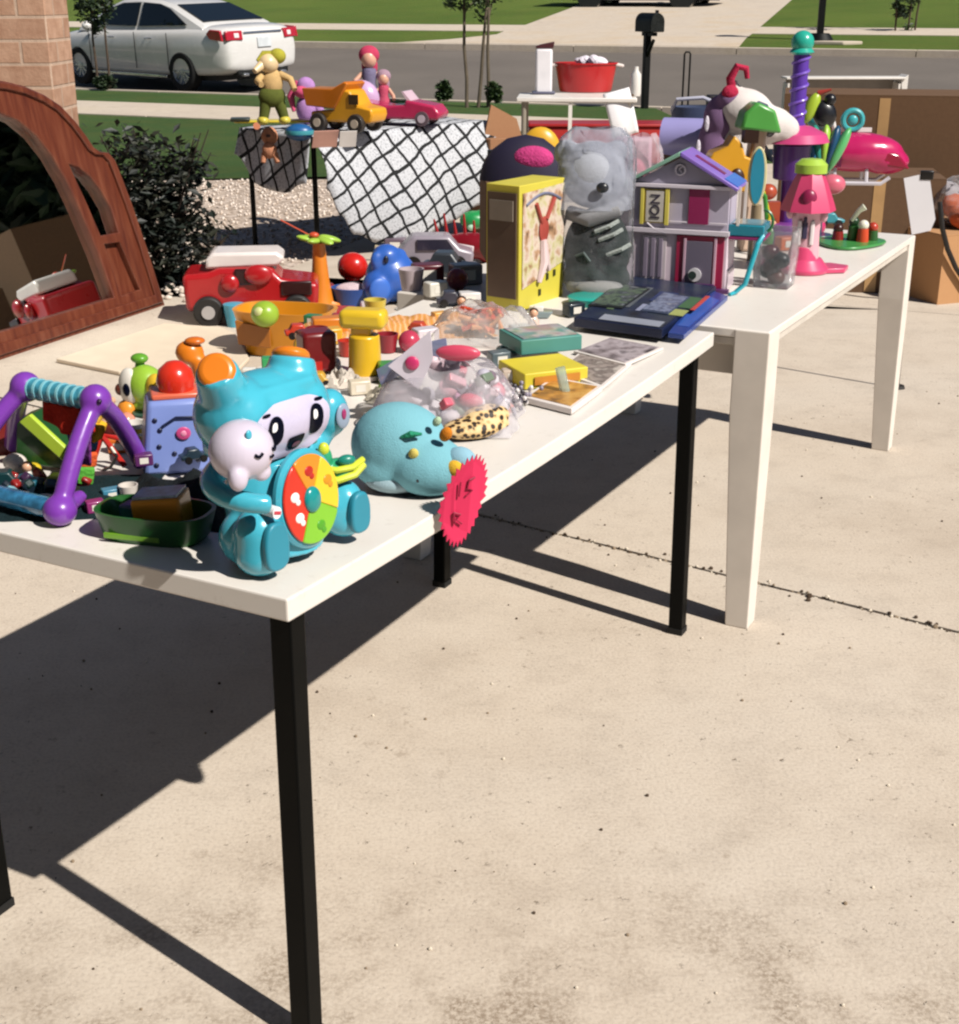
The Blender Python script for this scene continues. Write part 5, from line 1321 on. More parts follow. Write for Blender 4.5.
flat_poly('picture_book', 'thin white picture book with an orange cover, nearest at the table edge', 'book', [(524, 404), (572, 416), (603, 392), (553, 383)], .002, .012, wf, art('gold_picture', ['#6a4a2a', '#b98136', '#d8a85a'], 30), .14)
flat_poly('picture_book', 'thin white picture book with grey streaks, middle of the table edge row', 'book', [(556, 374), (603, 392), (632, 366), (582, 353)], .002, .006, wf, art('grey_picture', ['#55453f', '#a89a92', '#6f625c', '#c5bab0'], 26), .12)
flat_poly('picture_book', 'thin white picture book with a brown photo, beside the blue game', 'book', [(574, 355), (626, 369), (664, 350), (610, 339)], .002, .006, wf, art('brown_picture', ['#4a3f40', '#8e8184', '#b5a9ad', '#40363a'], 20), .1)
# blue flat game boxes
navy = mat('carton', '#141d3a', .4, var=.08)
t = flat_poly('blue_board_game', 'big flat dark blue board game box in front of the dollhouse', 'game box', [(574, 332), (662, 344), (716, 296), (634, 286)], .002, .022, navy, art('navy_print', ['#0c111e', '#1a2440', '#2b3440', '#131b2c'], 12), .04)
cs = [P(x, y, TT + .025) for x, y in ((574, 332), (662, 344), (716, 296), (634, 286))]; 
def ong(a, b_): return (cs[0].lerp(cs[1], a)).lerp(cs[3].lerp(cs[2], a), b_) - t.location
def sticker(a0, b0, a1, b1, col, nm='sticker'):
    bb = B(); pts = [ong(a0, b0), ong(a1, b0), ong(a1, b1), ong(a0, b1)]
    bb.slab([(p_.x, p_.y) for p_ in pts], .0236, .0246); part(nm, bb, col, t, smooth=0)
sticker(.12, .22, .82, .32, mat('label', '#8f93a0', .5)); sticker(.38, .46, .62, .60, mat('label', '#8a8fa8', .5)); sticker(.66, .46, .93, .58, mat('label', '#9aa05f', .5))
sticker(.68, .62, .92, .86, mat('label', '#3f5f40', .5)); sticker(.93, .60, .98, .92, mat('label', '#b0453c', .5)); sticker(.06, .42, .14, .92, mat('label', '#4f6246', .5)); sticker(.2, .5, .28, .95, mat('label', '#555a60', .5)); sticker(.40, .68, .62, .9, mat('label', '#28345c', .5))
t = flat_poly('blue_folder', 'royal blue plastic folder slipped between the blue game and the table edge', 'folder', [(668, 343), (684, 345), (728, 302), (705, 294)], .002, .012, pl('#27428c', .3), pl('#3b5fb4', .3), .3)
flat_poly('black_booklet', 'thin black booklet lying on the left half of the big blue game box', 'book', [(588, 316), (622, 322), (650, 300), (618, 294)], .024, .005, mat('carton', '#15181d', .4), art('booklet_print', ['#1a1d22', '#5a6a58', '#2b3038', '#7b7f86'], 30), .1)
flat_poly('grey_booklet', 'thin blue grey booklet lying on the right half of the big blue game box', 'book', [(640, 324), (668, 328), (690, 308), (664, 303)], .024, .004, mat('carton', '#39435a', .4), art('booklet_print_b', ['#2a3350', '#7d86a0', '#49506a', '#a3a7b4'], 30), .1)
X = PX(590, 304, 'aqua_dish', 'small teal dish with a clear lid at the foot of the wrapped grey plush', 'dish', 0)
b = X.b(); b.lathe([(0, 0), (20, 0), (22, 7), (20, 8), (0, 6)]); X.part('dish', b, pl('#2a9f93'))
b = X.b(); b.M = b.M @ Matrix.Translation((12, -10, 1)) @ Matrix.Rotation(R(8), 4, 'Y'); b.lathe([(0, 0), (17, 0), (17, 3), (0, 4)]); X.part('lid', b, pl('#a9d6cf', .2))

# ------------------------------------------------------------ yellow window game box
A0, A1 = P(521, 308, TT), P(562, 307, TT); A1 = P(563, 298, TT)
q = P(519, 312, TT); dirx = (A1 - q).normalized(); wd = (A1 - q).length; hh_ = zat(q, 186) - TT
t = thing('yellow_game_box', 'tall upright yellow game box with a picture front, left of the wrapped plush', 'game box', q + Vector((0, 0, .0)), math.atan2(dirx.y, dirx.x))
yc = mat('carton', '#cdbf45', .45, var=.06); dpt = .10
b = B(); b.box((wd / 2, dpt / 2, hh_ / 2), (wd, dpt, hh_)); part('carton', b, yc, t, bevel=.002)
b = B(); b.prism([(.012, .055), (wd - .004, .10), (wd - .006, hh_ - .012), (.012, hh_ - .02)], .002, Matrix.Translation((0, -.003, 0))); pf = part('picture', b, art('game_picture', ['#5a4634', '#b78f6e', '#d8c6b6', '#c5bc8a', '#8b4a38'], 24), t, smooth=0)
rd = mat('print', '#a5453a', .5); pk = mat('print', '#dfc6c4', .5)
b = B(); b.ell((wd * .50, -.006, hh_ * .62), (.022, .003, .034)); part('red_shape', b, rd, pf)
b = B(); b.tube([(wd * .48, -.006, hh_ * .54), (wd * .50, -.006, hh_ * .36), (wd * .40, -.006, hh_ * .2)], [.010, .014, .007], 8); b.tube([(wd * .5, -.006, hh_ * .5), (wd * .62, -.006, hh_ * .28)], [.01, .006], 8); part('figure_print', b, pk, pf)
b = B(); b.tube([(wd * .45, -.006, hh_ * .68), (wd * .32, -.006, hh_ * .84)], .006, 6); b.tube([(wd * .55, -.006, hh_ * .7), (wd * .72, -.006, hh_ * .86)], .006, 6); part('arm_print', b, rd, pf)
b = B(); b.tube([(wd * .12 + wd * .76 * k / 8, -.004, hh_ * (.84 + .07 * math.sin(PI * k / 8))) for k in range(9)], .0035, 6); part('title_band', b, mat('print', '#6c6f86', .5), pf)
for x, z in ((wd * .45, .035), (wd * .62, .07), (wd * .78, .075)):
    b = B(); b.box((x, -.002, z), (.010, .002, .016)); part('print_mark', b, mat('print', '#3a3a1c', .5), t)
b = B(); b.box((-.003, dpt * .5, hh_ * .52), (.004, dpt * .86, hh_ * .84)); sd = part('side_panel', b, mat('carton', '#5d4a3c', .6, var=.2), t)
b = B(); b.box((-.006, dpt * .5, hh_ * .80), (.004, dpt * .7, hh_ * .16)); part('side_window', b, mat('carton', '#8a7f72', .5, var=.2), sd)
# brown box behind it, dark hat, yellow arc
X = PX(505, 262, 'brown_box', 'dull brown cardboard box behind the yellow upright game box', 'box', R(6))
b = X.b(); b.box((20, 34, 38), (76, 60, 76)); X.part('carton', b, M_card, bevel=1); BR = X
X = PX(522, 240, 'purple_umbrella', 'dark purple domed toy tent with a pink patch on the brown box', 'toy', R(-4), dz=.10)
X.t.location = BR.loc + Vector((20, 24, 76)) * BR.s; X.s = BR.s
b = X.b(); b.M = b.M @ Matrix.Diagonal((1, .6, 1, 1)); b.lathe([(45, 0), (42, 14), (33, 28), (18, 39), (0, 43), (0, 40), (17, 36), (31, 26), (40, 13), (43, 0), (45, 0)], seg=30); X.part('dome', b, mat('umbrella_cloth', '#1b1430', .7, var=.1))
b = X.b(); b.ell((8, -17, 22), (20, 9, 12)); X.part('pink_patch', b, fab('#c2407c'))
X = PX(538, 224, 'yellow_ball', 'yellow ball-shaped toy behind the dark purple dome', 'ball', 0, dz=.16)
b = X.b(); X.t.location = BR.loc + Vector((36, 56, 76)) * BR.s; b.ell((0, 0, 20), (17, 8, 20)); X.part('ball', b, pl('#d9a52e'))
X = PX(503, 234, 'tan_box', 'tan cardboard flap box at the right end of the patterned cloth', 'box', R(35), z=0)
b = X.b(); b.box((0, 10, 46), (44, 40, 92)); X.part('carton', b, cardboard('tan_cardboard', '#94694a'), bevel=1)
b = X.b(); b.prism([(-22, 92), (22, 92), (16, 108), (-14, 122)], 1.5); X.part('flap', b, MC.get(1) or cardboard('tan_cardboard', '#9d7150'))
X = PX(488, 156, 'dark_jar', 'tiny dark jar behind the purple dome', 'jar', 0, z=.55)
X.t.location = BR.loc + Vector((-12, 50, 76)) * BR.s; X.s = BR.s * 1.6
b = X.b(); b.lathe([(0, 0), (5, 0), (5, 10), (3, 13), (3, 16), (0, 16)]); X.part('jar', b, pl('#1b1712'))

# ------------------------------------------------------------ wrapped grey plush
X = PX(596, 294, 'wrapped_plush', 'grey plush animal in a dark green outfit wrapped in clear plastic', 'stuffed toy', R(-6))
b = X.b(); b.ell((0, 6, 42), (33, 26, 42)); b.ell((0, 0, 16), (34, 26, 18)); X.blob('outfit', b, fab('#162420'), 2.5)
b = X.b(); b.ell((-6, 6, 114), (32, 27, 32)); b.ell((-32, 8, 134), (13, 8, 13)); b.ell((16, 8, 136), (11, 8, 11)); b.ell((0, -12, 103), (14, 9, 10)); X.blob('head', b, fuzzy('#aeb1bb'), 2.5)
b = X.b(); b.ell((4, -27, 106), (6, 4, 5)); nz_ = X.part('nose', b, pl('#24262b'))
b = X.b(); b.tube([(-28, -10, 80), (-8, -20, 76), (18, -16, 84), (26, -6, 92)], [7, 8, 8, 5], 10); X.part('scarf', b, fuzzy('#8f8f92'))
for z_, x_ in ((70, 12), (62, 16), (48, 24)):
    b = X.b(); b.tube([(x_ - 14, -22, z_ - 6), (x_, -24, z_), (x_ + 8, -18, z_ + 4)], 2.2, 6); X.part('stripe', b, fab('#9aa09c'))
b = X.b(); b.ell((2, -18, 9), (26, 16, 10)); b.ell((-16, -10, 10), (14, 14, 9)); X.blob('feet', b, fuzzy('#8b8b8a'), 2)
b = X.b(); b.tube([(-20, -20, 40), (-12, -25, 44), (-6, -25, 36)], 1.6, 6); X.part('logo_mark', b, fab('#5f6a68'))
b = X.b(); b.grid(bagf(36, 28, 158, 1.3, 8, .06, 0), 56, 36); X.part('wrap', b, film('plush_wrap', (.92, .94, 1), .08, .26), smooth=40, recalc=False)
b = X.b(); b.M = b.M @ Matrix.Translation((-4, 4, 84)); b.grid(bagf(37, 30, 74, 1.3, 4, .08, 0), 50, 20); X.part('bag_top', b, film('cloudy_film', (.66, .69, .80), .38, .3), smooth=40, recalc=False)
# pale pink doll package
X = PX(632, 278, 'pink_package', 'pale pink clear-wrapped doll package between the wrapped plush and dollhouse', 'package', R(-8))
b = X.b(); b.box((-4, 22, 66), (36, 22, 132)); X.part('carton', b, mat('carton', '#d6a3b4', .5, var=.15, scale=20), bevel=3)
b = X.b(); b.ell((-2, 8, 100), (12, 8, 14)); X.part('pink_toy', b, fab('#c76d84'))
b = X.b(); b.grid(bagf(26, 20, 136, 2.4, 3, .1, 0), 40, 26); X.part('wrap', b, film('pink_wrap', (.95, .82, .88), .35, .3), smooth=25, recalc=False)

# ------------------------------------------------------------ dollhouse
q0 = PT(626, 286); q1 = PT(725, 293); dx_ = (q1 - q0).normalized(); wd = (q1 - q0).length; s_ = kk(q0)
t = thing('dollhouse', 'two-storey grey and pink dollhouse with a lilac and blue gabled roof', 'dollhouse', q0, math.atan2(dx_.y, dx_.x))
u_ = s_; H1, H2, HR = 56 * u_, 100 * u_, 127 * u_; dp = 42 * u_
gy = mat('dollhouse_wall', '#b7aebf', .5, var=.05); gy2 = pl('#d6ccd4', .4); mg = pl('#8e1f52', .35); pur2 = pl('#55245c', .35); pkk = pl('#c9a3b4', .4)
b = B(); b.box((wd / 2, dp / 2, H1 / 2), (wd, dp, H1)); part('ground_floor', b, pl('#d8c6d0', .45), t, bevel=.002)
b = B(); b.box((wd / 2, dp / 2, (H1 + H2) / 2 + .001), (wd * .985, dp * .98, H2 - H1)); part('upper_floor', b, gy, t, bevel=.002)
b = B(); b.prism([(0.004, H2), (wd - .004, H2), (wd * .5, HR - .006)], dp * .96, Matrix.Translation((0, dp * .02, 0))); part('gable', b, mat('dollhouse_wall', '#9d97a8', .5), t)
for sg, c_ in ((0, '#86b09a'), (1, '#8a6cc0')):
    a = (-.018, H2 - .010) if sg == 0 else (wd + .018, H2 - .010); e = (wd * .5, HR)
    d = Vector((e[0] - a[0], e[1] - a[1])).normalized(); n_ = Vector((-d.y, d.x)) * (.009 if sg == 0 else -.009)
    b = B(); b.prism([a, e, (e[0] + n_.x * .3, e[1] + abs(n_.y) + .003), (a[0] + n_.x, a[1] + n_.y)], dp + .030, Matrix.Translation((0, -.018, 0))); rf = part('roof_panel', b, pl(c_, .3), t, bevel=.002)
    if sg:
        for k in (.30,):
            m_ = Vector((e[0], e[1])).lerp(Vector(a), .42); b = B(); b.box((m_.x + abs(n_.x), dp * .45, m_.y + abs(n_.y) + .001), (wd * .34, dp * .22, .003), (0, math.atan2(-(a[1] - e[1]), a[0] - e[0]), 0)); part('roof_slot', b, pl('#7c1d58'), rf)
        b = B(); m_ = Vector((e[0], e[1])).lerp(Vector(a), .86); b.box((m_.x + abs(n_.x), dp * .5, m_.y + abs(n_.y) + .0015), (wd * .15, dp + .02, .003), (0, math.atan2(-(a[1] - e[1]), a[0] - e[0]), 0)); part('blue_eave', b, pl('#4b73c4'), rf)
b = B(); b.tube([(wd * .5 + .013 * math.cos(a_), -.003, HR - .036 + .013 * math.sin(a_)) for a_ in [2 * PI * i / 20 for i in range(20)]], .0028, 6, closed=True); b.tube([(wd * .5 + .006, -.003, HR - .028), (wd * .5 - .003, -.003, HR - .034), (wd * .5 + .004, -.003, HR - .044)], .002, 5); part('gable_emblem', b, gy2, t)
def onf(name, x0, x1, z0, z1, m, y=-.003, th=.004, par=None, bev=.0008):
    b = B(); b.box(((x0 + x1) / 2, y, (z0 + z1) / 2), (x1 - x0, th, z1 - z0)); return part(name, b, m, par or t, bevel=bev)
onf('cornice', -.004, wd + .004, H2 - .008, H2 + .001, gy2, -.006, .012); onf('floor_band', -.004, wd + .004, H1 - .005, H1 + .007, gy2, -.006, .012)
onf('base_plinth', -.012, wd + .012, 0, .011, pur2, -.010, .020)
# yellow shuttered sign window with lettering
wn = onf('yellow_window', wd * .13, wd * .40, H1 + .020, H2 - .014, pl('#c2a62c'))
onf('window_panel', wd * .18, wd * .355, H1 + .023, H2 - .017, pl('#c9c0b4'), -.0065, .004, wn)
onf('shutter', wd * .125, wd * .16, H1 + .016, H2 - .010, pl('#d9c95a'), -.007, .006, wn); onf('shutter', wd * .37, wd * .41, H1 + .016, H2 - .010, pl('#d9c95a'), -.007, .006, wn)
text('NOI', .036, pl('#3b3340'), wn, Matrix.Translation((wd * .268, -.0095, (H1 + H2) / 2 + .003)) @ FACE @ Matrix.Rotation(R(-90), 4, 'Z'), bold=.0006)
onf('magenta_door', wd * .60, wd * .80, H1 + .022, H2 - .006, mg); onf('wall_rail', wd * .42, wd * .59, H1 + .024, H1 + .028, gy2); onf('wall_rail', wd * .81, wd * .98, H1 + .024, H1 + .028, gy2)
wn = onf('shuttered_window', wd * .15, wd * .40, .026, H1 - .014, pl('#c9bcc0'))
for k in range(3): onf('louver', wd * (.175 + .075 * k), wd * (.215 + .075 * k), .032, H1 - .020, pl('#85798a'), -.0065, .004, wn)
dr = onf('garage_front', wd * .50, wd * .97, .011, H1 - .008, pl('#a02448', .3)); onf('garage_opening', wd * .60, wd * .86, .014, H1 - .022, pl('#6a6272'), -.0055, .004, dr)
b = B(); b.cyl((wd * .70, -.006, .045), (wd * .70, -.013, .045), .018, .018); part('porthole', b, pl('#d3cfd2'), dr)
b = B(); b.cyl((wd * .68, -.0135, .044), (wd * .68, -.015, .044), .011); part('porthole_glass', b, pl('#2c3a34'), dr)
onf('garage_post', wd * .575, wd * .60, .011, H1 - .016, pkk, -.006, .006, dr); onf('garage_post', wd * .875, wd * .90, .011, H1 - .010, pkk, -.006, .006, dr); onf('garage_sill', wd * .6, wd * .9, .011, .022, pur2, -.007, .008, dr)
b = B(); b.tube([(wd * .20, -.008, H1 + .020), (wd * .28, -.010, H1 + .004), (wd * .38, -.010, H1 - .004), (wd * .5, -.009, H1 - .002)], .0025, 6); part('vine_trim', b, gy2, t)
# side annex with teal pool balcony
b = B(); b.box((wd + .001, dp * .5, .03), (.004, dp * .92, .05)); part('side_wall', b, pl('#cbb9c2'), t)
for y in (.08 * dp, .92 * dp):
    b = B(); b.box((wd + .022, y, (H1 + H2) / 2), (.007, .007, H2 - H1)); part('balcony_post', b, pl('#e3d8cf'), t)
b = B(); b.box((wd + .045, dp * .5, H1 + .010), (.095, dp * .9, .030)); pool = part('pool_balcony', b, pl('#1e7f93', .25), t, bevel=.003)
b = B(); b.box((wd + .045, dp * .5, H1 + .0265), (.078, dp * .75, .002)); part('pool_water', b, pl('#8a9ba0', .15), pool)
b = B(); b.box((wd + .045, dp * .5, H1 - .010), (.10, dp * .95, .007)); part('balcony_deck', b, pl('#8a2a62'), t, bevel=.001)
b = B(); b.tube([(wd + .090, dp * .1, H1 + .0), (wd + .080, -.01, H1 - .02), (wd + .055, -.012, .03), (wd + .030, -.018, .006), (wd + .02, -.04, .004)], [.006, .007, .007, .006, .005], 12); part('slide', b, pl('#2aa0b0', .3), t)
b = B(); b.tube([(wd + .085 + .026 * math.cos(a_), -.002 + dp * .2, H1 + .035 + .030 * math.sin(a_)) for a_ in [PI * .5 - 2.6 * i / 14 for i in range(15)]], .004, 6); part('green_hoop', b, pl('#2b6a3a'), t)
# surf boards, tree house behind
X = PX(752, 262, 'toy_surfboard', 'teal toy surfboard with a cream edge standing behind the dollhouse', 'toy', R(-6), dz=.0)
b = X.b(); b.cyl((2, 10, 0), (2, 10, 54), 6, 5); X.part('stand', b, pl('#8d7d62'))
def board(w, h): return [(w * math.cos(a_) * (1 if abs(math.cos(a_)) > .2 else 1), 54 + h / 2 + h / 2 * math.sin(a_)) for a_ in [2 * PI * i / 28 for i in range(28)]]
b = X.b(); b.prism(board(9, 56), 3.5, Matrix.Translation((0, 2, 0))); bo = X.part('board', b, pl('#d9cc9a'), bevel=.8)
b = X.b(); b.prism([(x * .72, 54 + (z - 54) * .93 + 2) for x, z in board(9, 56)], 1.2, Matrix.Translation((0, .6, 0))); X.part('board_face', b, pl('#2a8aa5'), bo)
X = PX(738, 262, 'toy_treehouse', 'toy tree house with an orange-yellow playhouse and green roof behind the dollhouse', 'toy', R(4), dz=.0); X.t.location += Vector((0, .14, 0))
b = X.b(); b.prism([(14, 0), (34, 0), (30, 70), (34, 130), (20, 132), (16, 70)], 22, Matrix.Translation((0, 10, 0))); X.part('trunk', b, pl('#cdb09a', .5), bevel=3)
b = X.b(); b.prism([(-26, 66), (20, 60), (22, 92), (10, 96), (6, 108), (-2, 116), (-8, 106), (-22, 100), (-30, 86)], 26, Matrix.Translation((0, 0, 0))); X.part('playhouse', b, pl('#d59a2a'), bevel=2)
b = X.b(); b.ell((2, -2, 74), (8, 4, 11)); X.part('doorway', b, pl('#3a1f14'))
b = X.b(); b.prism([(2, 122), (44, 118), (36, 140), (18, 148), (6, 138)], 30, Matrix.Translation((0, -4, 0))); X.part('green_roof', b, pl('#4f9a44'), bevel=3)
b = X.b(); b.box((14, 4, 116), (14, 14, 14)); X.part('roof_post', b, pl('#2e1a14'))
b = X.b(); b.tube([(24, -6, 6), (34, -8, 34), (30, -8, 58), (22, -6, 66)], 2.4, 8); X.part('green_vine', b, pl('#3d8a34'))
b = X.b(); b.tube([(30, -2, 62), (36, -10, 38), (28, -10, 14)], 1.6, 6); X.part('yellow_vine', b, pl('#c9b92c'))

# clear bin beside dollhouse
X = PX(774, 286, 'clear_bin', 'smoky clear plastic bin of dark toys between the dollhouse and the pink tower', 'bin', R(-24))
b = X.b(); rows = [[(-17, -16, 0), (17, -16, 0), (17, 16, 0), (-17, 16, 0)], [(-20, -19, 56), (20, -19, 56), (20, 19, 56), (-20, 19, 56)], [(-18.6, -17.6, 56), (18.6, -17.6, 56), (18.6, 17.6, 56), (-18.6, 17.6, 56)], [(-15.8, -14.8, 2), (15.8, -14.8, 2), (15.8, 14.8, 2), (-15.8, 14.8, 2)]]
loft(b, rows); X.part('bin', b, film('smoky_film', (.55, .6, .62), .16, .35), smooth=0, bevel=1)
random.seed(3)
for c_ in ('#3a2a2c', '#6a3f38', '#2a3a38', '#8a5a4a', '#23282c', '#4f2b33', '#3c4a46'):
    b = X.b(); b.ell((random.uniform(-8, 8), random.uniform(-8, 8), random.uniform(6, 36)), (9, 8, 8), seg=10); X.part('toy', b, pl(c_))

# ------------------------------------------------------------ pink tower
X = PX(803, 272, 'toy_tower', 'pink and white princess tower with a lime cap on a round pink base', 'toy', R(-6))
pk1 = pl('#d2456f', .3, coat=.3); pk2 = pl('#dfa9b5', .35)
b = X.b(); b.M = b.M @ Matrix.Diagonal((1, 1, 1, 1)); b.lathe([(0, 0), (24, 0), (25, 4), (20, 10), (17, 14), (0, 16)]); b.slab([(8, -14), (40, -4), (46, 14), (30, 26), (4, 22)], 0, 5); b.cyl((-2, -2, 8), (-2, -2, 26), 16, 12); X.part('base', b, pk1, bevel=1)
b = X.b(); b.lathe([(0, 14), (14, 14), (13, 40), (15, 58), (17, 62), (0, 62)]); X.part('tower', b, pk2)
b = X.b(); b.box((-3, -14, 42), (5, 3, 16)); b.box((-3, -14.4, 52), (3, 3, 6)); X.part('tower_window', b, pl('#3a3550'), bevel=1)
b = X.b(); b.box((-8, -13, 40), (4, 3, 24)); b.box((4, -13.4, 40), (4, 3, 24)); X.part('window_frame', b, pl('#efe4e4'), bevel=1)
b = X.b(); b.lathe([(0, 62), (27, 60), (25, 66), (17, 86), (12, 96), (0, 98)], seg=8); X.part('roof', b, pk1, smooth=20)
b = X.b(); b.ell((-2, -18, 72), (8, 5, 10)); X.part('roof_arch', b, pl('#8a1f48'))
b = X.b(); b.M = b.M @ Matrix.Diagonal((1.1, .9, 1, 1)); b.lathe([(0, 96), (14, 95), (14, 103), (9, 108), (0, 109)]); X.part('lime_cap', b, pl('#a5c648'))
b = X.b(); b.ell((-17, -6, 58), (4, 4, 6)); b.ell((15, -6, 56), (4, 4, 7)); X.part('balcony_knob', b, pk2)
# green play mat with little figures
X = PX(848, 244, 'green_playset', 'small green play mat with tiny figures at the table\'s far end', 'toy', R(-20), dz=.003)
b = X.b(); b.slab([(34 * math.cos(a_) * (1 + .12 * math.sin(3 * a_)), 40 * math.sin(a_) * (1 + .1 * math.cos(4 * a_))) for a_ in [2 * PI * i / 26 for i in range(26)]], 0, 3); X.part('mat', b, pl('#3f8a45'), bevel=1)
for x, y, h, c_, c2_ in ((14, -4, 22, '#cf4a28', '#e0dccb'), (4, 4, 24, '#2c6a30', '#1f3f24'), (-10, 0, 16, '#8a2420', '#3a1c18'), (22, 8, 18, '#2f5a2c', '#b33a26')):
    b = X.b(); b.cyl((x, y, 2), (x, y, h * .7), 6, 5, 14); f_ = X.part('figure_body', b, pl(c_)); b = X.b(); b.ell((x, y, h * .85), 5); X.part('figure_head', b, pl(c2_), f_)
b = X.b(); b.tube([(2, 0, 22), (8, -2, 32), (13, -2, 36)], [2, 2.5, 3.5], 8); X.part('bent_straw', b, pl('#dfe0c8'))

# ------------------------------------------------------------ things on the far half of the white table
# purple carousel with tall purple pole and pink canopy
X = PX(796, 250, 'toy_carousel', 'tall purple and pink toy carousel with a teal ball on its pole', 'toy', R(0)); X.t.location += Vector((0, .16, 0)); k_ = X.s
b = X.b(); b.cyl((0, 0, 0), (0, 0, 20), 26, 24, 28); X.part('base', b, pl('#7a3f8a'), bevel=1)
b = X.b(); b.cyl((0, 0, 20), (0, 0, 62), 8, 8); X.part('column', b, pl('#5c2f8c'))
b = X.b(); b.lathe([(0, 60), (17, 62), (19, 96), (0, 98)], seg=24); X.part('drum', b, pl('#4a2470'), bevel=1)
b = X.b(); b.M = b.M @ Matrix.Diagonal((1.2, 1, 1, 1)); b.lathe([(0, 100), (30, 98), (27, 106), (14, 113), (0, 115)]); X.part('canopy', b, pl('#c8457c', .3))
b = X.b(); b.cyl((2, 0, 112), (2, 0, 182), 7.5, 7.5, 20); pole = X.part('pole', b, pl('#5a35a0', .35))
b = X.b(); b.tube([(2 + 8 * math.cos(a_), 8 * math.sin(a_), 114 + 64 * i / 60) for i, a_ in enumerate([i * .52 for i in range(61)])], 1.4, 6); X.part('spiral', b, pl('#7a58c0'), pole)
b = X.b(); b.ell((2, 0, 191), (11, 10.5, 11)); b.lathe([(9, 180), (12, 182), (9, 186)], c=(2, 0, 0)); X.part('teal_ball', b, pl('#2aa591', .25))
b = X.b(); b.ell((40, -12, 58), (13, 10, 10)); b.tube([(20, -6, 56), (34, -10, 58)], 3, 6); X.part('pink_knob', b, pl('#cf6478'))
b = X.b(); b.ell((-22, -6, 50), (9, 8, 8)); b.box((-16, -8, 30), (12, 10, 22)); X.part('orange_seat', b, pl('#a8482e'))
# teal/green fan wheels
X = PX(826, 245, 'toy_fan_wheel', 'teal, blue and green leaf-shaped spinning toy right of the carousel', 'toy', R(-15)); X.t.location += Vector((0, .12, 0))
b = X.b(); b.cyl((0, 4, 0), (0, 4, 66), 4, 4); b.cyl((0, 4, 0), (0, 4, 4), 16, 14); X.part('stand', b, pl('#39405a'))
for i, c_ in enumerate(('#1f5f86', '#2f8f7a', '#9cc948', '#1d4a6a', '#58b06a')):
    b = X.b(); b.ell(((i - 2) * 6, -2, 86), (6, 11, 25), (0, (i - 2) * .22, 0)); X.part('leaf_blade', b, pl(c_))
X = PX(826, 238, 'toy_parrot', 'small lime and black toy bird behind the purple pole', 'toy', R(0)); X.t.location += Vector((0, .30, 0))
b = X.b(); b.cyl((4, 0, 0), (4, 0, 96), 3, 3); b.cyl((4, 0, 0), (4, 0, 4), 12, 10); X.part('perch', b, pl('#2e2a26'))
b = X.b(); b.ell((-4, 0, 116), (7, 6, 16), (0, .4, 0)); X.part('lime_wing', b, pl('#a3bb35'))
b = X.b(); b.ell((10, 0, 110), (12, 8, 14), (0, -.5, 0)); b.ell((14, -2, 124), (6, 6, 6)); X.part('body', b, pl('#15151a'))
b = X.b(); b.cyl((2, 0, 130), (14, -4, 134), 3, 1); X.part('beak', b, pl('#a03a30'))
# pink helicopter: standing on the low box
bx = low.location; 
X = PX(858, 188, 'toy_helicopter', 'hot pink toy helicopter with a teal rotor hub on the low cardboard box', 'toy', R(-6), z=zat(c1, 186)); 
X.t.location = P(852, 186, zat(c1, 186) + .015) + Vector((0, .10, 0)); hp = pl('#b91f5c', .22, coat=.5)
b = X.b(); b.ell((6, 0, 30), (46, 22, 19)); b.ell((34, 0, 22), (24, 18, 13)); b.ell((-24, 0, 26), (28, 18, 15)); b.cyl((-30, 0, 32), (-74, 0, 40), 9, 4); X.blob('hull', b, hp, 2.2)
b = X.b(); b.prism([(20, 34), (44, 30), (56, 16), (34, 18)], 34, Matrix.Translation((0, -17.5, 0))); X.part('windscreen', b, pl('#8f1335', .1), bevel=2)
for x in (-28, -20, -12):
    b = X.b(); b.box((x, -20, 24), (4, 5, 12)); X.part('side_slot', b, pl('#5a0f38'))
b = X.b(); b.tube([(-30, -14, 4), (-26, -15, 2), (30, -15, 2), (38, -15, 8)], 2, 6); b.tube([(-30, 14, 4), (-26, 15, 2), (30, 15, 2), (38, 15, 8)], 2, 6)
for x in (-14, 16): b.tube([(x, -15, 2), (x, -11, 16)], 1.8, 6); b.tube([(x, 15, 2), (x, 11, 16)], 1.8, 6)
X.part('skids', b, pl('#c9c4cc'))
b = X.b(); b.box((4, 0, 51), (30, 3, 4)); b.cyl((-14, 0, 44), (-22, 0, 72), 2.2, 2.2); X.part('white_mast', b, pl('#e3dfdc'))
b = X.b(); b.tube([(0 + 9 * math.cos(a_), -2, 60 + 9 * math.sin(a_)) for a_ in [2 * PI * i / 20 for i in range(20)]], 2.6, 8, closed=True); b.ell((0, -2, 60), (5, 3, 5)); X.part('rotor_hub', b, pl('#3fa5ab'))
b = X.b(); b.ell((-30, -2, 58), (13, 8, 7)); X.part('teal_seat', b, pl('#2f7f86'))
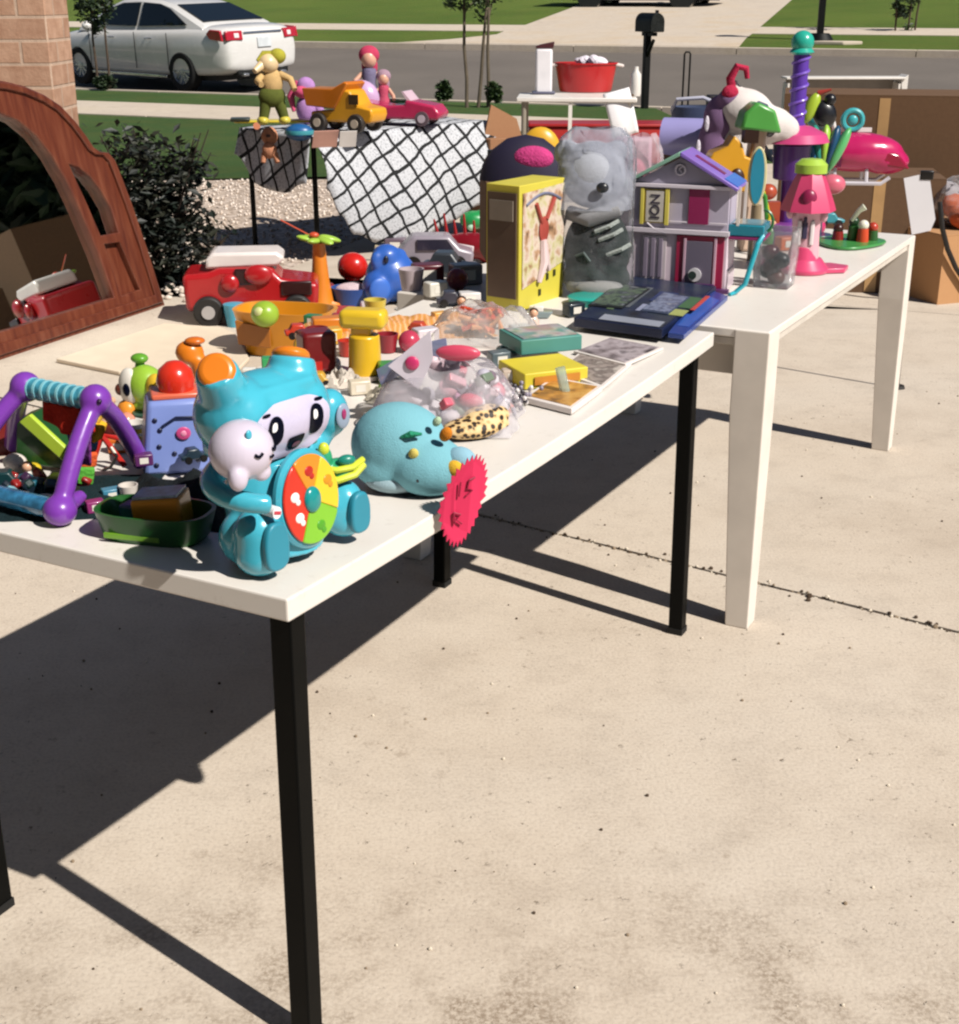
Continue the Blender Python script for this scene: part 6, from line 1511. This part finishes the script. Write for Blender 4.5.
# unicorn plush
X = PX(722, 268, 'plush_unicorn', 'white plush unicorn with a mauve mane and red horn behind the dollhouse', 'stuffed toy', R(12)); X.t.location = PT(737, 250) + Vector((0, .12, 0)); X.s = kk(X.t.location) * .90
b = X.b(); b.ell((-4, 18, 40), (40, 30, 40)); b.ell((4, 6, 90), (26, 22, 50)); b.ell((8, 0, 138), (32, 24, 24), (0, .3, 0)); b.ell((34, -6, 124), (26, 20, 20)); b.ell((48, -10, 120), (17, 17, 16)); b.cyl((-2, 2, 152), (-6, 0, 172), 8, 2); X.blob('body', b, fuzzy('#ddd3cf'), 3.4)
b = X.b(); b.ell((-16, 8, 132), (19, 18, 24)); b.ell((-20, 12, 98), (19, 18, 40)); b.ell((-12, -4, 152), (14, 11, 11)); b.ell((-34, 10, 60), (20, 20, 30)); X.blob('mane', b, fuzzy('#85688c'), 3)
b = X.b(); b.tube([(-10, -4, 158), (-14, -6, 172), (-8, -8, 184), (2, -8, 182), (4, -8, 172)], [5, 4.5, 4, 3.5, 2.5], 10); b.ell((-14, -8, 158), (9, 7, 8)); X.part('horn', b, fab('#b02a48'))
b = X.b(); b.ell((26, -24, 122), (7, 4, 8)); X.part('eye', b, pl('#0e0e12', .12))
b = X.b(); b.tube([(12, -18, 148), (20, -22, 144), (26, -22, 136)], [3, 4, 2], 8); X.part('blue_lash', b, fab('#5c6674'))
for x, z in ((-40, 128), (-48, 104)):
    b = X.b(); b.ell((x, -14, z), (2.5, 2, 8)); X.part('white_streak', b, fab('#d9d0dc'))
# green-lilac toy capsule and blue bin with silver rim (behind the roof)
X = PX(690, 248, 'toy_capsule', 'lilac half-cylinder toy house with a lime green end behind the dollhouse roof', 'toy', R(-10), dz=.0); X.t.location = PT(690, 236) + Vector((0, .0, 0)); X.s = kk(X.t.location)
b = X.b(); b.box((0, 12, 40), (60, 34, 80)); X.part('stand_box', b, mat('carton', '#6b4f45', .7), bevel=1)
b = X.b(); b.cyl((-30, 8, 92), (14, 0, 92), 19, 19, 24); X.part('barrel', b, pl('#9a94c9', .35))
b = X.b(); b.cyl((14, 0, 92), (38, -6, 88), 20, 12, 10); X.part('green_end', b, pl('#57a03c', .35))
X = PX(700, 240, 'blue_basket', 'slate blue basket with a pale curved rim behind the lilac toy house', 'basket', R(-6)); X.t.location = PT(700, 228) + Vector((0, .10, 0)); X.s = kk(X.t.location)
b = X.b(); b.M = b.M @ Matrix.Diagonal((1, .6, 1, 1)); b.lathe([(0, 0), (20, 0), (29, 110), (27, 110), (18, 4), (0, 4)]); X.part('basket', b, pl('#45506f', .5))
b = X.b(); b.tube([(-28, -4, 106), (-24, -12, 117), (0, -16, 119), (18, -14, 112), (30, -6, 100)], 1.8, 8); X.part('rim', b, pl('#b9b9c9'))

# ------------------------------------------------------------ white price card on a thin stand
q = P(898, 388, 0)
t = thing('card_stand', 'thin dark metal stand with a blank white price card by the far table corner', 'sign', q, R(-8))
zt1 = zat(q, 176)
b = B(); b.cyl((0, 0, .006), (-.012, 0, zt1), .0065); part('rod', b, mat('dark_metal', '#3b3733', .5), t)
b = B(); b.cyl((0, 0, 0), (0, 0, .012), .03, .026); part('foot', b, mat('dark_metal', '#2a2624', .6), t)
b = B(); b.box((.018, -.012, zt1 + .005), (.05, .02, .035)); part('clip', b, pl('#141212'), t, bevel=.004)
b = B(); k_ = kk(q + Vector((0, 0, .9)))
b.M = Matrix.Translation((.005, -.018, zt1 - .105)) @ Matrix.Rotation(R(-14), 4, 'Y'); w2, h2 = .048, .112
b.prism([(-w2, -h2), (w2 * .5, -h2), (w2, -h2 + .04), (w2, h2), (-w2, h2)], .0025); part('card', b, mat('paper', '#e9e6ea', .6, var=.02), t, smooth=0)

# ------------------------------------------------------------ toys on the ground behind the tables
X = PX(254, 322, 'toy_fire_truck', 'big red toy fire truck with a white ladder tray on the driveway behind the tables', 'toy truck', R(6), z=0)
rd = pl('#a5161c', .28, coat=.4)
b = X.b(); b.prism([(-64, 12), (64, 12), (66, 38), (30, 43), (20, 54), (-30, 54), (-40, 50), (-66, 48)], 60, Matrix.Translation((0, -6, 0))); X.part('body', b, rd, bevel=5, seg=3)
b = X.b(); b.prism([(-44, 52), (26, 54), (34, 62), (26, 68), (-36, 68), (-42, 62)], 44, Matrix.Translation((0, 2, 0))); X.part('ladder_tray', b, pl('#d9cfcb'), bevel=3)
b = X.b(); b.box((-2, -7, 46), (26, 3, 16)); b.box((44, -7, 34), (30, 3, 14)); X.part('window', b, pl('#2a0c10'), bevel=2)
b = X.b(); b.ell((8, -8, 48), (14, 6, 10)); b.ell((-20, -8, 40), (9, 5, 9)); X.part('cab_bulge', b, rd)
for x in (-42, 44):
    for y in (-8, 50):
        b = X.b(); b.cyl((x, y - 6, 13), (x, y + 6, 13), 15, 15, 26); w_ = X.part('wheel', b, pl('#171413', .6), bevel=2)
        b = X.b(); b.cyl((x, y - 7.5, 13), (x, y + 7.5, 13), 6.5, 6.5); X.part('hub', b, pl('#a9a4a2'), w_)
X = PX(236, 326, 'toy_cup', 'small sky blue toy cup between the fire truck and the orange tub', 'toy', 0, z=0)
b = X.b(); b.lathe([(0, 0), (8, 0), (11, 22), (0, 24)]); X.part('cup', b, pl('#4fa3bd'))
X = PX(288, 352, 'orange_tub', 'long orange-yellow boat-shaped tub on the driveway behind the tables', 'tub', R(-12), z=0)
b = X.b(); rows = []
for z, k_ in ((0, .78), (42, 1.0), (44, 1.02), (44, .94), (8, .74)): rows.append([(50 * k_ * (1 if c_ > 0 else -1) * abs(c_) ** .6, 30 * k_ * (1 if s2 > 0 else -1) * abs(s2) ** .6, z) for c_, s2 in [ddir(2 * PI * (i + .5) / 36) for i in range(36)]])
loft(b, rows); X.part('tub', b, pl('#d48a1c', .35), smooth=50)
b = X.b(); b.prism([(-40, 12), (-6, 10), (-6, 30), (-42, 36)], 2, Matrix.Translation((0, -29, 0))); X.part('side_panel', b, pl('#a05f18'), bevel=1)
X = PX(266, 326, 'lime_ball', 'lime green ball in the orange tub', 'ball', 0, z=.16); X.t.location = P(266, 324, .17)
b = X.b(); b.ell((0, 0, 10), (14, 13, 13)); X.part('ball', b, pl('#8fae35'))
b = X.b(); b.ell((-4, -9, 14), (5, 4, 5)); X.part('face_spot', b, pl('#c9cf8a'))
X = PX(322, 306, 'toy_palm_tree', 'toy palm tree with an orange trunk and lime leaves on the driveway', 'toy', R(0), z=0)
b = X.b(); b.lathe([(0, 0), (14, 0), (12, 6), (9, 24), (7, 46), (6, 62), (0, 64)]); b.tube([(6, -4, 4), (14, -4, 2), (18, 0, 0)], 3, 6); X.part('trunk', b, pl('#d57c22', .35))
for i in range(6):
    a_ = i * PI / 3 + .2; b = X.b(); b.ell((math.cos(a_) * 11, math.sin(a_) * 9, 66 - abs(math.sin(a_)) * 1), (11, 6, 3), (0, .28 * math.cos(a_), a_)); X.part('leaf', b, pl('#9bbf45'))
b = X.b(); b.ell((-4, -4, 70), (5, 4, 3)); b.tube([(-36, 0, 84), (-10, 0, 70)], .8, 5); X.part('red_bird', b, pl('#c04a2c'))
X = PX(312, 318, 'red_tray', 'flat red plastic tray on the driveway beside the palm tree toy', 'tray', R(-14), z=0)
b = X.b(); b.box((4, 6, 5), (74, 34, 9)); X.part('tray', b, pl('#ad1f1f'), bevel=3)
X = PX(388, 304, 'toy_elephant', 'chunky blue plastic elephant toy on the driveway', 'toy', R(24), z=0)
b = X.b(); b.ell((6, 4, 26), (26, 24, 25)); b.ell((-10, -4, 18), (17, 16, 18)); b.ell((0, 0, 46), (15, 14, 13)); b.ell((-12, -6, 44), (7, 5, 10)); b.ell((14, 0, 44), (8, 5, 10)); b.ell((18, -10, 10), (10, 10, 10)); X.blob('body', b, pl('#2f5cb0', .35, coat=.3), 2)
b = X.b(); b.ell((-5, -13, 46), (2.5, 2, 4)); X.part('eye', b, pl('#0e1830'))
b = X.b(); b.ell((-14, -18, 18), (11, 3, 12)); X.part('ear_disc', b, pl('#3b6ac2', .4))
X = PX(355, 304, 'blue_basin', 'low blue basin with white lining left of the blue elephant', 'basin', 0, z=0)
b = X.b(); b.M = b.M @ Matrix.Diagonal((1, .8, 1, 1)); b.lathe([(0, 0), (19, 0), (23, 17), (20, 17), (17, 3), (0, 3)]); X.part('basin', b, pl('#2a4c92', .4))
b = X.b(); b.ell((-2, 0, 14), (17, 12, 7)); X.part('lining', b, fab('#cdb9be'))
X = PX(354, 290, 'red_ball', 'bright red ball resting above the blue basin', 'ball', 0, z=0); X.t.location.z = .05
b = X.b(); b.ell((0, 0, 14), (15, 14, 14), seg=28); X.part('ball', b, pl('#c42119', .25, coat=.4))
b = X.b(); b.ell((0, 0, -6), (10, 10, 5)); X.part('ball_base', b, pl('#7a1412'))
X = PX(434, 292, 'black_boot', 'black round-toed rubber boot lying in the pile behind the zip bag', 'boot', R(-15), z=0)
b = X.b(); b.ell((0, 0, 14), (25, 14, 14)); b.ell((12, 2, 22), (12, 11, 14)); X.blob('boot', b, mat('rubber', '#141a19', .5), 2)
X = PX(432, 306, 'white_cloth', 'crumpled white cloth beside the black boot', 'cloth', 0, z=0)
b = crumple(X, 66, 44, 20, 3, 77); X.part('cloth', b, fab('#cfcabd'))
X = PX(478, 292, 'grey_bin', 'dull grey plastic bin lid leaning behind the yellow game box', 'lid', R(6), z=0)
b = X.b(); b.M = b.M @ Matrix.Rotation(R(-60), 4, 'X'); b.box((0, 30, 0), (84, 62, 5)); X.part('lid', b, mat('grey_plastic', '#4a4746', .6), bevel=4)
X = PX(436, 270, 'toy_suv', 'silver grey toy car with dark windows in the pile behind the boot', 'toy car', R(4), z=0)
b = X.b(); b.prism([(-36, 6), (36, 6), (38, 18), (24, 22), (14, 34), (-22, 34), (-34, 22), (-38, 16)], 30, Matrix.Translation((0, -8, 0))); X.part('body', b, pl('#8f8690', .3), bevel=3)
b = X.b(); b.prism([(-18, 21), (18, 21), (11, 31), (-18, 31)], 2, Matrix.Translation((0, -10, 0))); X.part('window', b, pl('#2c2a38', .2))
for x in (-22, 22):
    b = X.b(); b.cyl((x, -11, 7), (x, -5, 7), 8, 8); X.part('wheel', b, pl('#1a1614'))
X = PX(412, 288, 'pink_toy', 'small pink and maroon doll lying beside the blue elephant', 'doll', R(30), z=0)
b = X.b(); b.ell((0, 0, 8), (16, 8, 8)); b.ell((-6, -4, 18), (10, 8, 9)); b.ell((14, 2, 12), (10, 7, 7)); X.blob('body', b, fab('#b9808c'), 2)
b = X.b(); b.ell((6, -6, 6), (12, 5, 6)); X.part('dress', b, fab('#6a2430'))
X = PX(468, 262, 'red_scooter', 'dark red toy scooter with a white panel lying in front of the tan box', 'toy', R(-12), z=0)
b = X.b(); b.ell((4, 0, 16), (34, 14, 13)); b.ell((24, 2, 10), (16, 12, 12)); X.blob('body', b, pl('#7a101c', .3), 2.2)
b = X.b(); b.box((-6, -14, 14), (30, 3, 12), (0, R(8), 0)); X.part('white_panel', b, pl('#cfc4c6'), bevel=1)
for i in range(5):
    b = X.b(); b.tube([(-30 + i * 9, 4, 22), (-34 + i * 10, 2, 40 + (i % 2) * 6)], [2.4, 1], 6); X.part('red_spike', b, pl('#a01c20'))
X = PX(474, 244, 'green_toy', 'round green toy on top of the red scooter pile', 'toy', 0, z=0); X.t.location.z = .13
b = X.b(); b.ell((0, 0, 4), (14, 11, 9)); b.ell((10, 0, 10), (7, 6, 5)); X.blob('body', b, pl('#1f8a48', .35), 1.8)
b = X.b(); b.ell((-2, -9, -2), (4, 3, 3)); X.part('pale_spot', b, pl('#a9cdb2'))
X = PX(410, 262, 'driftwood_stick', 'long pale stick lying behind the blue elephant', 'stick', R(-6), z=0)
b = X.b(); b.tube([(-34, 0, 14), (0, 2, 8), (30, 0, 5)], [2.2, 2.6, 2], 7); X.part('stick', b, mat('wood', '#a89a80', .8))

# ------------------------------------------------------------ loose small toys filling the gaps
def small(kind, px, py, col, label, sz=12, rz=0, z=None, dz=.001):
    X = PX(px, py, 'toy_' + kind, label, 'toy ' + kind if kind in ('car', 'ball', 'block', 'cup', 'ring', 'figure', 'boat') else 'toy', R(rz), z=z, dz=dz); k = sz
    if kind == 'block':
        b = X.b(); b.box((0, 0, k * .5), (k * 1.5, k, k)); X.part('block', b, pl(col), bevel=k * .1); b = X.b(); b.box((0, -k * .5, k * .5), (k * .7, .6, k * .5)); X.part('sticker', b, pl('#e3ddd2'))
    elif kind == 'ball':
        b = X.b(); b.ell((0, 0, k * .95), k); X.part('ball', b, pl(col, .25))
    elif kind == 'cup':
        b = X.b(); b.lathe([(0, 0), (k * .6, 0), (k * .8, k * 1.3), (k * .7, k * 1.3), (k * .5, 2), (0, 2)]); X.part('cup', b, pl(col))
    elif kind == 'ring':
        b = X.b(); b.tube([(k * math.cos(a), k * math.sin(a), k * .28) for a in [2 * PI * i / 22 for i in range(22)]], k * .28, 8, closed=True); X.part('ring', b, pl(col))
    elif kind == 'car':
        b = X.b(); b.prism([(-k, 3), (k, 3), (k * 1.05, k * .5), (k * .5, k * .6), (k * .25, k), (-k * .5, k), (-k * .7, k * .6), (-k * 1.05, k * .55)], k * .9, Matrix.Translation((0, -k * .45, 0))); X.part('body', b, pl(col), bevel=k * .1)
        for x in (-k * .55, k * .55):
            for y in (-k * .5, k * .5):
                b = X.b(); b.cyl((x, y - 1.2, k * .25), (x, y + 1.2, k * .25), k * .27, seg=14); X.part('wheel', b, pl('#161414'))
    elif kind == 'boat':
        b = X.b(); b.prism([(-k, k * .5), (-k * .7, 0), (k * .7, 0), (k * 1.1, k * .55)], k * .8, Matrix.Translation((0, -k * .4, 0))); X.part('hull', b, pl(col), bevel=k * .1); b = X.b(); b.box((-k * .1, 0, k * .75), (k * .8, k * .5, k * .5)); X.part('cabin', b, pl('#e8e2d8'), bevel=1)
    elif kind == 'figure':
        b = X.b(); b.lathe([(0, 0), (k * .5, 0), (k * .45, k * .8), (k * .25, k * 1.1), (0, k * 1.12)]); X.part('body', b, pl(col)); b = X.b(); b.ell((0, 0, k * 1.4), k * .36); X.part('head', b, pl('#d9a888')); b = X.b(); b.ell((0, k * .08, k * 1.52), (k * .38, k * .36, k * .28)); X.part('hair', b, pl('#3a2418'))
for a in [
 ('block', 302, 366, '#b52a1f', 'red toy block just behind the orange-capped horn of the aqua toy', 12, 20),
 ('cup', 318, 346, '#7a1a1c', 'maroon toy cup left of the yellow hammer', 14),
 ('ball', 334, 372, '#d9d0cc', 'off-white ball among the paper scraps', 8),
 ('ring', 330, 396, '#cfd3d6', 'white ring beside the aqua toy\'s raised paw', 9),
 ('car', 300, 338, '#c23a22', 'small red toy car beside the orange tub', 14, 14),
 ('block', 314, 326, '#2f7a4c', 'green toy block left of the striped scarf', 11, -20),
 ('figure', 300, 352, '#c99a2c', 'tiny figure in mustard clothes behind the aqua toy', 12),
 ('cup', 388, 352, '#8a1f2a', 'deep red toy cup right of the yellow hammer', 14),
 ('block', 394, 382, '#3f8a3c', 'green toy block leaning on the left side of the zip bag', 20, 10),
 ('figure', 384, 396, '#6f9a3a', 'tiny figure in lime clothes left of the zip bag', 12),
 ('boat', 352, 350, '#e0a726', 'yellow toy boat behind the hammer', 12),
 ('car', 420, 336, '#b8452c', 'rust red toy car on the near edge of the striped scarf', 14, -14),
 ('block', 440, 322, '#dca24a', 'tan toy block on the striped scarf', 10, 30),
 ('figure', 462, 318, '#a8344a', 'tiny figure in crimson at the right end of the striped scarf', 12),
 ('block', 470, 306, '#d8d2cf', 'white toy block left of the yellow game box', 14, 12),
 ('car', 452, 306, '#3b3a44', 'charcoal toy car left of the yellow game box', 15, 8),
 ('ball', 478, 322, '#c9c0bd', 'pale grey ball by the snack bag', 8),
 ('ring', 508, 352, '#5d9a8c', 'sea green ring between the snack bag and teal game', 9),
 ('block', 520, 338, '#a9b2b4', 'light grey toy block behind the teal game box', 13, 20),
 ('figure', 534, 330, '#cfb6a8', 'tiny figure in beige behind the teal game box', 12),
 ('block', 574, 316, '#202a33', 'black toy block left of the big blue game', 13, 32),
 ('car', 592, 322, '#e2ddd9', 'white toy car on the corner behind the blue game', 10, 10),
 ('block', 146, 482, '#5b2a5e', 'plum toy block on the black mesh cloth', 12, 20, None, .03),
 ('car', 196, 478, '#1d2f3c', 'dark slate toy car on the black mesh cloth', 14, 30, None, .03),
 ('ball', 128, 430, '#d98c74', 'salmon ball behind the purple gym', 9),
 ('block', 78, 452, '#b0342a', 'brick red toy block under the gym crossbar', 15, 40),
 ('ring', 44, 502, '#d8d4ce', 'white ring by the front gym bar', 9),
 ('cup', 70, 470, '#2a6f86', 'petrol blue toy cup under the gym', 12),
 ('block', 20, 474, '#c7b83a', 'mustard toy block by the dark red bin', 12, 15),
 ('figure', 30, 486, '#c9c4bb', 'tiny figure in white under the gym', 14),
 ('car', 8, 488, '#14363a', 'dark teal toy car at the left frame edge', 18, 10),
 ('block', 112, 500, '#3f7f9a', 'steel blue toy block behind the green tray', 12, 30),
 ('block', 206, 410, '#2b4a9a', 'cobalt blue toy block left of the aqua toy', 14, 10),
 ('car', 520, 262, '#b0262a', 'bright red toy car beside the brown box', 14, 0),
 ('figure', 764, 268, '#c2417a', 'tiny figure in magenta at the foot of the surfboard', 12),
 ('block', 786, 250, '#d0662c', 'orange toy block behind the pink tower', 13, 20),
 ('car', 830, 226, '#3a8f9a', 'aqua toy car behind the green play mat', 13, 0),
 ('figure', 770, 244, '#4a8a3c', 'tiny figure in green behind the clear bin', 14),
 ('ball', 816, 236, '#c9386a', 'raspberry ball behind the pink tower', 9),
 ('block', 330, 344, '#d8a02c', 'yellow ochre toy block left of the yellow hammer', 16, 20),
 ('car', 342, 330, '#a8262a', 'crimson toy car on the left end of the striped scarf', 16, 8),
 ('cup', 376, 318, '#c9b44a', 'straw yellow toy cup at the back of the striped scarf', 14),
 ('ball', 410, 352, '#b53a52', 'raspberry red ball just behind the zip bag', 11),
 ('block', 426, 344, '#cfc4c9', 'pale lilac toy block behind the zip bag', 16, 30),
 ('ring', 404, 372, '#d98a3a', 'amber ring left of the zip bag', 12),
 ('car', 408, 388, '#6d7f92', 'grey blue toy car between the zip bag and plush dinosaur', 14, 12),
 ('block', 360, 394, '#d9cdb8', 'cream toy block between the paper scraps and plush dinosaur', 14, 18),
 ('cup', 348, 356, '#b9301f', 'vermilion toy cup at the foot of the yellow hammer', 12),
 ('block', 274, 372, '#3a9a5a', 'emerald toy block behind the aqua toy\'s head', 15, 10),
 ('boat', 252, 384, '#b03020', 'red toy boat behind the aqua toy\'s left horn', 16),
 ('car', 320, 386, '#d0a03a', 'gold toy car behind the aqua toy\'s raised paw', 14, 0),
 ('block', 500, 366, '#59656a', 'slate toy block between the zip bag and teal game box', 15, 24),
 ('block', 512, 382, '#cbb9a8', 'sand coloured toy block left of the yellow game box', 13, 8),
 ('ring', 494, 384, '#8a5a68', 'dusty plum ring behind the bead strings', 10),
 ('boat', 540, 318, '#7d8a8c', 'grey toy boat at the foot of the upright yellow game box', 12),
 ('block', 120, 452, '#c8641f', 'burnt orange toy block behind the near gym leg', 14, 10),
 ('cup', 130, 500, '#d8cfc6', 'cream toy cup behind the green tray', 12),
 ('block', 96, 512, '#8a2f6a', 'violet red toy block at the near gym foot', 12, 30),
 ('car', 60, 490, '#a9b03a', 'olive yellow toy car in front of the ball ramp', 16, -10),
 ('block', 428, 284, '#5a1f28', 'oxblood toy block on the far left corner of the second table', 20, 14),
 ('car', 448, 276, '#3a3f46', 'gunmetal toy car on the far left corner of the second table', 24, -8),
 ('block', 466, 284, '#8f8a8c', 'mid grey toy block against the upright yellow game box', 20, 20),
 ('cup', 412, 290, '#b9a9ad', 'pinkish grey toy cup beside the oxblood block', 16),
 ('ball', 458, 290, '#7a2a34', 'dull red ball before the gunmetal toy car', 11),
 ('block', 436, 296, '#d9d4c8', 'chalk white toy block before the oxblood block', 14, 34),
 ('block', 24, 452, '#2f6a4a', 'bottle green toy block beside the dark red bin', 16, 30),
]:
    small(a[0], a[1], a[2], a[3], a[4], a[5], a[6] if len(a) > 6 else 0, None, a[8] if len(a) > 8 else .001)
for a in [
 ('car', 330, 300, '#8a1a1c', 'maroon toy car on the driveway right of the palm tree', 16, 10),
 ('block', 372, 316, '#c9b9bd', 'pale pink toy block on the driveway below the blue elephant', 14, 10),
 ('car', 404, 270, '#5c2a34', 'wine red toy car on the driveway behind the blue elephant', 18, 0),
 ('ball', 424, 282, '#d0a3ac', 'rose ball on the driveway left of the black boot', 9),
 ('block', 446, 300, '#e0dcd2', 'ivory toy block on the driveway by the white cloth', 14, 20),
 ('block', 396, 252, '#6a5a66', 'greyish mauve toy block on the driveway under the patterned cloth', 14, 0),
 ('car', 458, 284, '#2a2c2e', 'black toy car on the driveway behind the boot', 16, -10),
 ('cup', 296, 300, '#d0442c', 'orange red toy cup on the driveway left of the palm tree', 14),
]:
    small(a[0], a[1], a[2], a[3], a[4], a[5], a[6] if len(a) > 6 else 0, 0)
for o in list(bpy.data.objects):
    if o.type == 'EMPTY' and not o.children: bpy.data.objects.remove(o)
